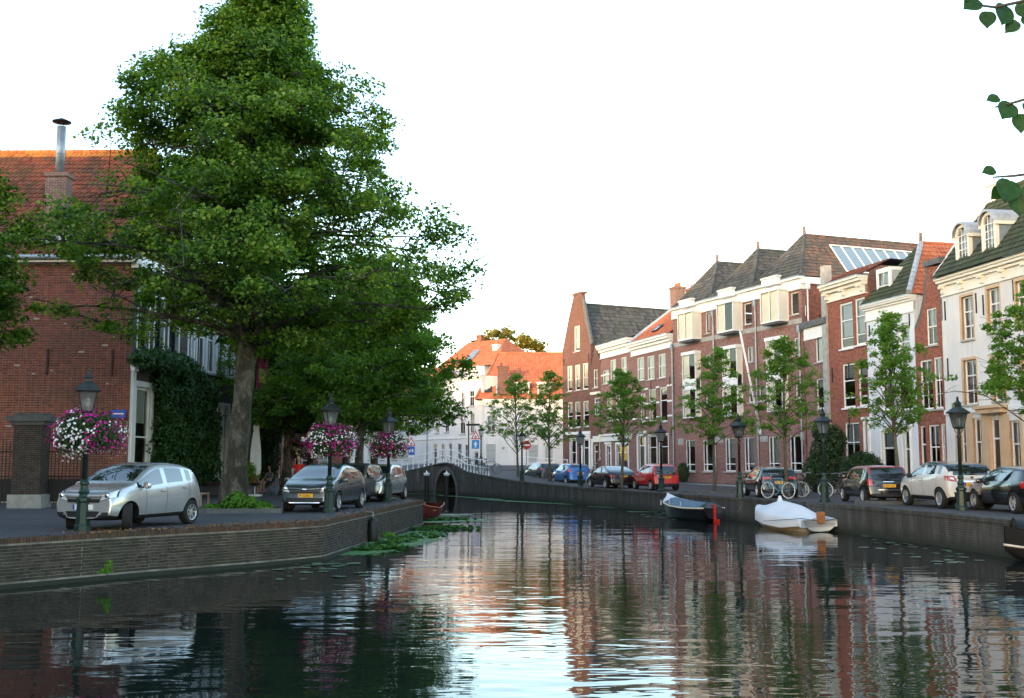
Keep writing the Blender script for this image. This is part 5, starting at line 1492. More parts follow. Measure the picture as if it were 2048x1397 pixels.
def make_tree(name, label, loc, height, trunk_r, fork, prof, nlimb, nclump, nleaf, leaf, mat, seed, bark='bark', group=None, lean=(0, 0), bend=.12, clump_r=.55, flat_=.45, xs=1.0, cat='tree', rise=.35, flare=1.6, skew=1.15, uneven=.5):
    """prof: list of (z, radius) for the crown envelope"""
    rng = np.random.default_rng(seed); rd = random.Random(seed)
    t = thing(name, label, cat, loc, 0, group)
    zs = [p[0] for p in prof]; rs = [p[1] for p in prof]
    rad = lambda z: float(np.interp(z, zs, rs))
    top = height
    n = 14
    ph = rd.uniform(0, 6.28)
    def axis(z):
        f = z / top
        return Vector((lean[0] * f + bend * math.sin(f * 5 + ph) * f, lean[1] * f + bend * math.cos(f * 4 + ph) * f, z))
    tr = MB(); pts = []; rr = []
    for k in range(n + 1):
        z = top * .97 * k / n
        f = k / n
        r_ = trunk_r * (1 - f) ** .85 + .015
        if z < .9: r_ *= 1 + (flare - 1) * (1 - z / .9) ** 2
        pts.append(axis(z)); rr.append(r_)
    pts.insert(1, axis(.25)); rr.insert(1, trunk_r * (1 + (flare - 1) * .5))
    # knotty bark: finer rings with uneven radius
    P2, R2 = [], []
    for a_, b_, ra_, rb_ in zip(pts, pts[1:], rr, rr[1:]):
        m_ = 5 if trunk_r > .15 else 1
        for s_ in range(m_): P2.append(a_.lerp(b_, s_ / m_)); R2.append(ra_ + (rb_ - ra_) * s_ / m_)
    P2.append(pts[-1]); R2.append(rr[-1]); v0_ = len(tr.v)
    ns_ = 20 if trunk_r > .15 else 10
    tr.tube(P2, R2, ns_)
    for k_ in range(len(P2)):
        for j_ in range(ns_):
            i_ = v0_ + k_ * ns_ + j_; c_ = P2[k_]; th_ = 2 * math.pi * j_ / ns_; z_ = c_.z
            f_ = 1 + .07 * math.sin(3 * th_ + z_ * 1.1 + ph) + .05 * math.sin(5 * th_ - z_ * 2.3) + .05 * math.sin(z_ * 4.1 + 2 * th_) + rd.uniform(-.025, .025)
            if z_ < 1.2: f_ += .16 * math.sin(4 * th_ + ph) * (1.2 - z_)
            q_ = Vector(tr.v[i_]); tr.v[i_] = tuple(c_ + (q_ - c_) * f_)
    tips = []
    zmin, zmax = zs[0], zs[-1]
    for i in range(nlimb):
        f = (i + rd.random()) / nlimb
        z0 = fork + (zmax - fork) * (f ** skew) * .93
        az = i * 2.39996 + rd.uniform(-.5, .5)
        Rm = rad(z0 + .08 * (zmax - z0)) * rd.uniform(.72 - .12 * uneven, 1.06 + .06 * uneven); lw_ = 1 + uneven * rd.uniform(-.8, .9)
        if Rm < .25: Rm = .25
        d = Vector((math.cos(az) * xs, math.sin(az), 0))
        a0 = axis(z0 - .25 * Rm * rise)
        P_ = [a0]; steps = 5
        for s in range(1, steps + 1):
            q = s / steps
            up = rise * Rm * (q - .55 * q * q) * 1.6 - .10 * Rm * q * q
            wob = Vector((rd.uniform(-.1, .1), rd.uniform(-.1, .1), rd.uniform(-.06, .06))) * Rm * .35
            P_.append(a0 + d * (Rm * q) + Vector((0, 0, up)) + wob)
        lr = max(.02, trunk_r * .34 * (1 - (z0 / top)) ** .7 + .012)
        tr.tube(P_, [lr * (1 - s / steps * .85) for s in range(steps + 1)], 6, cap=False)
        for s in range(1, steps + 1):
            for q in range(2):
                sub = rd.uniform(.35, .85)
                c = P_[s - 1].lerp(P_[s], sub)
                sd = Vector((rd.uniform(-1, 1), rd.uniform(-1, 1), rd.uniform(-.25, .45))).normalized() * Rm * rd.uniform(.15, .38)
                e = c + sd
                if s >= 2: tr.tube([c, c.lerp(e, .5) + Vector((0, 0, .04)), e], [lr * .3, lr * .2, lr * .08 + .004], 4, cap=False)
                tips.append((c, e, (.15 + s / steps) * lw_))
    tr.build('trunk', M[bark], t, True)
    C = np.zeros((nclump, 3))
    w = np.array([max(.03, s) for _, _, s in tips]); w /= w.sum()
    idx = rng.choice(len(tips), nclump, p=w)
    A = np.array([tuple(tips[i][0]) for i in idx]); E = np.array([tuple(tips[i][1]) for i in idx])
    q = rng.uniform(.3, 1.1, (nclump, 1))
    C = A + (E - A) * q + rng.normal(size=(nclump, 3)) * clump_r * .35
    # keep the clumps inside the envelope
    ax = np.array([tuple(axis(min(max(z, 0), top))) for z in C[:, 2]])
    rr_ = np.hypot((C[:, 0] - ax[:, 0]) / xs, C[:, 1] - ax[:, 1]); lim = np.interp(C[:, 2], zs, rs) * 1.06 + .15
    f = np.minimum(1, lim / np.maximum(rr_, 1e-6))[:, None]
    C[:, :2] = ax[:, :2] + (C[:, :2] - ax[:, :2]) * f
    C[:, 2] = np.clip(C[:, 2], zmin, zmax)
    per = max(1, nleaf // nclump)
    cr = clump_r * rng.uniform(.55, 1.25, nclump)
    D = unit(rng.normal(size=(nclump, per, 3))) * (rng.uniform(0, 1, (nclump, per, 1)) ** .45)
    D[..., 2] *= flat_
    PT = C[:, None, :] + D * cr[:, None, None]
    PT[..., 2] -= (D[..., 0] ** 2 + D[..., 1] ** 2) * cr[:, None] * .22     # sprays hang at the rim
    PT = PT.reshape(-1, 3)
    out = unit(PT - np.array([[0, 0, 1]]) * 0 - np.repeat(ax, per, 0))
    nr = unit(rng.normal(size=PT.shape) * .55 + np.array([[0, 0, .9]]) + out * .45)
    leaf_cloud('crown', PT, nr, leaf, M[mat], t, rng)
    return t

# the big linden on the left bank
TP = ground(466, 1024)
make_tree('linden_tree', 'big spreading linden tree on the left quay, in front of the brick house', (TP.x, TP.y, 0), 17.7, .34, 5.4,
          [(4.7, 1.5), (5.4, 2.9), (6.0, 4.8), (6.6, 6.2), (7.3, 6.5), (8.4, 6.0), (9.8, 5.4), (11.3, 4.7), (12.6, 3.8), (13.9, 2.8), (15.0, 1.7), (16.0, .9), (17.4, .3)],
          126, 1750, 190000, .13, 'leaf_big', 21, lean=(.85, 0), bend=.25, clump_r=.66, flat_=.5, rise=.32, flare=1.6, skew=1.05, uneven=.75)
# trees behind it along the left bank
for k, (px, D, hgt, rad_, sd, lb) in enumerate(((572, 52, 9.0, 3.2, 31, 'linden behind the big tree, nearest the cafe tables'), (618, 58, 10.2, 4.2, 32, 'thin-trunked linden behind the grey hatchback with orange plate'),
        (716, 46, 10.6, 4.3, 33, 'linden with a pale trunk between the two middle flower lamps'), (748, 55, 10.8, 4.5, 34, 'linden with a slanting trunk beside the rightmost flower lamp'), (690, 70, 11.5, 5.0, 35, 'farthest linden of the left bank, near the bridge'))):
    p = P(px, D)
    make_tree('linden_tree', lb, (p.x, p.y, 0), hgt, .19, 3.2, [(2.6, rad_ * .55), (3.6, rad_ * .9), (5.2, rad_), (7.0, rad_ * .85), (hgt - 1.6, rad_ * .55), (hgt, .4)],
              34, 480, 42000, .15, 'leaf_back', sd, group='lindens along the left bank', clump_r=.7, lean=(random.uniform(-.3, .5), 0))
# tree at the left picture edge: only its outer boughs reach into view
p = P(-118, 30)
make_tree('linden_tree', 'linden at the left picture edge with only outer boughs in view', (p.x, p.y, 0), 10.2, .25, 4.6, [(4.9, 1.4), (5.8, 2.45), (6.8, 2.2), (8.0, 1.6), (9.0, 1.2), (10.0, .4)], 36, 420, 38000, .125, 'leaf_big', 41, clump_r=.55)
# young street trees on the right bank
yt = [(1036, 80, 752, 92, 'slim young street tree nearest the bridge railing'), (1100, 75, 742, 80, 'slim young street tree behind the dark grey car'), (1243, 61, 735, 96, 'young street tree between the black coupe and the red car'),
      (1428, 55, 690, 110, 'young street tree behind the blue-covered boat'), (1572, 47.5, 662, 108, 'young street tree above the parked bicycles'), (1797, 41, 612, 112, 'young street tree between the black and the white car'), (2098, 35, 545, 120, 'young street tree at the right picture edge')]
for k, (px, D, ytop, wpx, lb) in enumerate(yt):
    p = P(px, D); hg = (HZ - ytop) * D / FPX + 1.5; rw = wpx * D / FPX * .92
    z0 = 2.6 if k > 1 else 2.4
    if k == 6: rw = 3.1
    zg = .25 if k < 2 else 0.0
    rk = random.Random(500 + k); wv = rk.uniform(.85, 1.1)
    make_tree('young_tree', lb, (p.x, p.y, zg), hg - zg, .07, z0, [(z0 - .1, rw * .55 * wv), (z0 + .5, rw * wv), (z0 + .3 * (hg - z0), rw * rk.uniform(.82, .98)), (z0 + .55 * (hg - z0), rw * rk.uniform(.58, .75)), (z0 + .8 * (hg - z0), rw * .32), (hg - .2, rw * .1), (hg, .05)],
              rk.randint(34, 44), rk.randint(380, 480), (rk.randint(7600, 9400)) if k < 6 else 17000, .105, 'leaf_young', 60 + k, 'bark_young', 'young street trees on the right bank', clump_r=.24, flat_=.55, rise=rk.uniform(.65, .95), flare=1.25, bend=rk.uniform(.05, .16), lean=(rk.uniform(-.25, .25), 0))
# trees beyond the orange roof, sunlight painted into their yellow leaves
for k, (px, ytop, D, r_) in enumerate(((985, 676, 160, 3.0), (1022, 672, 165, 3.4), (1055, 684, 158, 2.6))):
    p = P(px, D); hg = (HZ - ytop) * D / FPX + 2.2
    make_tree('yellow_tree', ['yellow-leaved treetop left of its neighbours above the orange roof', 'yellow-leaved treetop in the middle above the orange roof', 'yellow-leaved treetop nearest the gable chimney of the orange roof'][k], (p.x, p.y, .9), hg, .3, 5, [(hg - 9, r_ * .8), (hg - 5, r_ * 1.25), (hg - 2.2, r_), (hg, .5)], 24, 200, 9000, .4, 'leaf_yellow', 80 + k, group='yellow trees beyond the orange roof', clump_r=1.0)

# creeper over the left front
def bush(name, label, cat, blobs, n, size, mat, seed, loc=(0, 0, 0), rz=0, up=.4, parts=True, stem=True, group=None, out_w=.9):
    rng = np.random.default_rng(seed)
    t = thing(name, label, cat, loc, rz, group)
    B = np.array(blobs, float)
    vol = (B[:, 3] * B[:, 4] * B[:, 5]) ** .67; idx = rng.choice(len(B), n, p=vol / vol.sum())
    d = unit(rng.normal(size=(n, 3))); r_ = rng.uniform(.72, 1.06, (n, 1)) + (rng.random((n, 1)) < .04) * .12
    PT = B[idx, :3] + d * r_ * B[idx, 3:6]
    nr = unit(d * out_w + rng.normal(size=(n, 3)) * .55 + np.array([[0, 0, up]]))
    if name != 'creeper': PT[:, 2] = np.maximum(PT[:, 2], .03)
    leaf_cloud('foliage', PT, nr, size, M[mat], t, rng)
    return t
b = []
rng0 = random.Random(8)
HL = math.atan2((LF - LC).y, (LF - LC).x)
# local x along the front (away from the camera), y into the wall
for k in range(190):
    x = rng0.uniform(2.1, 8.0); top_ = 5.75 - max(0, x - 4.5) * .3
    z = rng0.uniform(.8, top_)
    b.append((x, -.28 + rng0.uniform(-.12, .05), z, rng0.uniform(.35, .65), rng0.uniform(.25, .6), rng0.uniform(.35, .6)))
for k in range(26):
    b.append((rng0.uniform(-.1, 4.6), -.45, rng0.uniform(5.25, 5.75), rng0.uniform(.4, .6), rng0.uniform(.4, .65), .32))
cr = bush('creeper', 'dense dark green creeper covering the canal front of the left brick house', 'climbing plant', b, 42000, .13, 'leaf_creeper', 5, LC, HL)
mb = MB()
for k in range(5):
    x = 2.6 + k * 1.0
    mb.tube([(x, -.1, 0), (x + .1, -.14, 1.5), (x - .1, -.12, 3.0), (x + .2, -.15, 4.6)], [.05, .04, .03, .015], 6)
mb.build('stem', M['bark_young'], cr, True)
# bushes by the right-hand houses
p = P(1655, 57.5); t = bush('garden_bush', 'tall loose dark bush beside the grey pier behind the bicycles', 'bush', [(0, 0, 1.6, .9, .8, 1.5), (.3, .1, 2.6, .7, .7, .9), (-.5, 0, 1.0, .8, .7, 1.0), (-.2, .1, 3.1, .5, .5, .6)], 9000, .12, 'leaf_bush', 91, (p.x, p.y, 0), group='bushes before the right houses')
mb = MB(); mb.tube([(0, 0, 0), (.05, 0, 1.2), (.1, 0, 2.4)], [.06, .05, .02], 6); mb.build('stem', M['bark_young'], t)
p = P(1724, 54.5); t = bush('garden_bush', 'rounded clipped dark green bush behind the black car with red roof', 'bush', [(0, 0, 1.0, 1.0, .9, 1.0), (.35, 0, 1.2, .7, .7, .75), (-.4, 0, 1.1, .65, .7, .8), (0, 0, 1.5, .6, .6, .55)], 9000, .09, 'leaf_bush', 92, (p.x, p.y, .0), group='bushes before the right houses')
mb = MB(); mb.tube([(0, 0, 0), (.02, 0, 1.2)], [.07, .03], 6); mb.build('stem', M['bark_young'], t)
p = P(1366, 76.0); t = bush('wall_shrub', 'small shrub against the foot of the long brick block', 'bush', [(0, 0, .7, .4, .35, .7)], 1500, .1, 'leaf_bush', 93, (p.x, p.y, .1))
mb = MB(); mb.tube([(0, 0, 0), (.02, 0, .8)], [.04, .02], 6); mb.build('stem', M['bark_young'], t)
# dark shrubs and bushes by the cafe
p = P(523, 62); t = bush('garden_bush', 'tall dark shrub beside the folded cafe parasol', 'bush', [(0, 0, 1.8, 1.0, .9, 1.7), (.3, 0, 3.0, .8, .8, 1.0)], 7000, .14, 'leaf_bush', 94, (p.x, p.y, 0))
mb = MB(); mb.tube([(0, 0, 0), (.02, 0, 2.2)], [.07, .03], 6); mb.build('stem', M['bark_young'], t)
p = P(494, 50); t = bush('potted_plant', 'light green potted plant behind the cafe women', 'plant', [(0, 0, 1.0, .6, .5, .5), (.2, 0, 1.25, .35, .35, .35)], 1600, .11, 'leaf_bright', 95, (p.x, p.y, 0))
mb = MB(); mb.lathe([(.22, 0), (.3, .5), (.32, .52), (.25, .5)], 14); mb.build('pot', M['stone_dark'], t)
# tree pit of the big linden with bright ground plants
pit = thing('tree_pit', 'low dark edging with bright green plants round the foot of the big linden', 'planter', (TP.x, TP.y, 0), R(8))
mb = MB(); a, b_ = 1.55, 1.15
mb.box(-a, a, -b_, -b_ + .12, 0, .14); mb.box(-a, a, b_ - .12, b_, 0, .14); mb.box(-a, -a + .12, -b_ + .12, b_ - .12, 0, .14); mb.box(a - .12, a, -b_ + .12, b_ - .12, 0, .14); mb.build('edging', M['stone_dark'], pit)
mb = MB(); mb.face([(-a + .1, -b_ + .1, .07), (a - .1, -b_ + .1, .07), (a - .1, b_ - .1, .07), (-a + .1, b_ - .1, .07)]); mb.build('soil', M['soil'], pit)
rng = np.random.default_rng(4); B = []
for k in range(34):
    x_ = rng.uniform(-.75, 1.15); hgt_ = .10 + .34 * math.exp(-((x_ - .25) / .55) ** 2) * rng.uniform(.3, 1.1)
    s_ = rng.uniform(.10, .24); B.append((x_, rng.uniform(-.95, .1), hgt_, s_, s_, s_ * .8))
B = np.array(B); n = 4200; idx = rng.integers(0, len(B), n); d = unit(rng.normal(size=(n, 3)))
PT = B[idx, :3] + d * B[idx, 3:]; PT[:, 2] = np.maximum(PT[:, 2], .08)
leaf_cloud('ground_plants', PT, unit(d + np.array([[0, 0, .8]]) + rng.normal(size=(n, 3)) * .3), .095, M['leaf_bright'], pit, rng)
# pits of two young trees
for px, D in ((1428, 55), (1797, 41), (1036, 80)):
    p = P(px, D); t = thing('tree_pit', {1428: 'low stone edged tree pit behind the blue-covered boat', 1797: 'low stone edged tree pit beside the white car', 1036: 'low stone edged tree pit by the bridge end'}[px], 'planter', (p.x, p.y, .25 if px < 1100 else 0), R(20), 'tree pits on the right bank')
    mb = MB()
    for a0, a1, b0, b1 in ((-1.4, 1.4, -.8, -.7), (-1.4, 1.4, .7, .8), (-1.4, -1.3, -.7, .7), (1.3, 1.4, -.7, .7)): mb.box(a0, a1, b0, b1, 0, .12)
    mb.build('edging', M['stone_dark'], t); mb = MB(); mb.face([(-1.3, -.7, .05), (1.3, -.7, .05), (1.3, .7, .05), (-1.3, .7, .05)]); mb.build('soil', M['soil'], t)
# ferns and weeds growing out of the left quay wall
p = ground(203, 1150, -.75); t = bush('wall_fern', 'bright green weed growing low on the left quay wall', 'plant', [(0, -.08, 0, .14, .1, .12), (.07, -.08, .16, .08, .07, .1)], 500, .05, 'leaf_bright', 96, (p.x + .1, p.y, -.72))
mb = MB(); mb.tube([(0, .1, -.05), (0, -.06, 0), (.04, -.08, .2)], [.012, .01, .004], 5); mb.build('stem', M['bark_young'], t)
p = ground(722, 1085, WZ); t = bush('wall_fern', 'yellow-green fern at the foot of the left quay beside the hanging fender', 'plant', [(0, 0, .12, .4, .25, .14), (.35, .25, .1, .25, .25, .12)], 900, .09, 'leaf_bright', 97, (p.x + .3, p.y + 1.2, WZ))

# linden twigs hanging in from the upper right, close to the camera
def big_leaf(s):
    mb = MB(); pr = [(.06, 0), (-.02, .16), (.04, .32), (.18, .44), (.36, .5), (.52, .49), (.68, .42), (.82, .3), (.94, .17), (1.04, .07), (1.14, 0)]
    prev = None
    n = 6; V = []
    for x, w_ in pr:
        V.append([Vector((x * s, -w_ * s, .06 * s * (abs(w_) * 2))), Vector((x * s, -w_ * s * .5, .02 * s)), Vector((x * s, 0, -.02 * s * x)), Vector((x * s, w_ * s * .5, .02 * s)), Vector((x * s, w_ * s, .06 * s * abs(w_) * 2))])
    for a, b_ in zip(V, V[1:]):
        for k in range(4): mb.face([a[k], b_[k], b_[k + 1], a[k + 1]])
    return mb.mesh('leaf', M['leaf_near'], True)
M['leaf_near'] = leafmat('leaf_near', [(0, (.012, .045, .012)), (.5, (.022, .075, .016)), (1, (.035, .10, .022))], .3, 3)
lm = big_leaf(.085)
tw = thing('linden_twig', 'drooping linden twigs with large leaves hanging in at the upper right', 'branch', at(2080, 150, 4.2))
o0 = at(2080, 150, 4.2)
mb = MB()
anch = []
for pts in (((2120, -60), (2060, 0), (1990, 15), (1935, 8)), ((2120, 120), (2080, 190), (2030, 205), (1990, 215)), ((2120, 300), (2080, 345), (2030, 352), (1985, 355))):
    c = [at(x, y, 4.2 + k * .04) - o0 for k, (x, y) in enumerate(pts)]
    mb.tube(c, [.009, .007, .0055, .0035], 6); anch.append(c)
mb.build('twig', M['bark_young'], tw, True)
for (px, py, ax_, tilt, roll, sc) in ((1958, 18, 2.6, -.6, .8, .9), (2010, 28, 1.9, -.9, -.4, 1.1), (2040, 20, 1.0, -.8, .9, 1.0), (1940, 10, 3.0, -.2, 1.0, .55), (2022, 224, 2.2, -.9, .4, 1.0), (1998, 212, 2.9, -.3, 1.2, .6), (2052, 222, 1.2, -.8, -.6, .9), (2020, 378, 2.0, -1.0, .3, 1.2), (1990, 356, 2.9, -.2, 1.1, .6), (2050, 388, 1.0, -.8, .8, 1.1), (2046, 48, .6, -1.0, .2, .9), (1975, 40, 1.7, -.4, .5, .8), (2035, 60, 2.4, .3, .9, .7), (2040, 245, 1.6, -.2, .2, .85), (2035, 405, 1.5, .2, .5, .9), (2005, 390, 2.3, .4, -.5, .7)):
    q = at(px, py - 16, 4.3) - o0
    o = link('leaf', lm, tw, q); o.rotation_euler = Matrix.Rotation(ax_, 3, 'Z').to_4x4().to_euler()
    o.rotation_euler = (Matrix.Rotation(ax_, 4, 'Y') @ Matrix.Rotation(tilt * .35, 4, 'Z') @ Matrix.Rotation(1.5 + roll * .45, 4, 'X')).to_euler(); o.scale = (sc * 1.02,) * 3

# ---------------------------------------------------------------- on the water
def pad_mesh():
    mb = MB(); n = 14; c = (0, 0, .006)
    ring = [(math.cos(.35 + (6.283 - .5) * k / n), math.sin(.35 + (6.283 - .5) * k / n), .004 + .02 * ((k * 7) % 3)) for k in range(n + 1)]
    for k in range(n): mb.face([c, ring[k], ring[k + 1]])
    return mb.mesh('lily_pad', M['pad'])
pm = pad_mesh(); rp = random.Random(77)
def pads(boxes, label, group, n, smin, smax):
    for k in range(n):
        x0, y0, x1, y1 = rp.choice(boxes)
        p = ground(rp.uniform(x0, x1), rp.uniform(y0, y1), WZ + .01); s = rp.uniform(smin, smax)
        o = link('lily_pad', pm, None, p, (rp.uniform(-.04, .04), rp.uniform(-.04, .04), rp.uniform(0, 6.28))); o.scale = (s, s, s)
        tag(o, label, 'lily pad', group)
pads([(1790, 1082, 1980, 1135), (1860, 1092, 1960, 1130), (1720, 1070, 1850, 1100)], 'small floating lily pad off the right quay wall', 'lily pads off the right quay', 46, .07, .17)
pads([(555, 1128, 740, 1160), (600, 1125, 720, 1140)], 'small floating lily pad beside the corner of the left quay', 'lily pads by the left quay corner', 34, .07, .17)
pads([(1280, 1015, 1420, 1040), (1300, 1025, 1400, 1036)], 'small floating lily pad beyond the blue-covered boat', 'lily pads before the blue-covered boat', 26, .1, .22)
# lily bed with raised leaves, and duckweed films: beyond counting
rng = np.random.default_rng(12)
def scatter_px(polys, n):
    out = []
    while len(out) < n:
        (x0, y0, x1, y1, xo) = polys[rng.integers(len(polys))]
        t = rng.random(); s = rng.normal() * .33
        x = x0 + (x1 - x0) * t; y = y0 + (y1 - y0) * t
        out.append((x + s * xo, y + rng.normal() * .25 * (xo / 14)))
    return np.array([tuple(ground(a, b, WZ)) for a, b in out])
bed = struct(link('lily_bed', None)); bed['kind'] = 'stuff'; bed['label'] = 'dense bed of raised water lily leaves by the left quay'
C = scatter_px([(735, 1095, 800, 1083, 40), (770, 1085, 880, 1068, 44), (820, 1062, 920, 1057, 46), (860, 1042, 930, 1040, 30), (720, 1102, 790, 1098, 40)], 1500)
C[:, 2] += rng.uniform(.005, .085, len(C))
leaf_cloud('raised_leaves', C, unit(rng.normal(size=C.shape) * .34 + np.array([[0, 0, .9]])), .22, M['leaf_water'], bed, rng, aspect=1.0)
def films(name, label, polys, n, s0, s1, mat):
    C = scatter_px(polys, n); C[:, 2] = WZ + .004 + rng.random(n) * .004
    s = rng.uniform(s0, s1, n); ang = rng.random(n) * 6.28; V = []
    a = np.arange(6) * math.pi / 3
    X = C[:, None, 0] + s[:, None] * np.cos(a[None] + ang[:, None]) * rng.uniform(.7, 1.3, (n, 6)); Y = C[:, None, 1] + s[:, None] * np.sin(a[None] + ang[:, None]) * rng.uniform(.7, 1.3, (n, 6))
    V = np.stack([X, Y, np.repeat(C[:, 2:3], 6, 1)], -1).reshape(-1, 3); i = np.arange(n)[:, None] * 6
    T = np.concatenate([i + np.array([[0, k, k + 1]]) for k in range(1, 5)], 1).reshape(-1, 3)
    o = link(name, np_mesh(name, V, T, M[mat])); o['kind'] = 'stuff'; o['label'] = label
films('duckweed', 'green duckweed film among the lily leaves by the left quay', [(700, 1110, 790, 1085, 60), (745, 1095, 845, 1058, 36), (730, 1105, 860, 1078, 60), (845, 1045, 960, 1040, 40), (850, 1030, 930, 1030, 26)], 9000, .03, .09, 'duckweed')
films('duckweed', 'green duckweed strip along the foot of the bridge wall', [(800, 987.6, 880, 988.6, 3), (880, 991, 1000, 999.5, 9), (960, 999, 1110, 1007.5, 7), (1180, 1013.5, 1265, 1017.5, 5), (1260, 1024, 1350, 1024.5, 6), (1020, 1003, 1140, 1009, 9)], 8000, .05, .14, 'duckweed')
# ================================================================ STREET FURNITURE, BRIDGE RAILS, BOATS
M['lamp_green'] = plain('lamp_green', (.012, .034, .028), .45, .3, 5)
M['lamp_dark'] = plain('lamp_dark', (.015, .022, .022), .45, .25, 5)
def lampglass():
    m, nt, b = nmat('lamp_glass'); nt.nodes.remove(b)
    tr = N(nt, 'ShaderNodeBsdfTransparent'); tl = N(nt, 'ShaderNodeBsdfTranslucent'); tl.inputs[0].default_value = (.85, .86, .84, 1)
    gl = N(nt, 'ShaderNodeBsdfGlossy'); gl.inputs['Roughness'].default_value = .08
    m1 = N(nt, 'ShaderNodeMixShader'); m1.inputs[0].default_value = .5; L(nt, tr.outputs[0], m1.inputs[1]); L(nt, tl.outputs[0], m1.inputs[2])
    fr = N(nt, 'ShaderNodeFresnel'); fr.inputs['IOR'].default_value = 1.6
    m2 = N(nt, 'ShaderNodeMixShader'); L(nt, fr.outputs[0], m2.inputs[0]); L(nt, m1.outputs[0], m2.inputs[1]); L(nt, gl.outputs[0], m2.inputs[2])
    L(nt, m2.outputs[0], nt.nodes['Material Output'].inputs['Surface']); return m
M['lamp_glass'] = lampglass()
M['opal'] = flat('opal', (.75, .75, .72), .4)
M['fl_pink'] = piecemat('petal_pink', [(0, (.28, .004, .12)), (.5, (.48, .012, .24)), (1, (.62, .05, .36))], .6)
M['fl_white'] = piecemat('petal_white', [(0, (.72, .70, .72)), (1, (.85, .84, .86))], .6)
M['leaf_basket'] = leafmat('leaf_basket', [(0, (.015, .045, .015)), (.5, (.03, .08, .02)), (1, (.06, .12, .03))], .2, 4)

def lamp_meshes(mat_base, mat_top):
    d = {}
    mb = MB()
    mb.lathe([(.20, 0), (.20, .10), (.185, .13), (.165, .16), (.15, .62), (.175, .66), (.175, .72), (.12, .76), (.095, .82)], 8, phase=math.pi / 8)
    mb.lathe([(.10, .81), (.12, .86), (.085, .93), (.075, 1.0), (.10, 1.04), (.10, 1.08), (.06, 1.14)], 16); d['plinth'] = mb.mesh('plinth', M[mat_base])
    mb = MB(); mb.lathe([(.062, 1.12), (.056, 2.3), (.075, 2.34), (.075, 2.38), (.045, 2.44), (.04, 2.62)], 14); d['shaft'] = mb.mesh('shaft', M[mat_top], True)
    mb = MB()
    for k in range(4):
        a = k * math.pi / 2 + math.pi / 4; c, s = math.cos(a), math.sin(a)
        mb.tube([(.03 * c, .03 * s, 2.45), (.12 * c, .12 * s, 2.56), (.14 * c, .14 * s, 2.66)], .012, 5)
    mb.lathe([(.05, 2.60), (.17, 2.64), (.175, 2.67), (.16, 2.67)], 4, phase=math.pi / 4)
    for k in range(4):
        a = k * math.pi / 2 + math.pi / 4; c, s = math.cos(a), math.sin(a)
        mb.tube([(.165 * c, .165 * s, 2.66), (.275 * c, .275 * s, 3.12)], .014, 5)
    mb.lathe([(.29, 3.10), (.37, 3.12), (.375, 3.15), (.16, 3.30), (.10, 3.33), (.10, 3.40), (.13, 3.42), (.06, 3.50), (.035, 3.56), (.045, 3.60), (.005, 3.68)], 4, phase=math.pi / 4)
    d['lantern_frame'] = mb.mesh('lantern_frame', M[mat_top])
    mb = MB(); q = [(.155, 2.67), (.262, 3.11)]
    pg = []
    for k in range(4):
        a0, a1 = k * math.pi / 2 + math.pi / 4, (k + 1) * math.pi / 2 + math.pi / 4
        m2 = MB(); m2.face([(q[0][0] * math.cos(a0), q[0][0] * math.sin(a0), q[0][1]), (q[0][0] * math.cos(a1), q[0][0] * math.sin(a1), q[0][1]), (q[1][0] * math.cos(a1), q[1][0] * math.sin(a1), q[1][1]), (q[1][0] * math.cos(a0), q[1][0] * math.sin(a0), q[1][1])])
        pg.append(m2.mesh('pane', M['lamp_glass']))
    d['panes'] = pg
    mb = MB(); mb.lathe([(.02, 2.68), (.05, 2.72), (.06, 2.86), (.04, 2.96), (.01, 3.0)], 10); d['bulb'] = mb.mesh('bulb', M['opal'], True)
    return d
LM_G = lamp_meshes('lamp_green', 'lamp_dark')
def lamp(p, label, h=3.68, rz=.3, group='cast iron street lamps'):
    t = thing('street_lamp', label, 'street lamp', p, rz, group); t.scale = (h / 3.68,) * 3
    for k in ('plinth', 'shaft', 'lantern_frame'): o = link(k, LM_G[k], t)
    for m_ in LM_G['panes']: link('pane', m_, o)
    link('bulb', LM_G['bulb'], o)
    return t
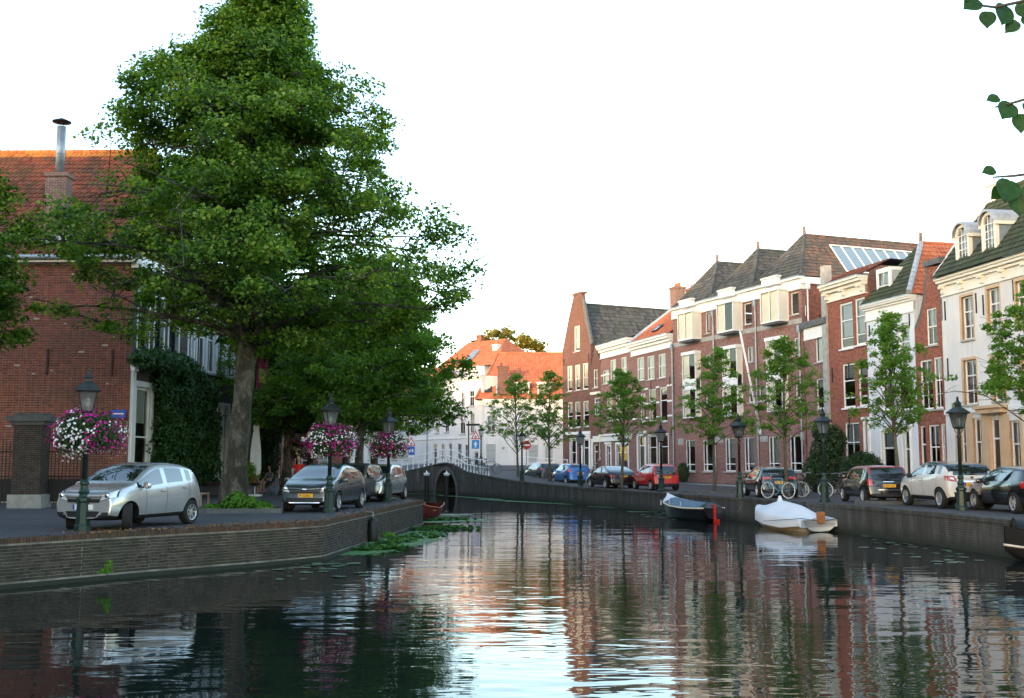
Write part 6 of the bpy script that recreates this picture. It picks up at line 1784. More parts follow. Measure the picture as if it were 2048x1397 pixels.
# left bank lamps with flower rings
def flowers(p, label, seed, r_=.78, zc=2.18, pink=.5, left_white=0):
    rng = np.random.default_rng(seed)
    t = thing('flower_basket', label, 'flower basket', p, 0, 'flower baskets on the left lamps')
    mb = MB()
    for k in range(24):
        a0, a1 = 2 * math.pi * k / 24, 2 * math.pi * (k + 1) / 24
        for rr, z in ((.42, zc - .22), (.55, zc + .05)): mb.tube([(rr * math.cos(a0), rr * math.sin(a0), z), (rr * math.cos(a1), rr * math.sin(a1), z)], .012, 4, cap=False)
    for k in range(6):
        a = math.pi * k / 3; mb.tube([(.07 * math.cos(a), .07 * math.sin(a), zc - .3), (.42 * math.cos(a), .42 * math.sin(a), zc - .22), (.55 * math.cos(a), .55 * math.sin(a), zc + .05)], .01, 4)
    mb.build('basket_frame', M['black'], t)
    n = 6000; u_ = unit(rng.normal(size=(n, 3)))
    lump = 1 + .10 * np.sin(u_[:, 0] * 6 + seed) + .08 * np.sin(u_[:, 1] * 7 + u_[:, 2] * 5 + seed)
    rad3 = np.array([r_, r_, .50])
    PT = u_ * rad3 * (rng.uniform(.45, 1.0, (n, 1)) * lump[:, None]) + np.array([[0, 0, zc]])
    PT[:, 2] -= (np.hypot(PT[:, 0], PT[:, 1]) > r_ * .7) * rng.uniform(0, .22, n)
    leaf_cloud('foliage', PT, unit(u_ + rng.normal(size=(n, 3)) * .5), .055, M['leaf_basket'], t, rng)
    n = 1250; u_ = unit(rng.normal(size=(n, 3)) + np.array([[0, 0, .15]]))
    lump = 1 + .10 * np.sin(u_[:, 0] * 6 + seed) + .08 * np.sin(u_[:, 1] * 7 + u_[:, 2] * 5 + seed)
    C = u_ * rad3 * (rng.uniform(.94, 1.08, (n, 1)) * lump[:, None]) + np.array([[0, 0, zc]])
    C[:, 2] -= (np.hypot(C[:, 0], C[:, 1]) > r_ * .75) * rng.uniform(0, .2, n)
    field = np.sin(u_[:, 0] * 4.5 + seed * 1.7) + np.sin(u_[:, 1] * 5 + seed) + np.sin(u_[:, 2] * 6 - seed)
    isp = field + rng.normal(size=n) * .7 > (1 - 2 * pink)
    for nm, msk, mt in (('pink_flowers', isp, 'fl_pink'), ('white_flowers', ~isp, 'fl_white')):
        c = C[msk]; nn_ = unit(u_[msk] + rng.normal(size=c.shape) * .35); k = len(c)
        a = unit(np.cross(nn_, rng.normal(size=c.shape))); b = np.cross(nn_, a); s = rng.uniform(.024, .036, k)
        th = np.arange(10) * math.pi / 5; rr = np.where(np.arange(10) % 2 == 0, 1.0, .68)
        ring = c[:, None] + s[:, None, None] * rr[None, :, None] * (a[:, None] * np.cos(th)[None, :, None] + b[:, None] * np.sin(th)[None, :, None]) + nn_[:, None] * (s[:, None, None] * .25)
        V = np.concatenate([c[:, None], ring], 1).reshape(-1, 3); i = np.arange(k)[:, None] * 11
        T = np.concatenate([i + np.array([[0, 1 + j, 1 + (j + 1) % 10]]) for j in range(10)], 1).reshape(-1, 3)
        o = link(nm, np_mesh(nm, V, T, M[mt]), t); o['kind'] = 'stuff'
    return t
Lp = [(165, 1062, 'street lamp in front of the silver hatchback', 'pink and white flower ring on the lamp before the silver hatchback', .55), (658, 1026, 'street lamp in front of the dark grey hatchback with orange plate', 'magenta flower ring on the lamp before the dark grey hatchback', .68), (776, 1004.5, 'street lamp at the tip of the left quay', 'pink and white flower ring on the lamp at the left quay tip', .45)]
for k, (px, py, l1, l2, pk_) in enumerate(Lp):
    p = ground(px, py); lamp(p, l1, 3.62 if k else 3.66, .35 + .2 * k); flowers(p, l2, 3 + k, .80 if k else .78, 2.18, pk_)
p = P(594, 58); lamp(p, 'distant street lamp seen between the tree trunks on the left bank', 3.6); flowers(p, 'distant dark flower ring on the lamp between the tree trunks', 9, .76, 2.15, .7)
# right bank lamps
for px, py, l1 in ((1924, 1021.5, 'street lamp beside the white crossover car'), (1650, 1005, 'street lamp among the bicycles beside the black car with red roof'), (1480, 996, 'street lamp at the nose of the dark coupe by the bicycles'), (1323, 984, 'street lamp in front of the red hatchback'), (1161, 976, 'street lamp beside the bright blue hatchback'), (1044, 963, 'street lamp at the nose of the dark car near the bridge')):
    z = 0.0 if px > 1150 else (.25 if px < 1100 else .05)
    lamp(ground(px, py, z), l1, 3.62, random.uniform(.2, .9))
p = at(962, 922, 98); lamp((p.x, p.y, 1.2), 'street lamp behind the bridge railing by the white corner house', 3.7)
# wall lantern on the white house
H_ = P1.lerp(P0, .62); t = thing('wall_lantern', 'small black lantern on a bracket at the door of the white dormer house', 'lantern', (H_.x, H_.y, 3.0), math.atan2((P0 - P1).y, (P0 - P1).x))
mb = MB(); mb.tube([(0, 0, 0), (0, -.25, .05), (0, -.5, 0)], .018, 6); mb.lathe([(.06, -.45), (.13, -.05), (.16, -.04), (.05, .1), (.01, .16)], 4, Matrix.Translation((0, -.5, 0)), phase=.78); mb.build('lantern_body', M['black'], t)
mb = MB(); mb.lathe([(.045, -.44), (.11, -.07), (.03, -.06)], 4, Matrix.Translation((0, -.5, 0)), phase=.3); mb.build('pane', M['lamp_glass'], t)

# --- bridge railings, post by post
def railing(parent, pts, step=.55, hgt=1.05, big=.06):
    cum = [0]
    for a, b in zip(pts, pts[1:]): cum.append(cum[-1] + (b - a).length)
    n = int(cum[-1] / step)
    def pos(s):
        for k in range(len(cum) - 1):
            if s <= cum[k + 1] + 1e-6: return pts[k].lerp(pts[k + 1], (s - cum[k]) / (cum[k + 1] - cum[k]))
        return pts[-1]
    for k in range(n + 1):
        p = pos(cum[-1] * k / n); tall = k % 2 == 0
        mb = MB(); h_ = hgt if tall else hgt * .52
        mb.lathe([(.06, 0), (.06, .14), (.036, .18), (.036, h_ - .06), (.05, h_ - .04), (.045, h_ + .02), (.004, h_ + .06)], 8, Matrix.Translation(p)); mb.build('post', M['rail_white'], parent)
    for z in (hgt, hgt * .5):
        mb = MB(); mb.tube([q + Vector((0, 0, z)) for q in pts], .034, 6); mb.build('rail', M['rail_white'], parent)
o3 = Vector((A0.x, A0.y, 0))
rp_ = [Vector(q) + an * .14 + Vector((0, 0, .02)) - o3 for q in RQ[:10]]
railing(bridge, rp_)
fp_ = [Vector((q[0], q[1], max(.6, q[2] - .1))) + an * 7 - o3 for q in RQ[2:9]]
t = thing('far_railing', 'white railing on the far side of the bridge ramp, behind the dark car', 'railing', (0, 0, 0))
railing(t, [at(1040, 915, 96), at(1085, 921, 92), at(1130, 926, 88)][::1] and [Vector((at(x, 930, D).x, D, z)) for x, D, z in ((1035, 100, 1.05), (1085, 98, .85), (1135, 96, .7))])
# --- mooring posts before the bridge
for px, lb in ((853, 'black mooring post with white cap left of the bridge arch'), (893, 'black mooring post with white cap before the bridge arch')):
    p = ground(px, 992.5, WZ); t = thing('mooring_post', lb, 'mooring post', (p.x, p.y, WZ), 0, 'mooring posts before the bridge')
    mb = MB(); mb.lathe([(.17, -.6), (.17, 1.5), (.16, 1.52)], 14); mb.build('post', M['black'], t)
    mb = MB(); mb.lathe([(.17, 1.5), (.2, 1.52), (.24, 1.66), (.20, 1.7), (.06, 1.72), (.03, 1.86), (.005, 1.9)], 14); mb.build('cap', M['rail_white'], t)
# --- signs
def disc(mb, r, y, n=20, c=(0, 0)): mb.face([(c[0] + r * math.cos(-2 * math.pi * k / n), y, c[1] + r * math.sin(-2 * math.pi * k / n)) for k in range(n)])
M['sign_blue'] = flat('sign_blue', (.02, .25, .62), .4); M['sign_blue2'] = flat('sign_blue_dark', (.03, .10, .45), .4); M['sign_red'] = flat('sign_red', (.60, .03, .03), .4); M['sign_white'] = flat('sign_white', (.8, .8, .8), .4); M['sign_black'] = flat('sign_black', (.02, .02, .02), .5)
def one_way(p, lb, k):
    t = thing('traffic_sign', lb, 'road sign', p, 0); t.scale = (.78, .78, .9)
    mb = MB(); mb.tube([(0, .06, 0), (0, .06, 3.6)], .04, 8); mb.build('pole', M['zinc'], t)
    s = .8
    mb = MB(); mb.box(-s/2, s/2, 0, .02, 1.75, 1.75 + s); b = mb.build('sign_plate', M['sign_blue'] if k else M['sign_blue2'], t)
    if k:
        mb = MB(); mb.face([(-.07, -.004, 1.86), (.07, -.004, 1.86), (.07, -.004, 2.15), (-.07, -.004, 2.15)]); mb.face([(-.22, -.004, 2.12), (.22, -.004, 2.12), (0, -.004, 2.42)]); mb.build('arrow', M['sign_white'], b)
    else:
        mb = MB()
        for (x, z) in ((-.15, 2.2), (.15, 2.2)): mb.box(x - .08, x + .08, -.004, -.001, z - .2, z + .1)
        mb.build('symbol', M['sign_white'], b)
    mb = MB(); mb.face([(-.5, 0, 2.62), (.5, 0, 2.62), (0, 0, 3.45)]); b = mb.build('warning_plate', M['sign_red'], t)
    mb = MB(); mb.face([(-.33, -.006, 2.71), (.33, -.006, 2.71), (0, -.006, 3.25)]); mb.build('warning_face', M['sign_white'], b)
    mb = MB(); mb.box(-.12, .12, -.012, -.008, 2.76, 2.86); mb.box(-.03, .03, -.012, -.0085, 2.86, 3.0); mb.build('symbol', M['sign_black'], b)
    mb = MB(); mb.box(-.32, .32, 0, .02, 1.5, 1.7); mb.build('under_plate', M['sign_white'], t)
p = at(951, 926, 92); one_way((p.x, p.y, 1.1), 'blue one-way arrow sign under a red warning triangle behind the bridge', 1)
p = at(822, 926, 95); one_way((p.x, p.y, .6), 'small blue sign under a red triangle beside the right flower lamp', 0)
p = at(1053, 926, 88); t = thing('no_entry_sign', 'round red no-entry sign on a post behind the far ramp', 'road sign', (p.x, p.y, .6))
mb = MB(); mb.tube([(0, .05, 0), (0, .05, 2.6)], .035, 8); mb.build('pole', M['zinc'], t)
mb = MB(); disc(mb, .36, 0); m_ = Matrix.Translation((0, 0, 2.3)); mb.v = [tuple(m_ @ Vector(v)) for v in mb.v]; b = mb.build('sign_plate', M['sign_red'], t)
mb = MB(); mb.box(-.26, .26, -.008, -.004, 2.24, 2.36); mb.build('bar', M['sign_white'], b)
p = at(937, 926, 93); t = thing('direction_sign', 'dark post with a black fingerboard behind the bridge railing', 'signpost', (p.x, p.y, 1.1))
mb = MB(); mb.tube([(0, 0, 0), (0, 0, 3.9)], .05, 8); mb.build('post', M['black'], t); mb = MB(); mb.box(-.2, .95, -.03, .03, 3.5, 3.68); mb.build('fingerboard', M['black'], t)
p = at(854, 926, 97); t = thing('grey_post', 'tall plain grey post behind the bridge railing', 'post', (p.x, p.y, .7)); mb = MB(); mb.tube([(0, 0, 0), (0, 0, 4.2)], [.08, .06], 10); mb.build('pole', M['zinc'], t)
mb = MB(); mb.box(-.12, .12, -.12, .12, 0, .25); mb.build('foot', M['zinc'], t)
# --- iron gate and brick pillar by the left house
t = thing('gate_pillar', 'square brick gate pillar with stone cap before the left brick wall', 'pillar', P(62, 37.2), R(4))
mb = MB(); mb.box(-.55, .55, -.5, .5, 0, .45); mb.build('base', M['stone'], t); mb = MB(); mb.box(-.46, .46, -.42, .42, .45, 2.75); mb.build('shaft', M['brick_dark'], t)
mb = MB(); mb.box(-.55, .55, -.5, .5, 2.75, 2.88); mb.box(-.66, .66, -.6, .6, 2.88, 3.05); mb.box(-.5, .5, -.45, .45, 3.05, 3.16); mb.build('cap', M['stone_dark'], t)
def fence(x0, x1, D, label, curve):
    a, b = P(x0, D), P(x1, D); n = int((b.x - a.x) / .12); t = thing('iron_fence', label, 'fence', a)
    for k in range(n + 1):
        x = (b.x - a.x) * k / n; h_ = 2.0 + curve(k / n)
        mb = MB(); mb.tube([(x, 0, .12), (x, 0, h_), (x, 0, h_ + .14)], [.016, .016, .002], 6); mb.build('bar', M['black'], t)
    for z in (.2, 1.0, 1.85): mb = MB(); mb.box(0, b.x - a.x, -.02, .02, z, z + .05); mb.build('rail', M['black'], t)
    mb = MB(); mb.box(0, b.x - a.x, -.01, .01, .2, .95); mb.build('lower_panel', M['black'], t)
fence(-70, 34, 37.4, 'black iron gate left of the brick pillar', lambda q: .9 * (1 - q) ** 1.2)
fence(88, 170, 37.6, 'black iron fence between the brick pillar and the silver car', lambda q: .05)
t = thing('street_sign', 'small blue street name plate on the corner of the left brick wall', 'sign', P(233, 41.85, 3.35)); mb = MB(); mb.box(-.28, .28, 0, .02, -.16, .16); o = mb.build('plate', M['sign_blue2'], t); mb = MB(); mb.box(-.2, .2, -.006, -.002, -.02, .03); mb.build('lettering_bar', M['sign_white'], o)
# --- hanging fender on the quay
p = ground(738, 1082, WZ); a = Vector(LQ[-5]); b = Vector(LQ[-4]) if False else None
qa, qb = Vector((*LQ[6], 0)), Vector((*LQ[7], 0))
f_ = .0; r = ray(738, 1060)
den = (qb - qa); tpar = None
for k in range(1000):
    q = qa.lerp(qb, k / 1000)
    if q.x / q.y > (738 - CX) / FPX: break
nrm_ = Vector((den.y, -den.x, 0)).normalized()
t = thing('tyre_fender', 'long black rubber fender hanging on the left quay wall', 'fender', q + nrm_ * .17)
mb = MB(); mb.lathe([(.02, -1.0), (.13, -.95), (.16, -.75), (.16, -.35), (.12, -.2), (.03, -.14)], 14); mb.build('fender_body', M['black'], t, True); mb = MB(); mb.tube([(0, 0, -.15), (0, .0, 0.02), (nrm_.x * -.2, nrm_.y * -.2, .03)], .015, 6); mb.build('chain', M['zinc'], t)

# --- boats
M['hull_navy'] = plain('hull_navy', (.010, .013, .020), .45, .2, 4); M['hull_white'] = plain('hull_white', (.70, .64, .54), .4, .05, 2); M['tarp_white'] = plain('tarp_white', (.66, .68, .74), .7, .06, 1.2, bumps=.15)
M['tarp_blue'] = plain('tarp_blue', (.10, .16, .22), .75, .15, 2); M['wood'] = plain('wood', (.36, .14, .05), .5, .3, 6); M['hull_red'] = plain('hull_red', (.12, .02, .02), .5, .3, 4); M['red_paint'] = plain('red_paint', (.55, .03, .015), .45, .15, 4)
def hull_sections(Ln, Wd, stations):
    """stations: (t 0 stern..1 bow, half width, keel z, sheer z)"""
    out = []
    for t_, hw, zk, zs_ in stations:
        x = (t_ - .5) * Ln; row = []
        for q in np.linspace(-1, 1, 11):
            a = abs(q); y = math.copysign(hw * Wd / 2 * (min(1, a * 1.02) ** .55), q) if q else 0
            z = zk + (zs_ - zk) * a ** 1.9
            row.append((x, y, z))
        out.append(row)
    return out
def loft(mb, secs, mi=0, cap0=False, cap1=False):
    b = len(mb.v); n = len(secs[0])
    for s in secs: mb.v += [tuple(p) for p in s]
    for i in range(len(secs) - 1):
        for j in range(n - 1): mb.f.append((b + i * n + j, b + i * n + j + 1, b + (i + 1) * n + j + 1, b + (i + 1) * n + j)); mb.m.append(mi)
    if cap0: mb.f.append(tuple(b + j for j in range(n))); mb.m.append(mi)
    if cap1: mb.f.append(tuple(b + (len(secs) - 1) * n + j for j in reversed(range(n)))); mb.m.append(mi)
def subsurf(o, lv=1):
    m = o.modifiers.new('s', 'SUBSURF'); m.levels = lv; m.render_levels = lv
# boat with white cover: stern to the right, near the camera
c = ground(1641, 1065, WZ); _hd = Vector((-.30, .954, 0)); c = c + _hd * 2.15
bo = thing('covered_boat', 'small boat under a white tarpaulin with a wooden rudder block', 'boat', (c.x, c.y, WZ), math.atan2(_hd.y, _hd.x))
SH = [(0, .82, .02, .42), (.03, .86, -.08, .45), (.3, .95, -.12, .48), (.6, .9, -.12, .55), (.82, .62, -.05, .66), (.95, .25, .1, .75), (1, .04, .35, .8)]
mb = MB(); LnB, WdB = 4.3, 1.75
loft(mb, hull_sections(LnB, WdB, SH), cap0=True); o = mb.build('hull', M['hull_white'], bo, True)
tp = []
for t_, hw, zk, zs_ in SH:
    x = (t_ - .5) * LnB; row = []
    pk_ = np.interp(t_, [0, .05, .35, .5, .62, .75, .88, 1], [.5, .56, .98, 1.06, 1.06, .88, .80, .82])
    for q in np.linspace(-1, 1, 15):
        a = abs(q); hwm = hw * WdB / 2 + .05
        if a > .86: y = math.copysign(hwm, q); z = zs_ - (a - .86) / .14 * (.36 if t_ > .08 else .24) + .02 * math.sin(t_ * 60 + q * 5)
        else: y = q / .86 * hwm; z = zs_ + (pk_ - zs_) * (1 - (a / .86) ** 1.15) + .025 * math.sin(t_ * 23 + a * 9)
        row.append((x, y, z))
    tp.append(row)
mb = MB(); tps = []
for a, b in zip(tp, tp[1:]):
    for s in range(4): tps.append([tuple(Vector(p).lerp(Vector(q), s / 4)) for p, q in zip(a, b)])
tps.append(tp[-1]); loft(mb, tps, cap0=True, cap1=True); o = mb.build('tarpaulin', M['tarp_white'], bo, True); subsurf(o)
mb = MB(); mb.lathe([(.2, .86), (.10, 1.04), (.05, 1.2), (.02, 1.22)], 10, Matrix.Translation((.12 * LnB, 0, 0))); mb.build('tarp_peak', M['tarp_white'], bo, True)
mb = MB(); mb.box(-LnB / 2 - .13, -LnB / 2 + .02, -.12, .14, .34, .72); mb.build('rudder_block', M['wood'], bo)
mb = MB(); mb.tube([(-LnB / 2 - .06, -.8, .5), (-LnB / 2 - .07, 0, .38), (-LnB / 2 - .06, .82, .5), (0, 1.04, .3)], .012, 5); mb.build('tie_rope', M['black'], bo)
# navy sloop with blue cover and red rudder
_hd = Vector((-.34, .94, 0)).normalized(); c = ground(1428, 1044, WZ) + _hd * 2.05
bo = thing('navy_sloop', 'navy sloop with blue canvas cover and bright red rudder', 'boat', (c.x, c.y, WZ), math.atan2(_hd.y, _hd.x))
SH2 = [(0, .62, .1, .56), (.06, .7, -.1, .54), (.3, .95, -.15, .52), (.6, .98, -.15, .57), (.82, .75, -.08, .68), (.95, .32, .05, .8), (1, .05, .25, .86)]
LnC, WdC = 4.1, 1.6
mb = MB(); loft(mb, hull_sections(LnC, WdC, SH2), cap0=True); mb.build('hull', M['hull_navy'], bo, True)
mb = MB()
for sg in (-1, 1): mb.tube([((t_ - .5) * LnC, sg * (hw * WdC / 2 + .01), zs_ + .01) for t_, hw, zk, zs_ in SH2], .035, 6)
mb.build('rubbing_strake', M['hull_white'], bo, True)
cv = []
for t_, hw, zk, zs_ in SH2[1:6]:
    row = []
    for q in np.linspace(-1, 1, 11): row.append(((t_ - .5) * LnC, q * (hw * WdC / 2 + .0), zs_ + .02 + (.24 if t_ < .9 else .1) * (1 - abs(q) ** 2.2)))
    cv.append(row)
mb = MB(); loft(mb, cv, cap0=True, cap1=True); o = mb.build('canvas_cover', M['tarp_blue'], bo, True); subsurf(o)
fw_ = [[((t_ - .5) * LnC, q * (hw * WdC / 2 * 1.03), zs_ + .04 + .16 * (1 - abs(q) ** 2)) for q in np.linspace(-1, 1, 9)] for t_, hw, zk, zs_ in ((.78, .8, 0, .68), (.9, .5, 0, .78), (1.0, .06, 0, .92))]
mb = MB(); loft(mb, fw_); mb.build('foredeck_cover', M['tarp_white'], bo, True)
mb = MB(); mb.box(-LnC / 2 - .12, -LnC / 2 - .02, -.04, .04, -.2, .68); mb.box(-LnC / 2 - .4, -LnC / 2 - .02, -.03, .03, -.15, .12); mb.box(-LnC / 2 - .1, -LnC / 2 + .5, -.025, .025, .66, .70); mb.build('rudder', M['red_paint'], bo)
for x in (-.6, .4, 1.2): mb = MB(); mb.lathe([(.04, .6), (.03, .78), (.05, .8), (.005, .82)], 8, Matrix.Translation((x, .78, 0))); mb.build('cleat', M['zinc'], bo)
# dark red rowing boat: only the stern shows past the quay corner
c = ground(862, 1040, WZ)
bo = thing('red_rowing_boat', 'dark red wooden rowing boat moored behind the tip of the left quay', 'boat', (c.x - .35, c.y + 1.4, WZ), R(-100))
SH3 = [(0, .7, .12, .62), (.1, .85, -.05, .55), (.45, 1, -.12, .45), (.8, .75, -.02, .55), (1, .08, .25, .75)]
mb = MB(); loft(mb, hull_sections(3.4, 1.25, SH3), cap0=True); mb.build('hull', M['hull_red'], bo, True)
mb = MB()
for sg in (-1, 1): mb.tube([((t_ - .5) * 3.4, sg * hw * .625, zs_ + .01) for t_, hw, zk, zs_ in SH3], .03, 6)
mb.build('gunwale', M['wood'], bo); mb = MB(); mb.box(-.9, -.65, -.55, .55, .36, .40); mb.box(.3, .55, -.58, .58, .34, .38); mb.build('thwart', M['wood'], bo)
mb = MB(); mb.box(1.36, 1.39, -.24, -.1, .4, .46); mb.box(1.36, 1.39, .1, .24, .4, .46); mb.build('name_marks', M['sign_white'], bo)
# black boat cut by the right picture edge
c = ground(2060, 1125, WZ)
bo = thing('black_boat', 'black covered boat cut off by the right picture edge', 'boat', (c.x + 1.95, c.y + .3, WZ), R(172))
mb = MB(); loft(mb, hull_sections(4.6, 1.9, SH2), cap0=True); mb.build('hull', M['black'], bo, True)
mb = MB()
for sg in (-1, 1): mb.tube([((t_ - .5) * 4.6, sg * (hw * .95 + .01), zs_ * .45) for t_, hw, zk, zs_ in SH2], .03, 6)
mb.build('strake', M['hull_white'], bo)
cv = [[((t_ - .5) * 4.6, q * (hw * .97), zs_ + .02 + .25 * (1 - abs(q) ** 2.2)) for q in np.linspace(-1, 1, 11)] for t_, hw, zk, zs_ in SH2[:6]]
mb = MB(); loft(mb, cv, cap0=True, cap1=True); o = mb.build('cover', M['black'], bo, True); subsurf(o)
mb = MB(); mb.box(.3, .75, -.2, .2, 1.0, 1.2); mb.build('white_locker', M['sign_white'], bo)
# mooring lines
def rope(name, label, a, b, sag):
    mb = MB(); a, b = Vector(a), Vector(b)
    mb.tube([a.lerp(b, k / 10) - Vector((0, 0, sag * 4 * (k / 10) * (1 - k / 10))) for k in range(11)], .012, 5); tag(mb.build(name, M['stone_dark']), label, 'rope')
rope('mooring_rope', 'slack mooring rope from the navy sloop to the right quay', ground(1464, 1020, WZ + .7), ground(1486, 1003, -.1), .25)
# ================================================================ CARS
M['car_black'] = plain('car_trim', (.012, .012, .013), .55, .2, 8)
M['car_under'] = plain('car_under', (.008, .008, .008), .9, .2, 8)
M['tyre'] = plain('tyre', (.015, .015, .015), .85, .25, 12)
M['alloy'] = plain('alloy', (.55, .56, .58), .3, .1, 8, metal=.8)
M['chrome'] = flat('chrome', (.75, .76, .78), .12, 1.0)
M['plate_yellow'] = flat('plate_yellow', (.80, .42, .03), .5); M['plate_white'] = flat('plate_white', (.8, .8, .8), .5); M['plate_blue'] = flat('plate_blue', (.02, .06, .40), .5); M['plate_ink'] = flat('plate_ink', (.015, .015, .015), .6)
M['lens'] = glassmat('lens', (.9, .92, .95), 1.5); M['lamp_silver'] = flat('lamp_silver', (.86, .88, .92), .08, .35, .7, 1.0)
M['tail_red'] = flat('tail_red', (.42, .012, .015), .12, 0, .6, 1.0)
def carglass():
    m, nt, b = nmat('car_glass')
    b.inputs['Base Color'].default_value = (.012, .016, .018, 1); b.inputs['Roughness'].default_value = .015
    b.inputs['IOR'].default_value = 1.7; b.inputs['Specular IOR Level'].default_value = .7; b.inputs['Coat Weight'].default_value = .6; b.inputs['Coat Roughness'].default_value = .01
    return m
M['car_glass'] = carglass()

def wheel_meshes(nspoke):
    mb = MB(); rot = Matrix.Rotation(R(90), 4, 'X')
    mb.lathe([(.60, -.34), (.90, -.36), (.98, -.30), (1.0, -.18), (1.0, .18), (.98, .30), (.90, .36), (.66, .34), (.62, .20), (.62, -.2)], 28, rot, closed=True); ty = mb.mesh('tyre', M['tyre'], True)
    mb = MB()
    for sg in (1, -1):
        mb.lathe([(.68, .30 * sg), (.65, .35 * sg), (.60, .33 * sg), (.57, .10 * sg)], 28, rot, caps=False)
    for sg in (1,):
        for k in range(nspoke):
            a = 2 * math.pi * k / nspoke
            Mx = rot @ Matrix.Rotation(a, 4, 'Z')
            for (x0, x1, w0, w1) in ((.10, .60, .10, .065),):
                z0, z1 = .20, .27
                P_ = [(x0, -w0, z0), (x1, -w1, z0), (x1, w1, z0), (x0, w0, z0), (x0, -w0 * .8, z1), (x1, -w1 * .8, z1), (x1, w1 * .8, z1), (x0, w0 * .8, z1)]
                i = len(mb.v); mb.v += [tuple(Mx @ Vector(p)) for p in P_]
                for q in ((3,2,1,0),(4,5,6,7),(0,1,5,4),(1,2,6,5),(2,3,7,6),(3,0,4,7)): mb.f.append(tuple(i + k_ for k_ in q)); mb.m.append(0)
        mb.lathe([(.14, .2), (.14, .28), (.05, .3)], 14, rot)
    rm = mb.mesh('rim', M['alloy'], False)
    mb = MB(); mb.lathe([(.6, -.12), (.6, .02), (.1, .03)], 20, rot); bk = mb.mesh('brake_disc', M['car_under'])
    return ty, rm, bk
WH = {k: wheel_meshes(k) for k in (5, 7, 10)}

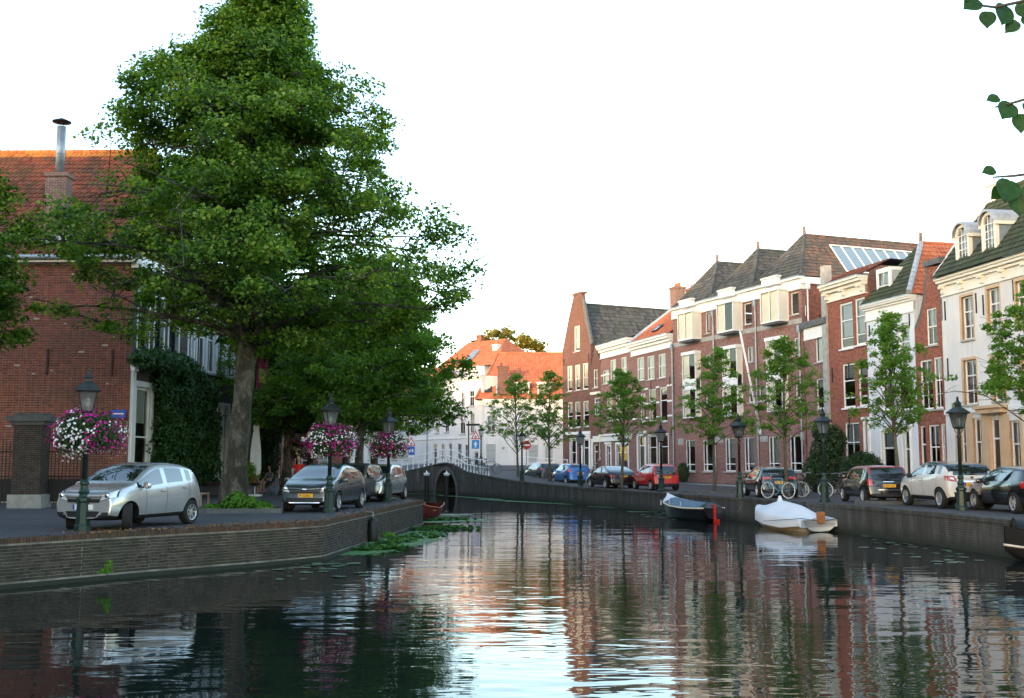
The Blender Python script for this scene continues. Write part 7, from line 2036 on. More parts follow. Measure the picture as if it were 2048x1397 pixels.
def interp(pl, x): return float(np.interp(x, [p[0] for p in pl], [p[1] for p in pl]))
def make_car(name, label, loc, heading, spec):
    """s runs from the nose (0) to the tail (1) as a share of the length"""
    Ln, Wd, Ht = spec['L'], spec['W'], spec['H']; hw = Wd / 2
    t = thing(name, label, 'car', loc, math.atan2(heading[1], heading[0]), spec.get('group'))
    top, belt, plan = spec['top'], spec['belt'], spec['plan']
    st = spec['stations']; zb0 = spec.get('zb', .2)
    tum = spec.get('tumble', .36)
    cowl, hdr, rhd, tail = spec['cowl'], spec['hdr'], spec['rhdr'], spec['tail']
    sec = []
    for s in st:
        T = interp(top, s) * Ht; Bt = min(interp(belt, s) * Ht, T - .03); w_ = hw * interp(plan, s); g = T - Bt
        zb = zb0 + (.06 if s < .04 or s > .96 else 0)
        y5 = w_ * .955
        y6 = y5 - max(g * .86 * tum, .03); y7 = y6 - max(g * .10, .04)
        mid = zb + (Bt - zb) * .52
        rows = [(0, zb), (w_ * .82, zb), (w_ * .955, zb + .07), (w_ * 1.0, mid), (w_ * .995, Bt - (Bt - zb) * .18), (y5, Bt), (y6, Bt + g * .86), (y7, Bt + g * .955), (y7 * .55, T - g * .012), (0, T)]
        x = Ln * (.5 - s)
        xs = []
        for (y, z) in rows:
            xx = x
            cur = (y / max(w_, 1e-6)) ** 2
            if s < .02: xx += -interp(spec['nose'], z / Ht) - .10 * cur
            elif s < .2: xx += -.05 * cur * (1 - s / .2)
            if s > .98: xx += interp(spec['rump'], z / Ht) + .07 * cur
            elif s > .85: xx += .03 * cur * (s - .85) / .15
            xs.append((xx, y, z))
        sec.append(xs)
    nr = len(sec[0]); V = []; F = []; MI = []; idx = {}
    for i, row in enumerate(sec):
        for j, (x, y, z) in enumerate(row):
            if j in (0, nr - 1): idx[i, j, 0] = idx[i, j, 1] = len(V); V.append((x, 0, z))
            else:
                idx[i, j, 0] = len(V); V.append((x, y, z)); idx[i, j, 1] = len(V); V.append((x, -y, z))
    # material slots: 0 paint 1 windscreen 2 side window 3 rear window 4 underside 5 arch 6 roof
    pil = spec.get('pillars', [])
    for i in range(len(sec) - 1):
        sm = (st[i] + st[i + 1]) / 2
        for j in range(nr - 1):
            mi = 0
            if j == 0: mi = 4
            elif j == 1: mi = 4
            if cowl < sm < hdr and j >= 7: mi = 1
            if rhd < sm < tail and j >= 7: mi = 3
            if spec['side0'] < sm < spec['side1'] and j == 5 and not any(a <= sm <= b for a, b in pil): mi = 2
            if spec.get('roofcol') and hdr <= sm <= .955 and j >= 6 and mi == 0: mi = 6
            if spec.get('clad') and j == 2: mi = 7
            for sd in (0, 1):
                q = [idx[i, j, sd], idx[i, j + 1, sd], idx[i + 1, j + 1, sd], idx[i + 1, j, sd]]
                if sd: q = q[::-1]
                q2 = []
                for v in q:
                    if v not in q2: q2.append(v)
                F.append(tuple(q2)); MI.append(mi)
    for i, flip in ((0, 0), (len(sec) - 1, 1)):
        for j in range(nr - 1):
            q = [idx[i, j, 0], idx[i, j, 1], idx[i, j + 1, 1], idx[i, j + 1, 0]]
            q2 = []
            for v in q:
                if v not in q2: q2.append(v)
            if flip: q2 = q2[::-1]
            if len(q2) > 2: F.append(tuple(q2)); MI.append(0)
    me = bpy.data.meshes.new('body'); me.from_pydata(V, [], F)
    mats = [M[spec['paint']], M['car_glass'], M['car_glass'], M['car_glass'], M['car_under'], M['car_black'], M[spec.get('roofcol') or spec['paint']], M['car_black']]
    for m_ in mats: me.materials.append(m_)
    me.polygons.foreach_set('material_index', MI); me.update()
    bmm = bmesh.new(); bmm.from_mesh(me); bmesh.ops.recalc_face_normals(bmm, faces=bmm.faces); bmm.to_mesh(me); bmm.free()
    ob = link('body', me, None); subsurf(ob, 2)
    wr_, wx = spec['wheel_r'], spec['wheels']; cut = MB()
    for s in wx:
        for sg in (1, -1):
            Mx = Matrix.Translation((Ln * (.5 - s), sg * (hw - .02), wr_)) @ Matrix.Rotation(R(90), 4, 'X')
            cut.lathe([(wr_ * 1.16, -.30), (wr_ * 1.16, .30)], 32, Mx, 5)
    cme = cut.mesh('cut', [mats[0]] * 1); 
    for _ in range(7): cme.materials.append(mats[5])
    cme.polygons.foreach_set('material_index', [5] * len(cme.polygons))
    bmm = bmesh.new(); bmm.from_mesh(cme); bmesh.ops.recalc_face_normals(bmm, faces=bmm.faces); bmm.to_mesh(cme); bmm.free()
    co = link('cut', cme, None)
    bo_ = ob.modifiers.new('b', 'BOOLEAN'); bo_.operation = 'DIFFERENCE'; bo_.object = co; bo_.solver = 'EXACT'
    dg = bpy.context.evaluated_depsgraph_get(); dg.update()
    em = bpy.data.meshes.new_from_object(ob.evaluated_get(dg))
    bpy.data.objects.remove(ob); bpy.data.objects.remove(co); bpy.data.meshes.remove(cme)
    vs = np.zeros(len(em.vertices) * 3, np.float32); em.vertices.foreach_get('co', vs); vs = vs.reshape(-1, 3)
    polys = [(tuple(p.vertices), p.material_index) for p in em.polygons]
    bvh = BVHTree.FromPolygons([tuple(v) for v in vs], [p[0] for p in polys])
    def split(test, nm, mat, parent):
        fs = [p[0] for p in polys if test(p)]
        if not fs: return None
        used = sorted({v for f in fs for v in f}); mp = {v: k for k, v in enumerate(used)}
        m_ = bpy.data.meshes.new(nm); m_.from_pydata([tuple(vs[v]) for v in used], [], [tuple(mp[v] for v in f) for f in fs]); m_.materials.append(mat)
        m_.polygons.foreach_set('use_smooth', [True] * len(m_.polygons)); m_.update()
        if hasattr(m_, 'set_sharp_from_angle'): m_.set_sharp_from_angle(angle=R(40))
        return link(nm, m_, parent)
    cen = lambda p: np.mean(vs[list(p[0])], axis=0)
    body = split(lambda p: p[1] == 0, 'body', mats[0], t)
    split(lambda p: p[1] in (4, 5), 'underbody', M['car_under'], t); split(lambda p: p[1] == 7, 'sill_trim', M['car_black'], t)
    split(lambda p: p[1] == 6, 'roof', mats[6], t)
    split(lambda p: p[1] == 1, 'windscreen', mats[1], t); split(lambda p: p[1] == 3, 'rear_window', mats[1], t)
    cuts = [spec['side0']] + [(a + b) / 2 for a, b in pil] + [spec['side1']]
    for sg in (1, -1):
        for a, b in zip(cuts, cuts[1:]):
            x1, x0 = Ln * (.5 - a), Ln * (.5 - b)
            split(lambda p: p[1] == 2 and cen(p)[1] * sg > 0 and x0 <= cen(p)[0] < x1, 'side_window', mats[1], t)
    bpy.data.meshes.remove(em)
    # surface-hugging pieces
    def hit(o_, d_):
        h_ = bvh.ray_cast(Vector(o_), Vector(d_)); return h_[0]
    def patch(nm, mat, quad, axis, n=6, off=.006, parent=None, m=4):
        """quad: 4 corners in (lateral, z) for front/rear, (x, z) for the sides"""
        G = []
        for i in range(m + 1):
            row = []
            for j in range(n + 1):
                a, b = j / n, i / m
                p = [(quad[0][k] * (1 - a) + quad[1][k] * a) * (1 - b) + (quad[3][k] * (1 - a) + quad[2][k] * a) * b for k in (0, 1)]
                if axis == 'f': h_ = hit((Ln, p[0], p[1]), (-1, 0, 0)); o_ = Vector((off, 0, 0))
                elif axis == 'r': h_ = hit((-Ln, p[0], p[1]), (1, 0, 0)); o_ = Vector((-off, 0, 0))
                elif axis == 'l': h_ = hit((p[0], 3, p[1]), (0, -1, 0)); o_ = Vector((0, off, 0))
                else: h_ = hit((p[0], -3, p[1]), (0, 1, 0)); o_ = Vector((0, -off, 0))
                row.append(h_ + o_ if h_ else None)
            G.append(row)
        mb = MB()
        for i in range(m):
            for j in range(n):
                q = [G[i][j], G[i][j + 1], G[i + 1][j + 1], G[i + 1][j]]
                if all(v is not None for v in q): mb.face(q)
        if not mb.f: return None
        me_ = mb.mesh(nm, mat, True)
        return link(nm, me_, parent or t)
    def plate(axis, z, txt, yel=True, dy=0.0):
        sx = 1 if axis == 'f' else -1
        h_ = hit((sx * Ln, dy, z), (-sx, 0, 0))
        if not h_: return
        x = h_.x + sx * .02
        mb = MB(); mb.box(min(x, x - sx * .015), max(x, x - sx * .015), dy - .26, dy + .26, z - .057, z + .057)
        o_ = mb.build('number_plate', M['plate_yellow'] if yel else M['plate_white'], t)
        mb = MB(); a = dy + .26 * sx * -1; b = dy + (.26 - .05) * sx * -1; mb.box(min(x + sx * .002, x + sx * .003), max(x + sx * .002, x + sx * .003), min(a, b), max(a, b), z - .055, z + .055); mb.build('plate_band', M['plate_blue'], o_)
        lt = link('plate_lettering', text_mesh(txt, .098, M['plate_ink'], 'plate_lettering'), o_, (x + sx * .003, dy, z - .002), (R(90), 0, R(90 * sx))); lt.scale = (.92, 1, 1)
    for sg in (1, -1):
        y = sg * (hw - .115)
        for k, s in enumerate(wx):
            w_ = link('wheel', None, t, (Ln * (.5 - s), y, wr_), (0, 0, (spec.get('steer', 0) if k == 0 else 0) + (0 if sg < 0 else math.pi)))
            ty, rm, bk = WH[spec.get('spokes', 5)]
            for nm, m_ in (('tyre', ty), ('rim', rm), ('brake_disc', bk)):
                o_ = link(nm, m_, w_); o_.scale = (wr_, .30, wr_)
        # door mirror
        s_m = spec['side0'] + .045; zm_ = interp(belt, s_m) * Ht + .05; h_ = hit((Ln * (.5 - s_m), sg * 3, zm_ - .02), (0, -sg, 0))
        if h_:
            mb = MB(); Mx = Matrix.Translation((h_.x + .02, h_.y + sg * .12, zm_ + .02)) @ Matrix.Scale(1, 4)
            mb.lathe([(.02, -.085), (.06, -.08), (.085, -.03), (.088, .03), (.06, .075), (.02, .08)], 12, Mx @ Matrix.Diagonal((.62, 1.25, 1, 1)))
            o_ = mb.build('door_mirror', M[spec.get('mirror', spec['paint'])], t, True); subsurf(o_)
            mb = MB(); mb.tube([(h_.x + .02, h_.y - sg * .02, zm_ - .04), (h_.x + .02, h_.y + sg * .09, zm_ - .01)], .022, 6); mb.build('mirror_arm', M['car_black'], o_)
        ax = 'l' if sg > 0 else 'q'
        # door seams and handles
        zlo = zb0 + .13
        for s in spec.get('seams', ()):
            zt = interp(belt, s) * Ht - .015; x = Ln * (.5 - s)
            patch('door_seam', M['car_black'], [(x - .006, zlo), (x + .006, zlo), (x + .006, zt), (x - .006, zt)], ax, 1, .003, m=8)
        for s in spec.get('handles', ()):
            z = interp(belt, s) * Ht - .10; x = Ln * (.5 - s)
            patch('door_handle', M[spec.get('handle', spec['paint'])], [(x - .09, z - .018), (x + .09, z - .018), (x + .09, z + .018), (x - .09, z + .018)], ax, 3, .028, m=1)
            patch('handle_recess', M['car_black'], [(x - .10, z - .03), (x + .10, z - .03), (x + .10, z - .016), (x - .10, z - .016)], ax, 3, .006, m=1)
        if 'side_strip' in spec:
            z0, z1, mt = spec['side_strip']; patch('side_strip', M[mt], [(Ln * (.5 - wx[0]) - wr_ * 1.3, z0), (Ln * (.5 - wx[1]) + wr_ * 1.3, z0), (Ln * (.5 - wx[1]) + wr_ * 1.3, z1), (Ln * (.5 - wx[0]) - wr_ * 1.3, z1)], ax, 8, .008, m=2)
    for (nm, mt, axis, quad, mirror) in spec.get('patches', ()):
        for sg in ((1, -1) if mirror else (1,)):
            q = [(a * sg, b) for a, b in quad]
            if nm in ('headlight', 'tail_light'):
                mx_, mz_ = sum(a for a, b in q) / 4, sum(b for a, b in q) / 4
                patch(nm + '_housing', M['car_black'], [(mx_ + (a - mx_) * 1.12, mz_ + (b - mz_) * 1.16) for a, b in q], axis, 8, .006, None, 5)
            o_ = patch(nm, M[mt], q, axis, 8, .012, None, 5)
            if o_ and nm == 'headlight':
                cx_ = sum(a for a, b in q) / 4; cz_ = sum(b for a, b in q) / 4
                h_ = hit((Ln, cx_ , cz_), (-1, 0, 0))
                if h_: mb = MB(); mb.lathe([(.065, 0), (.05, .02), (.02, .03)], 12, Matrix.Translation(h_ + Vector((.004, 0, 0))) @ Matrix.Rotation(R(90), 4, 'Y')); mb.build('lamp_bowl', M['chrome'], o_, True)
    for (axis, z, txt, yel) in spec.get('plates', ()): plate(axis, z, txt, yel)
    return t

def car_spec(L, W, H, paint, kind='hatch', **kw):
    s = dict(L=L, W=W, H=H, paint=paint, wheels=(.19, .84), wheel_r=.305, nose=[(0, .03), (.2, .0), (.42, .05), (.6, .18), (.7, .3)], rump=[(0, .03), (.25, .0), (.5, .03), (.75, .12), (1, .22)])
    if kind == 'hatch':
        s.update(top=[(0, .50), (.03, .56), (.12, .635), (.255, .70), (.30, .735), (.44, .955), (.55, 1.0), (.72, .985), (.90, .93), (.955, .80), (1, .64)],
                 belt=[(0, .44), (.1, .54), (.25, .605), (.40, .615), (.9, .665), (1, .58)], plan=[(0, .80), (.05, .90), (.14, .97), (.3, 1), (.8, 1), (.93, .95), (1, .86)],
                 stations=[0, .025, .08, .16, .255, .30, .36, .44, .535, .56, .66, .765, .785, .86, .90, .955, .985, 1.0],
                 cowl=.28, hdr=.44, rhdr=.90, tail=.97, side0=.30, side1=.86, pillars=[(.535, .56), (.765, .785)], seams=(.335, .548, .80), handles=(.51, .745))
    s.update(kw); return s
M['paint_silver'] = paint('paint_silver', (.50, .52, .53), .55, .25); M['paint_greyblue'] = paint('paint_greyblue', (.09, .12, .14), .5, .25); M['paint_grey'] = paint('paint_grey', (.12, .13, .13), .5, .28)
M['paint_black'] = paint('paint_black', (.008, .008, .010), .1, .2); M['paint_cream'] = paint('paint_cream', (.66, .62, .58), .0, .3); M['paint_red'] = paint('paint_red', (.58, .010, .016), .0, .28); M['paint_blue'] = paint('paint_blue', (.03, .16, .50), .3, .25)
M['paint_dkred'] = paint('paint_dkred', (.28, .03, .04), .1, .3); M['paint_dkgrey'] = paint('paint_dkgrey', (.035, .038, .042), .4, .25); M['paint_navy'] = paint('paint_navy', (.012, .018, .026), .3, .22)

def place(px, py, local, heading, z=0.0):
    """centre of a car whose wheel contact (local x, y) is seen at the pixel"""
    g = ground(px, py, z); h_ = Vector((heading[0], heading[1], 0)).normalized(); l_ = Vector((-h_.y, h_.x, 0))
    return (g.x - h_.x * local[0] - l_.x * local[1], g.y - h_.y * local[0] - l_.y * local[1], z), (h_.x, h_.y)
def head(Wd, z0, z1, y0, y1, slant=.05): return [(y0, z0), (y1, z0 + slant), (y1 - .03, z1 + slant), (y0 + .02, z1)]

# silver hatchback, left bank
sp = car_spec(3.79, 1.70, 1.53, 'paint_silver', wheels=(.185, .835), wheel_r=.30, steer=.6, spokes=7, zb=.21,
    top=[(0, .47), (.03, .54), (.12, .615), (.215, .665), (.25, .70), (.45, .965), (.58, 1.0), (.72, .985), (.88, .90), (.955, .74), (1, .60)], cowl=.235, side0=.27, stations=[0, .025, .08, .15, .215, .25, .34, .45, .535, .55, .65, .755, .77, .84, .88, .955, .985, 1.0], rhdr=.88, side1=.84, pillars=[(.535, .55), (.755, .77)],
    belt=[(0, .42), (.1, .54), (.23, .60), (.4, .605), (.9, .685), (1, .58)],
    patches=[('headlight', 'lamp_silver', 'f', [(.42, .66), (.74, .74), (.72, .90), (.50, .80)], True), ('grille', 'car_black', 'f', [(-.40, .62), (.40, .62), (.44, .70), (-.44, .70)], False), ('lower_grille', 'car_black', 'f', [(-.36, .30), (.36, .30), (.44, .43), (-.44, .43)], False),
             ('fog_recess', 'car_black', 'f', [(.47, .32), (.66, .34), (.67, .41), (.50, .41)], True), ('badge', 'chrome', 'f', [(-.06, .73), (.06, .73), (.06, .79), (-.06, .79)], False), ('tail_light', 'tail_red', 'r', [(.55, .85), (.76, .85), (.72, 1.1), (.6, 1.1)], True)],
    plates=[('f', .52, 'F PH 38', False)])
loc, hd = place(378, 1048.5, (3.79 * (.5 - .835), .76), (-.28, -.96)); make_car('parked_car', 'silver compact hatchback with front wheels turned, parked on the left quay', loc, hd, sp)
# dark grey liftback with orange plate
sp = car_spec(4.45, 1.73, 1.49, 'paint_greyblue', wheels=(.205, .81), wheel_r=.305, spokes=7,
    top=[(0, .45), (.03, .53), (.11, .62), (.20, .68), (.24, .72), (.44, .97), (.54, 1.0), (.68, .97), (.85, .86), (.95, .76), (1, .58)],
    belt=[(0, .42), (.1, .53), (.22, .60), (.4, .605), (.9, .66), (1, .55)], stations=[0, .025, .08, .15, .20, .24, .33, .44, .54, .56, .66, .74, .755, .82, .86, .955, .985, 1.0], cowl=.22, hdr=.44, rhdr=.80, tail=.97, side0=.24, side1=.80, pillars=[(.54, .56), (.74, .755)], seams=(.29, .55, .76), handles=(.51, .72),
    patches=[('headlight', 'lamp_silver', 'f', [(.48, .60), (.76, .66), (.74, .86), (.56, .76)], True), ('grille', 'car_black', 'f', [(-.42, .57), (.42, .57), (.46, .64), (-.46, .64)], False), ('lower_grille', 'car_black', 'f', [(-.70, .31), (.70, .31), (.74, .44), (-.74, .44)], False), ('chin_strip', 'chrome', 'f', [(-.64, .285), (.64, .285), (.64, .305), (-.64, .305)], False), ('badge', 'chrome', 'f', [(-.07, .66), (.07, .66), (.07, .72), (-.07, .72)], False)],
    plates=[('f', .51, '81-SJ-BD', True)])
loc, hd = place(720, 1016.5, (4.45 * (.5 - .81), .78), (-.13, -.99)); make_car('parked_car', 'dark grey-blue liftback with orange front plate, facing the camera on the left quay', loc, hd, sp)
sp = car_spec(4.3, 1.74, 1.5, 'paint_grey', spokes=5, patches=[('headlight', 'lamp_silver', 'f', [(.42, .62), (.74, .68), (.72, .84), (.5, .78)], True), ('grille', 'car_black', 'f', [(-.4, .6), (.4, .6), (.42, .72), (-.42, .72)], False), ('lower_grille', 'car_black', 'f', [(-.6, .27), (.6, .27), (.62, .42), (-.62, .42)], False)], plates=[('f', .5, '24-RB-ZK', True)])
loc, hd = place(763, 1003.5, (4.3 * (.5 - .84), .79), (-.13, -.99)); make_car('parked_car', 'grey hatchback parked nose-out behind the dark liftback on the left quay', loc, hd, sp)
sp = car_spec(4.3, 1.74, 1.46, 'paint_silver', spokes=7, patches=[('headlight', 'lamp_silver', 'f', [(.42, .62), (.74, .68), (.72, .84), (.5, .78)], True), ('grille', 'car_black', 'f', [(-.4, .6), (.4, .6), (.42, .7), (-.42, .7)], False), ('lower_grille', 'car_black', 'f', [(-.6, .27), (.6, .27), (.62, .42), (-.62, .42)], False)])
loc, hd = place(808, 999, (4.3 * (.5 - .84), .79), (-.13, -.99)); make_car('parked_car', 'silver-blue car parked last at the tip of the left quay', loc, hd, sp)

def rear(Wd, H, zt=(.9, 1.1), plate_txt='', plate_z=.7, tail=None, extra=(), yel=True):
    hw = Wd / 2
    pt = [('tail_light', 'tail_red', 'r', tail or [(hw - .30, zt[0]), (hw - .05, zt[0]), (hw - .07, zt[1]), (hw - .22, zt[1])], True), ('bumper_trim', 'car_black', 'r', [(-hw + .2, .27), (hw - .2, .27), (hw - .2, .38), (-hw + .2, .38)], False)] + list(extra)
    return dict(patches=pt, plates=[('r', plate_z, plate_txt, yel)] if plate_txt else [])
# white crossover
sp = car_spec(4.12, 1.78, 1.57, 'paint_cream', wheels=(.205, .838), wheel_r=.335, spokes=10, roofcol='paint_navy', zb=.24, mirror='car_black', side_strip=(.30, .40, 'car_black'),
    top=[(0, .52), (.03, .58), (.12, .66), (.24, .71), (.29, .74), (.44, .95), (.56, 1.0), (.72, .985), (.90, .93), (.955, .78), (1, .62)], belt=[(0, .46), (.1, .57), (.25, .625), (.4, .635), (.8, .70), (.9, .70), (1, .6)],
    **rear(1.78, 1.57, (.93, 1.09), '1-SFB-93', .80, [(.50, .90), (.86, .93), (.84, 1.08), (.58, 1.05)], [('tail_clear', 'lamp_silver', 'r', [(.58, .96), (.70, .97), (.70, 1.03), (.60, 1.02)], True), ('bumper_clad', 'car_black', 'r', [(-.8, .30), (.8, .30), (.82, .55), (-.82, .55)], False), ('hatch_glass', 'car_glass', 'r', [(-.60, 1.10), (.60, 1.10), (.56, 1.42), (-.56, 1.42)], False), ('badge', 'chrome', 'r', [(-.05, .97), (.05, .97), (.05, 1.06), (-.05, 1.06)], False), ('chrome_strip', 'chrome', 'r', [(-.30, .885), (.30, .885), (.30, .91), (-.30, .91)], False)]))
loc, hd = place(1883, 1017.5, (4.12 * (.5 - .838), .80), (-.07, .997)); make_car('parked_car', 'cream-white crossover with dark roof parked on the right quay', loc, hd, sp)
# black small car with red roof
sp = car_spec(3.70, 1.68, 1.41, 'paint_black', wheels=(.17, .837), wheel_r=.30, spokes=10, roofcol='paint_dkred', side_strip=(.235, .265, 'chrome'), tumble=.22,
    top=[(0, .52), (.03, .60), (.1, .67), (.26, .72), (.30, .75), (.40, .96), (.5, .995), (.75, 1.0), (.91, .97), (.96, .74), (1, .60)], belt=[(0, .46), (.1, .58), (.26, .645), (.4, .65), (.9, .665), (1, .58)], stations=[0, .025, .08, .16, .26, .30, .35, .40, .53, .555, .66, .80, .83, .87, .91, .955, .985, 1.0], hdr=.40, rhdr=.91, tail=.965, side0=.30, side1=.87, pillars=[(.53, .555)], seams=(.33, .62), handles=(.58,),
    **rear(1.68, 1.41, (.70, .92), '4-XJH-214', .66, [(.58, .66), (.76, .66), (.75, .90), (.60, .90)], [('chrome_strip', 'chrome', 'r', [(-.4, .50), (.4, .50), (.4, .525), (-.4, .525)], False), ('boot_handle', 'chrome', 'r', [(-.2, .80), (.2, .80), (.2, .825), (-.2, .825)], False)]))
loc, hd = place(1729, 1007.5, (3.70 * (.5 - .837), .75), (0.0, 1)); make_car('parked_car', 'small black car with a red roof and yellow rear plate on the right quay', loc, hd, sp)
# black car at the right edge
sp = car_spec(4.3, 1.75, 1.42, 'paint_black', wheels=(.19, .81), wheel_r=.32, spokes=5, **rear(1.75, 1.42, (.75, .95)))
loc, hd = place(2031, 1028, (4.3 * (.5 - .81), .79), (-.02, 1)); make_car('parked_car', 'black hatchback cut off by the right picture edge', loc, hd, sp)
# dark coupe-like car by the bicycles
sp = car_spec(4.0, 1.76, 1.36, 'paint_navy', wheels=(.19, .82), wheel_r=.32, spokes=5, **rear(1.76, 1.36, (.74, .88), '27-TVK-8', .66, [(.30, .80), (.86, .78), (.84, .90), (.34, .90)]))
loc, hd = place(1517, 995.5, (4.0 * (.5 - .82), .79), (.0, 1)); make_car('parked_car', 'dark navy car with pinkish tail lights behind the bicycles', loc, hd, sp)
# red small hatchback
sp = car_spec(3.42, 1.62, 1.47, 'paint_red', wheels=(.155, .845), wheel_r=.285, spokes=5, top=[(0, .50), (.03, .58), (.1, .66), (.21, .72), (.26, .75), (.42, .96), (.54, 1.0), (.74, .985), (.90, .92), (.955, .74), (1, .56)], **rear(1.62, 1.47, (.85, 1.1), '53-PNT-2', .72, [(.60, .82), (.78, .82), (.72, 1.12), (.60, 1.08)], [('hatch_glass', 'car_glass', 'r', [(-.58, .82), (.58, .82), (.56, 1.12), (-.56, 1.12)], False)]))
loc, hd = place(1303, 981.5, (3.42 * (.5 - .845), .72), (-.26, .965)); make_car('parked_car', 'bright red small hatchback parked on the right quay', loc, hd, sp)
# black coupe
sp = car_spec(4.04, 1.76, 1.35, 'paint_black', wheels=(.2, .80), wheel_r=.31, spokes=5, top=[(0, .46), (.03, .54), (.12, .63), (.26, .70), (.31, .74), (.47, .97), (.57, 1.0), (.68, .97), (.84, .82), (.93, .72), (1, .58)], belt=[(0, .42), (.1, .56), (.25, .64), (.4, .66), (.8, .69), (.93, .68), (1, .54)], stations=[0, .025, .08, .16, .26, .31, .38, .47, .57, .62, .68, .73, .76, .80, .84, .93, .985, 1.0], cowl=.29, hdr=.47, rhdr=.68, tail=.85, side0=.31, side1=.76, pillars=[(.57, .62)], seams=(.34, .63), handles=(.59,),
    **rear(1.76, 1.35, (.68, .82), '61-GK-NR', .74, [(.50, .68), (.84, .68), (.82, .80), (.54, .80)]))
loc, hd = place(1212, 978.5, (4.04 * (.5 - .80), .79), (-.29, .957)); make_car('parked_car', 'low black coupe parked behind the slanting pole on the right quay', loc, hd, sp)
# blue hatchback
sp = car_spec(3.95, 1.72, 1.48, 'paint_blue', wheels=(.195, .825), wheel_r=.305, spokes=5, **rear(1.72, 1.48, (.92, 1.12), '9-KHR-47', .78, [(.60, .88), (.82, .86), (.74, 1.14), (.66, 1.12)]))
loc, hd = place(1133, 971, (3.95 * (.5 - .825), .77), (-.285, .958)); make_car('parked_car', 'bright blue hatchback parked on the right quay', loc, hd, sp)
# dark grey car nearest the bridge
sp = car_spec(4.2, 1.78, 1.52, 'paint_dkgrey', wheels=(.2, .83), wheel_r=.32, spokes=5, side_strip=(.3, .34, 'chrome'), **rear(1.78, 1.52, (.92, 1.05), '88-ZHD-6', .70, [(.50, .92), (.86, .92), (.84, 1.06), (.56, 1.04)]))
loc, hd = place(1077, 966, (4.2 * (.5 - .83), .80), (-.31, .95), .05); make_car('parked_car', 'dark grey car parked nearest the bridge on the right quay', loc, hd, sp)

# ================================================================ BICYCLES
M['bike_black'] = plain('bike_black', (.012, .012, .014), .4, .2, 9); M['bike_blue'] = plain('bike_blue', (.12, .30, .42), .35, .15, 9); M['bike_white'] = plain('bike_tyre_white', (.62, .62, .60), .6, .1, 9); M['bike_red'] = plain('bike_red', (.25, .03, .03), .4, .2, 9)
def torus(mb, c, r_, t_, n=28, m=6):
    b = len(mb.v)
    for i in range(n):
        a = 2 * math.pi * i / n
        for j in range(m):
            q = 2 * math.pi * j / m; rr = r_ + t_ * math.cos(q); mb.v.append((c[0] + rr * math.cos(a), c[1] + t_ * math.sin(q), c[2] + rr * math.sin(a)))
    for i in range(n):
        for j in range(m):
            mb.f.append((b + i * m + j, b + ((i + 1) % n) * m + j, b + ((i + 1) % n) * m + (j + 1) % m, b + i * m + (j + 1) % m)); mb.m.append(0)
BK = {}
def bike_meshes(col, tyre):
    k = (col, tyre)
    if k in BK: return BK[k]
    d = []
    r_ = .345
    for x in (-.54, .54):
        mb = MB(); torus(mb, (0, 0, 0), r_ - .018, .02); ty = mb.mesh('tyre', M[tyre])
        mb = MB()
        torus(mb, (0, 0, 0), r_ - .045, .011, 24, 5)
        for q in range(14):
            a = 2 * math.pi * q / 14; mb.tube([(0, .02 * (-1) ** q, 0), ((r_ - .05) * math.cos(a), 0, (r_ - .05) * math.sin(a))], .0035, 3, cap=False)
        mb.tube([(0, -.05, 0), (0, .05, 0)], .025, 8); sp_ = mb.mesh('spokes', M['zinc'])
        d.append((x, ty, sp_))
    mb = MB(); bb = (-.08, 0, .29); st = (-.22, 0, .86); hd = (.38, 0, .84); hb = (.42, 0, .62); ra = (-.54, 0, r_); fa = (.54, 0, r_)
    for a, b, q in ((bb, st, .017), (bb, hb, .018), (st, hd, .016), (hd, hb, .02), (bb, ra, .011), (st, ra, .010), (hb, fa, .013)): mb.tube([a, b], q, 7)
    torus(mb, (bb[0], -.03, bb[2]), .09, .012, 16, 4)
    for sg in (-1, 1): mb.tube([(bb[0], sg * .03, bb[2]), (bb[0] + sg * .12, sg * .09, bb[2] - sg * .11), (bb[0] + sg * .12, sg * .17, bb[2] - sg * .11)], .01, 5)
    fr = mb.mesh('frame', M[col], True)
    mb = MB(); mb.tube([hd, (.35, 0, 1.0)], .014, 6); mb.tube([(.18, .29, 1.02), (.34, .22, 1.05), (.38, 0, 1.02), (.34, -.22, 1.05), (.18, -.29, 1.02)], .012, 6); hb_ = mb.mesh('handlebar', M['zinc'], True)
    mb = MB(); mb.tube([st, (-.25, 0, .97)], .013, 6); mb.lathe([(.02, 0), (.10, .02), (.11, .05), (.04, .07)], 12, Matrix.Translation((-.27, 0, .96)) @ Matrix.Diagonal((1.3, .85, 1, 1))); sd = mb.mesh('saddle', M['bike_black'], True)
    mb = MB()
    for x in (-.54, .54):
        pts = [(x + (r_ + .035) * math.cos(a), 0, r_ + (r_ + .035) * math.sin(a)) for a in np.linspace(.3 if x < 0 else .7, 2.9 if x < 0 else 2.6, 9)]
        for a, b in zip(pts, pts[1:]): mb.face([(a[0], -.03, a[2]), (b[0], -.03, b[2]), (b[0], .03, b[2]), (a[0], .03, a[2])])
    mg = mb.mesh('mudguard', M[col])
    mb = MB(); mb.box(-.78, -.32, -.06, .06, .75, .765); mb.tube([(-.54, .05, r_), (-.68, .06, .75)], .007, 5); mb.tube([(-.54, -.05, r_), (-.68, -.06, .75)], .007, 5); rk = mb.mesh('rack', M['bike_black'])
    BK[k] = (d, fr, hb_, sd, mg, rk); return BK[k]
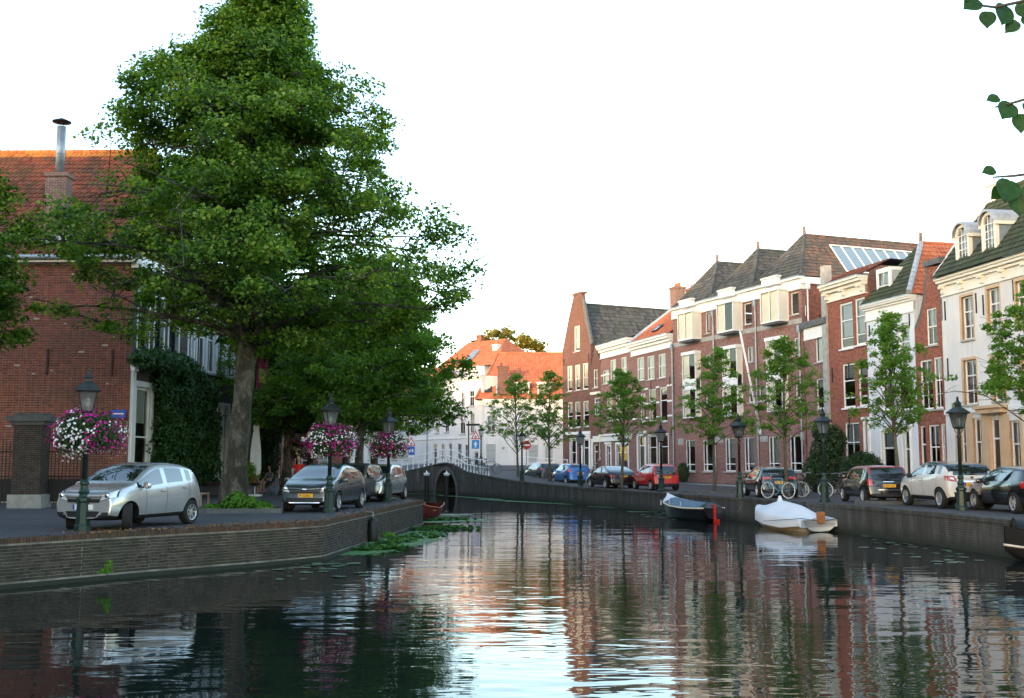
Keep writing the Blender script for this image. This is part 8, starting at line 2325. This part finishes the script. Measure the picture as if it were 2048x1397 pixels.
def bicycle(p, rz, label, col='bike_black', tyre='tyre', lean=.1, group='bicycles on the right quay', basket=False):
    d, fr, hb_, sd, mg, rk = bike_meshes(col, tyre)
    t = thing('bicycle', label, 'bicycle', p, rz, group); t.rotation_euler = (lean, 0, rz)
    for x, ty, sp_ in d:
        w_ = link('wheel', None, t, (x, 0, .345)); link('tyre', ty, w_); link('spokes', sp_, w_)
    for nm, m_ in (('frame', fr), ('handlebar', hb_), ('saddle', sd), ('mudguard', mg), ('rack', rk)): link(nm, m_, t)
    if basket:
        mb = MB()
        for z in (.86, .98, 1.1): mb.tube([(.46, -.17, z), (.78, -.17, z), (.78, .17, z), (.46, .17, z), (.46, -.17, z)], .009, 4)
        for q in range(5): mb.tube([(.46 + .08 * q, -.17, .86), (.46 + .08 * q, -.17, 1.1)], .007, 4); mb.tube([(.46 + .08 * q, .17, .86), (.46 + .08 * q, .17, 1.1)], .007, 4)
        mb.build('basket', M['bike_black'], t)
    return t
for px, py, rz, lb, c_, ty_ in ((1556, 997.5, 2.25, 'light blue bicycle with pale tyres leaning behind the white-covered boat', 'bike_blue', 'bike_white'), (1586, 994, 2.05, 'blue-grey bicycle with pale front wheel, second from the dark navy car', 'bike_blue', 'bike_white'), (1612, 992, 1.1, 'dark bicycle in the middle of the row by the lamp', 'bike_black', 'tyre'), (1628, 995.5, 2.5, 'dark bicycle with pale tyres just left of the lamp', 'bike_black', 'bike_white'), (1668, 994, .45, 'black bicycle just right of the lamp among the bikes', 'bike_black', 'tyre'), (1684, 990, .25, 'dark bicycle nearest the black car with red roof', 'bike_black', 'tyre')):
    bicycle(ground(px, py), rz, lb, c_, ty_, random.uniform(-.12, .12), basket=(px == 1668))
bicycle(ground(1258, 972), 1.3, 'dark bicycle between the black coupe and the red car', 'bike_black', 'tyre', .05)
bicycle(ground(1152, 970), .5, 'dark bicycle behind the blue hatchback', 'bike_black', 'tyre', .05)
p = ground(978, 952, .6); bicycle((p.x, p.y + .5, .75), .3, 'black bicycle parked at the end of the bridge railing', 'bike_black', 'tyre', .05, 'bicycles by the bridge')
for k in range(3):
    p = at(930 + k * 14, 926, 88 + k); bicycle((p.x, p.y, 1.0 - k * .1), .4 + k * .3, ['dark bicycle behind the bridge railing, nearest the arch', 'dark bicycle behind the middle of the right bridge railing', 'dark bicycle behind the railing beside the sign posts'][k], 'bike_black', 'tyre', .05, 'bicycles by the bridge')
for k in range(7):
    p = ground(538 + k * 9.5, 976 - (k % 3) * 4); bicycle((p.x, p.y, 0), 1.2 + .5 * math.sin(k * 2.3), ['bicycle with purple-grey saddle bag side, nearest the seated women', 'second bicycle from the seated women in the dark row', 'third bicycle from the seated women in the dark row', 'fourth bicycle from the seated women, mid row', 'fifth bicycle from the seated women in the dark row', 'sixth bicycle from the seated women in the dark row', 'last bicycle of the dark row, nearest the grey liftback'][k].replace('bicycle with purple-grey saddle bag side, nearest', 'first bicycle of the dark row, nearest'), 'bike_black' if k != 2 else 'bike_red', 'tyre', .08, 'bicycles by the cafe')

# slanting white pole between blue car and coupe
p = ground(1170, 977.5); t = thing('slanting_rack_pole', 'thin curved pale pole leaning between the blue and black cars', 'pole', p); mb = MB(); mb.tube([(0, 0, 0), (.1, 0, .6), (.55, .1, 1.35), (.75, .1, 1.5)], .03, 8); mb.build('pole', M['zinc'], t, True); mb = MB(); mb.box(-.08, .08, -.08, .08, 0, .04); mb.build('foot', M['zinc'], t)

# ================================================================ CAFE: chairs, parasol, flag, bench, people
M['chair'] = plain('chair_metal', (.10, .11, .12), .4, .2, 6, metal=.5)
def cafe_chair(p, rz, label):
    t = thing('cafe_chair', label, 'chair', p, rz, 'cafe chairs under the linden')
    mb = MB(); mb.box(-.21, .21, -.21, .21, .44, .465); mb.build('seat', M['chair'], t)
    mb = MB(); mb.tube([(-.2, -.2, .46), (-.24, -.2, .9), (-.24, .2, .9), (-.2, .2, .46)], .014, 6)
    for z in (.6, .7, .8): mb.tube([(-.215, -.2, z), (-.215, .2, z)], .012, 5)
    mb.build('backrest', M['chair'], t)
    for x, y in ((-.2, -.2), (-.2, .2), (.2, -.2), (.2, .2)): mb = MB(); mb.tube([(x, y, .45), (x * 1.15, y * 1.1, 0)], .013, 6); mb.build('leg', M['chair'], t)
def skin_mesh(name, verts, edges, radii, root, mat, lv=2):
    me = bpy.data.meshes.new(name); me.from_pydata(verts, edges, []); o = link(name, me)
    md = o.modifiers.new('skin', 'SKIN'); md.use_smooth_shade = True
    sv_ = me.skin_vertices[0].data
    for i, r_ in enumerate(radii): sv_[i].radius = (r_, r_) if not hasattr(r_, '__len__') else r_; sv_[i].use_root = (i == root)
    subsurf(o, lv)
    dg = bpy.context.evaluated_depsgraph_get(); dg.update()
    em = bpy.data.meshes.new_from_object(o.evaluated_get(dg)); bpy.data.objects.remove(o); bpy.data.meshes.remove(me)
    em.name = name; em.materials.clear()
    for m_ in (mat if isinstance(mat, list) else [mat]): em.materials.append(m_)
    return em
M['skin_a'] = plain('skin', (.42, .24, .17), .6, .08, 8); M['hair_dark'] = plain('hair', (.02, .014, .01), .7, .3, 20)
M['cloth_orange'] = plain('cloth_orange', (.42, .12, .04), .9, .15, 9); M['cloth_grey'] = plain('cloth_grey', (.20, .22, .26), .9, .15, 9); M['cloth_black'] = plain('cloth_black', (.015, .015, .018), .9, .2, 9); M['cloth_red'] = plain('cloth_red', (.48, .02, .015), .9, .15, 9)
def person(label, p, rz, pose, top, legs, turn=0.0, seed=0, barelegs=True):
    t = thing('person', label, 'person', p, rz)
    if pose == 'sit':
        hip, chest, neck, head = (0, 0, .55), (-.06, 0, .86), (-.07, 0, 1.06), (-.04, 0, 1.22)
        legsL = [(.06, .10, .53), (.44, .12, .53), (.42, .13, .10), (.52, .14, .04)]; legsR = [(.06, -.10, .53), (.46, -.04, .60), (.56, .10, .22), (.66, .12, .16)]
        armL = [(-.07, .19, 1.0), (.02, .25, .76), (.25, .16, .68)]; armR = [(-.07, -.19, 1.0), (.03, -.25, .76), (.26, -.12, .66)]
    else:
        hip, chest, neck, head = (0, 0, .95), (0, 0, 1.28), (0, 0, 1.48), (.02, 0, 1.64)
        legsL = [(0, .09, .9), (.03, .10, .5), (-.02, .10, .08), (.10, .11, .04)]; legsR = [(0, -.09, .9), (.05, -.10, .5), (.0, -.10, .08), (.12, -.11, .04)]
        armL = [(0, .19, 1.42), (.03, .26, 1.14), (.16, .20, .98)]; armR = [(0, -.19, 1.42), (.03, -.26, 1.14), (.18, -.18, 1.0)]
    V = [hip, chest, neck, head]; E = [(0, 1), (1, 2), (2, 3)]; Rr = [(.15, .12), (.15, .11), .05, .05]
    def chain(root, pts, rs):
        prev = root
        for q, r_ in zip(pts, rs): V.append(q); Rr.append(r_); E.append((prev, len(V) - 1)); prev = len(V) - 1
        return prev
    chain(0, legsL, (.085, .065, .042, .035)); chain(0, legsR, (.085, .065, .042, .035))
    hl = chain(1, armL, (.06, .042, .03)); hr = chain(1, armR, (.06, .042, .03))
    for hnd, sgn in ((hl, 1), (hr, -1)):
        b = Vector(V[hnd])
        chain(hnd, [tuple(b + Vector((.05, 0, -.01)))], (.028,))
        for f_ in range(4): chain(len(V) - 1 if f_ == 0 else hnd, [tuple(b + Vector((.07, (f_ - 1.5) * .018, -.015))), tuple(b + Vector((.11 - .008 * abs(f_ - 1.2), (f_ - 1.5) * .02, -.035)))], (.010, .008))
        chain(hnd, [tuple(b + Vector((.03, -sgn * .04, .0))), tuple(b + Vector((.06, -sgn * .055, -.01)))], (.011, .009))
    bm1 = skin_mesh('body', V, E, Rr, 0, [M['skin_a'], M[top], M[legs]])
    for pl_ in bm1.polygons:
        c = pl_.center
        on_arm = abs(c.y) > .20 and c.z < (.93 if pose == 'sit' else 1.30)
        zt, zb_ = (1.02, .60) if pose == 'sit' else (1.45, .95)
        if zb_ < c.z < zt and not on_arm and c.x < .16: pl_.material_index = 1
        elif c.z <= zb_ and (not barelegs or (c.x < .34 and c.z > .38)): pl_.material_index = 2
        pl_.use_smooth = True
    link('body', bm1, t)
    hd = MB(); hc = Vector(head) + Vector((.01, 0, .02))
    prof = [(.02, -.125), (.05, -.115), (.068, -.06), (.078, 0), (.078, .05), (.06, .095), (.03, .118), (.004, .123)]
    Mx = Matrix.Translation(hc) @ Matrix.Rotation(turn, 4, 'Z') @ Matrix.Diagonal((1.14, .95, 1, 1)); hd.lathe(prof, 16, Mx)
    hd.lathe([(.016, -.03), (.012, .0), (.004, .03)], 6, Mx @ Matrix.Translation((.082, 0, -.01)))
    for sg in (-1, 1): hd.lathe([(.004, -.03), (.014, -.01), (.012, .02), (.003, .035)], 6, Mx @ Matrix.Translation((0, sg * .08, 0)))
    ho = hd.build('head', M['skin_a'], t, True)
    fe = MB()
    for sg in (-1, 1): fe.lathe([(.002, -.006), (.010, 0), (.002, .006)], 6, Mx @ Matrix.Translation((.074, sg * .028, .012)))
    fe.box(.076, .080, -.022, .022, -.056, -.048, 0, Mx); fe.build('eyes_and_mouth', M['hair_dark'], ho)
    hm = MB(); hm.lathe([(.088, -.02), (.09, .03), (.082, .07), (.06, .115), (.02, .14), (.003, .142)], 14, Mx @ Matrix.Translation((-.018, 0, 0)))
    if pose == 'sit': hm.tube([tuple(Mx @ Vector((-.06, 0, .04))), tuple(Mx @ Vector((-.085, 0, -.06))), tuple(Mx @ Vector((-.07, 0, -.19)))], [.07, .065, .03], 8)
    hm.build('hair', M['hair_dark'], t, True)
    return t
q1 = ground(505, 993); q2 = ground(537, 987)
cafe_chair(q1, 1.2, 'metal cafe chair under the woman in the orange top'); person('woman in an orange strapless top seated with her back to the camera', q1, 1.0, 'sit', 'cloth_orange', 'cloth_black', .3)
cafe_chair((q2.x, q2.y, 0), -2.0, 'metal cafe chair under the woman in the grey top'); person('woman in a grey top seated facing her friend at the cafe', (q2.x, q2.y, 0), -2.2, 'sit', 'cloth_grey', 'cloth_black', .2)
cafe_chair(ground(470, 992), .3, 'empty metal cafe chair nearest the linden trunk')
pt = ground(521, 985); t = thing('cafe_table', 'small round metal cafe table between the two women', 'table', (pt.x, pt.y + .2, 0)); mb = MB(); mb.lathe([(.3, .70), (.3, .72), (.02, .725)], 18); mb.build('table_top', M['chair'], t); mb = MB(); mb.tube([(0, 0, 0), (0, 0, .7)], .02, 8); mb.lathe([(.2, 0), (.2, .02), (.03, .04)], 14); mb.build('leg', M['chair'], t)
pr = P(598, 45); person('person in a red top standing behind the dark liftback', (pr.x, pr.y, .0), -1.7, 'stand', 'cloth_red', 'cloth_black', 0, barelegs=False)
# folded white parasol
p = P(511, 50); t = thing('parasol', 'folded white cafe parasol behind the linden trunk', 'parasol', (p.x, p.y, 0))
mb = MB(); mb.tube([(0, 0, 0), (0, 0, 3.3)], .025, 8); mb.lathe([(.35, 0), (.35, .08), (.05, .1)], 12); mb.build('pole', M['white'], t)
mb = MB(); n = 14
prof = [(.20, .9), (.26, 1.2), (.24, 2.0), (.17, 2.7), (.13, 2.95), (.16, 3.1), (.05, 3.35), (.01, 3.4)]
b0 = len(mb.v)
for r_, z in prof:
    for j in range(n * 2): a = math.pi * j / n; q = r_ * (1 if j % 2 else .72); mb.v.append((q * math.cos(a), q * math.sin(a), z))
for k in range(len(prof) - 1):
    for j in range(n * 2): mb.f.append((b0 + k * 2 * n + j, b0 + k * 2 * n + (j + 1) % (2 * n), b0 + (k + 1) * 2 * n + (j + 1) % (2 * n), b0 + (k + 1) * 2 * n + j)); mb.m.append(0)
mb.build('canopy', M['tarp_white'], t)
# maroon flag
M['flag'] = plain('flag_maroon', (.22, .03, .07), .85, .2, 4); M['flag_gold'] = plain('flag_gold', (.45, .28, .10), .85, .2, 4)
p = at(516, 735, 50); t = thing('hanging_flag', 'maroon flag with a gold field hanging from the leaning pole', 'flag', p)
mb = MB(); nx, nz = 8, 12
def fp(i, k): return (-.05 + .5 * i / nx, .07 * math.sin(i * 1.3 + k * .3), .5 - 1.5 * k / nz - .15 * i / nx)
for i in range(nx):
    for k in range(nz): mb.face([fp(i, k), fp(i + 1, k), fp(i + 1, k + 1), fp(i, k + 1)], 1 if 3 < k < 9 and 1 < i < 7 else 0)
mb.build('cloth', [M['flag'], M['flag_gold']], t); mb = MB(); mb.tube([(-.75, 0, -2.2), (-.05, 0, .55), (.05, 0, .95)], .03, 8); mb.build('pole', M['white'], t)
# wooden bench behind the silver car
p = P(397, 38); t = thing('wooden_bench', 'pale wooden bench seen behind the tail of the silver hatchback', 'bench', (p.x, p.y, 0), R(95)); W_ = plain('bench_wood', (.42, .26, .14), .7, .2, 8)
for y in (-.2, 0, .2): mb = MB(); mb.box(-.75, .75, y - .08, y + .08, .43, .46); mb.build('seat_slat', W_, t)
for z in (.62, .8): mb = MB(); mb.box(-.75, .75, .29, .32, z, z + .12); mb.build('back_slat', W_, t)
for x in (-.68, .68):
    for y in (-.24, .26): mb = MB(); mb.box(x - .03, x + .03, y - .03, y + .03, 0, .43 if y < 0 else .92); mb.build('leg', W_, t)
# fallen leaves along the left coping: beyond counting
rng = np.random.default_rng(99); n = 700
idx = rng.integers(3, 7, n); A_ = np.array([LQ[i] for i in idx]); B_ = np.array([LQ[i + 1] for i in idx]); q = rng.random((n, 1)); dn = unit(B_ - A_); nn_ = np.stack([-dn[:, 1], dn[:, 0]], 1)
XY = A_ + (B_ - A_) * q + nn_ * np.abs(rng.normal(size=(n, 1))) * .5
C = np.concatenate([XY, np.full((n, 1), .03)], 1)
M['leaf_dry'] = leafmat('leaf_dry', [(0, (.16, .07, .03)), (.5, (.25, .12, .05)), (1, (.32, .22, .10))], .1, 4)
o = leaf_cloud('fallen_leaves', C, unit(rng.normal(size=(n, 3)) * .25 + np.array([[0, 0, 1]])), .07, M['leaf_dry'], None, rng); o['label'] = 'dry fallen leaves along the edge of the left quay'
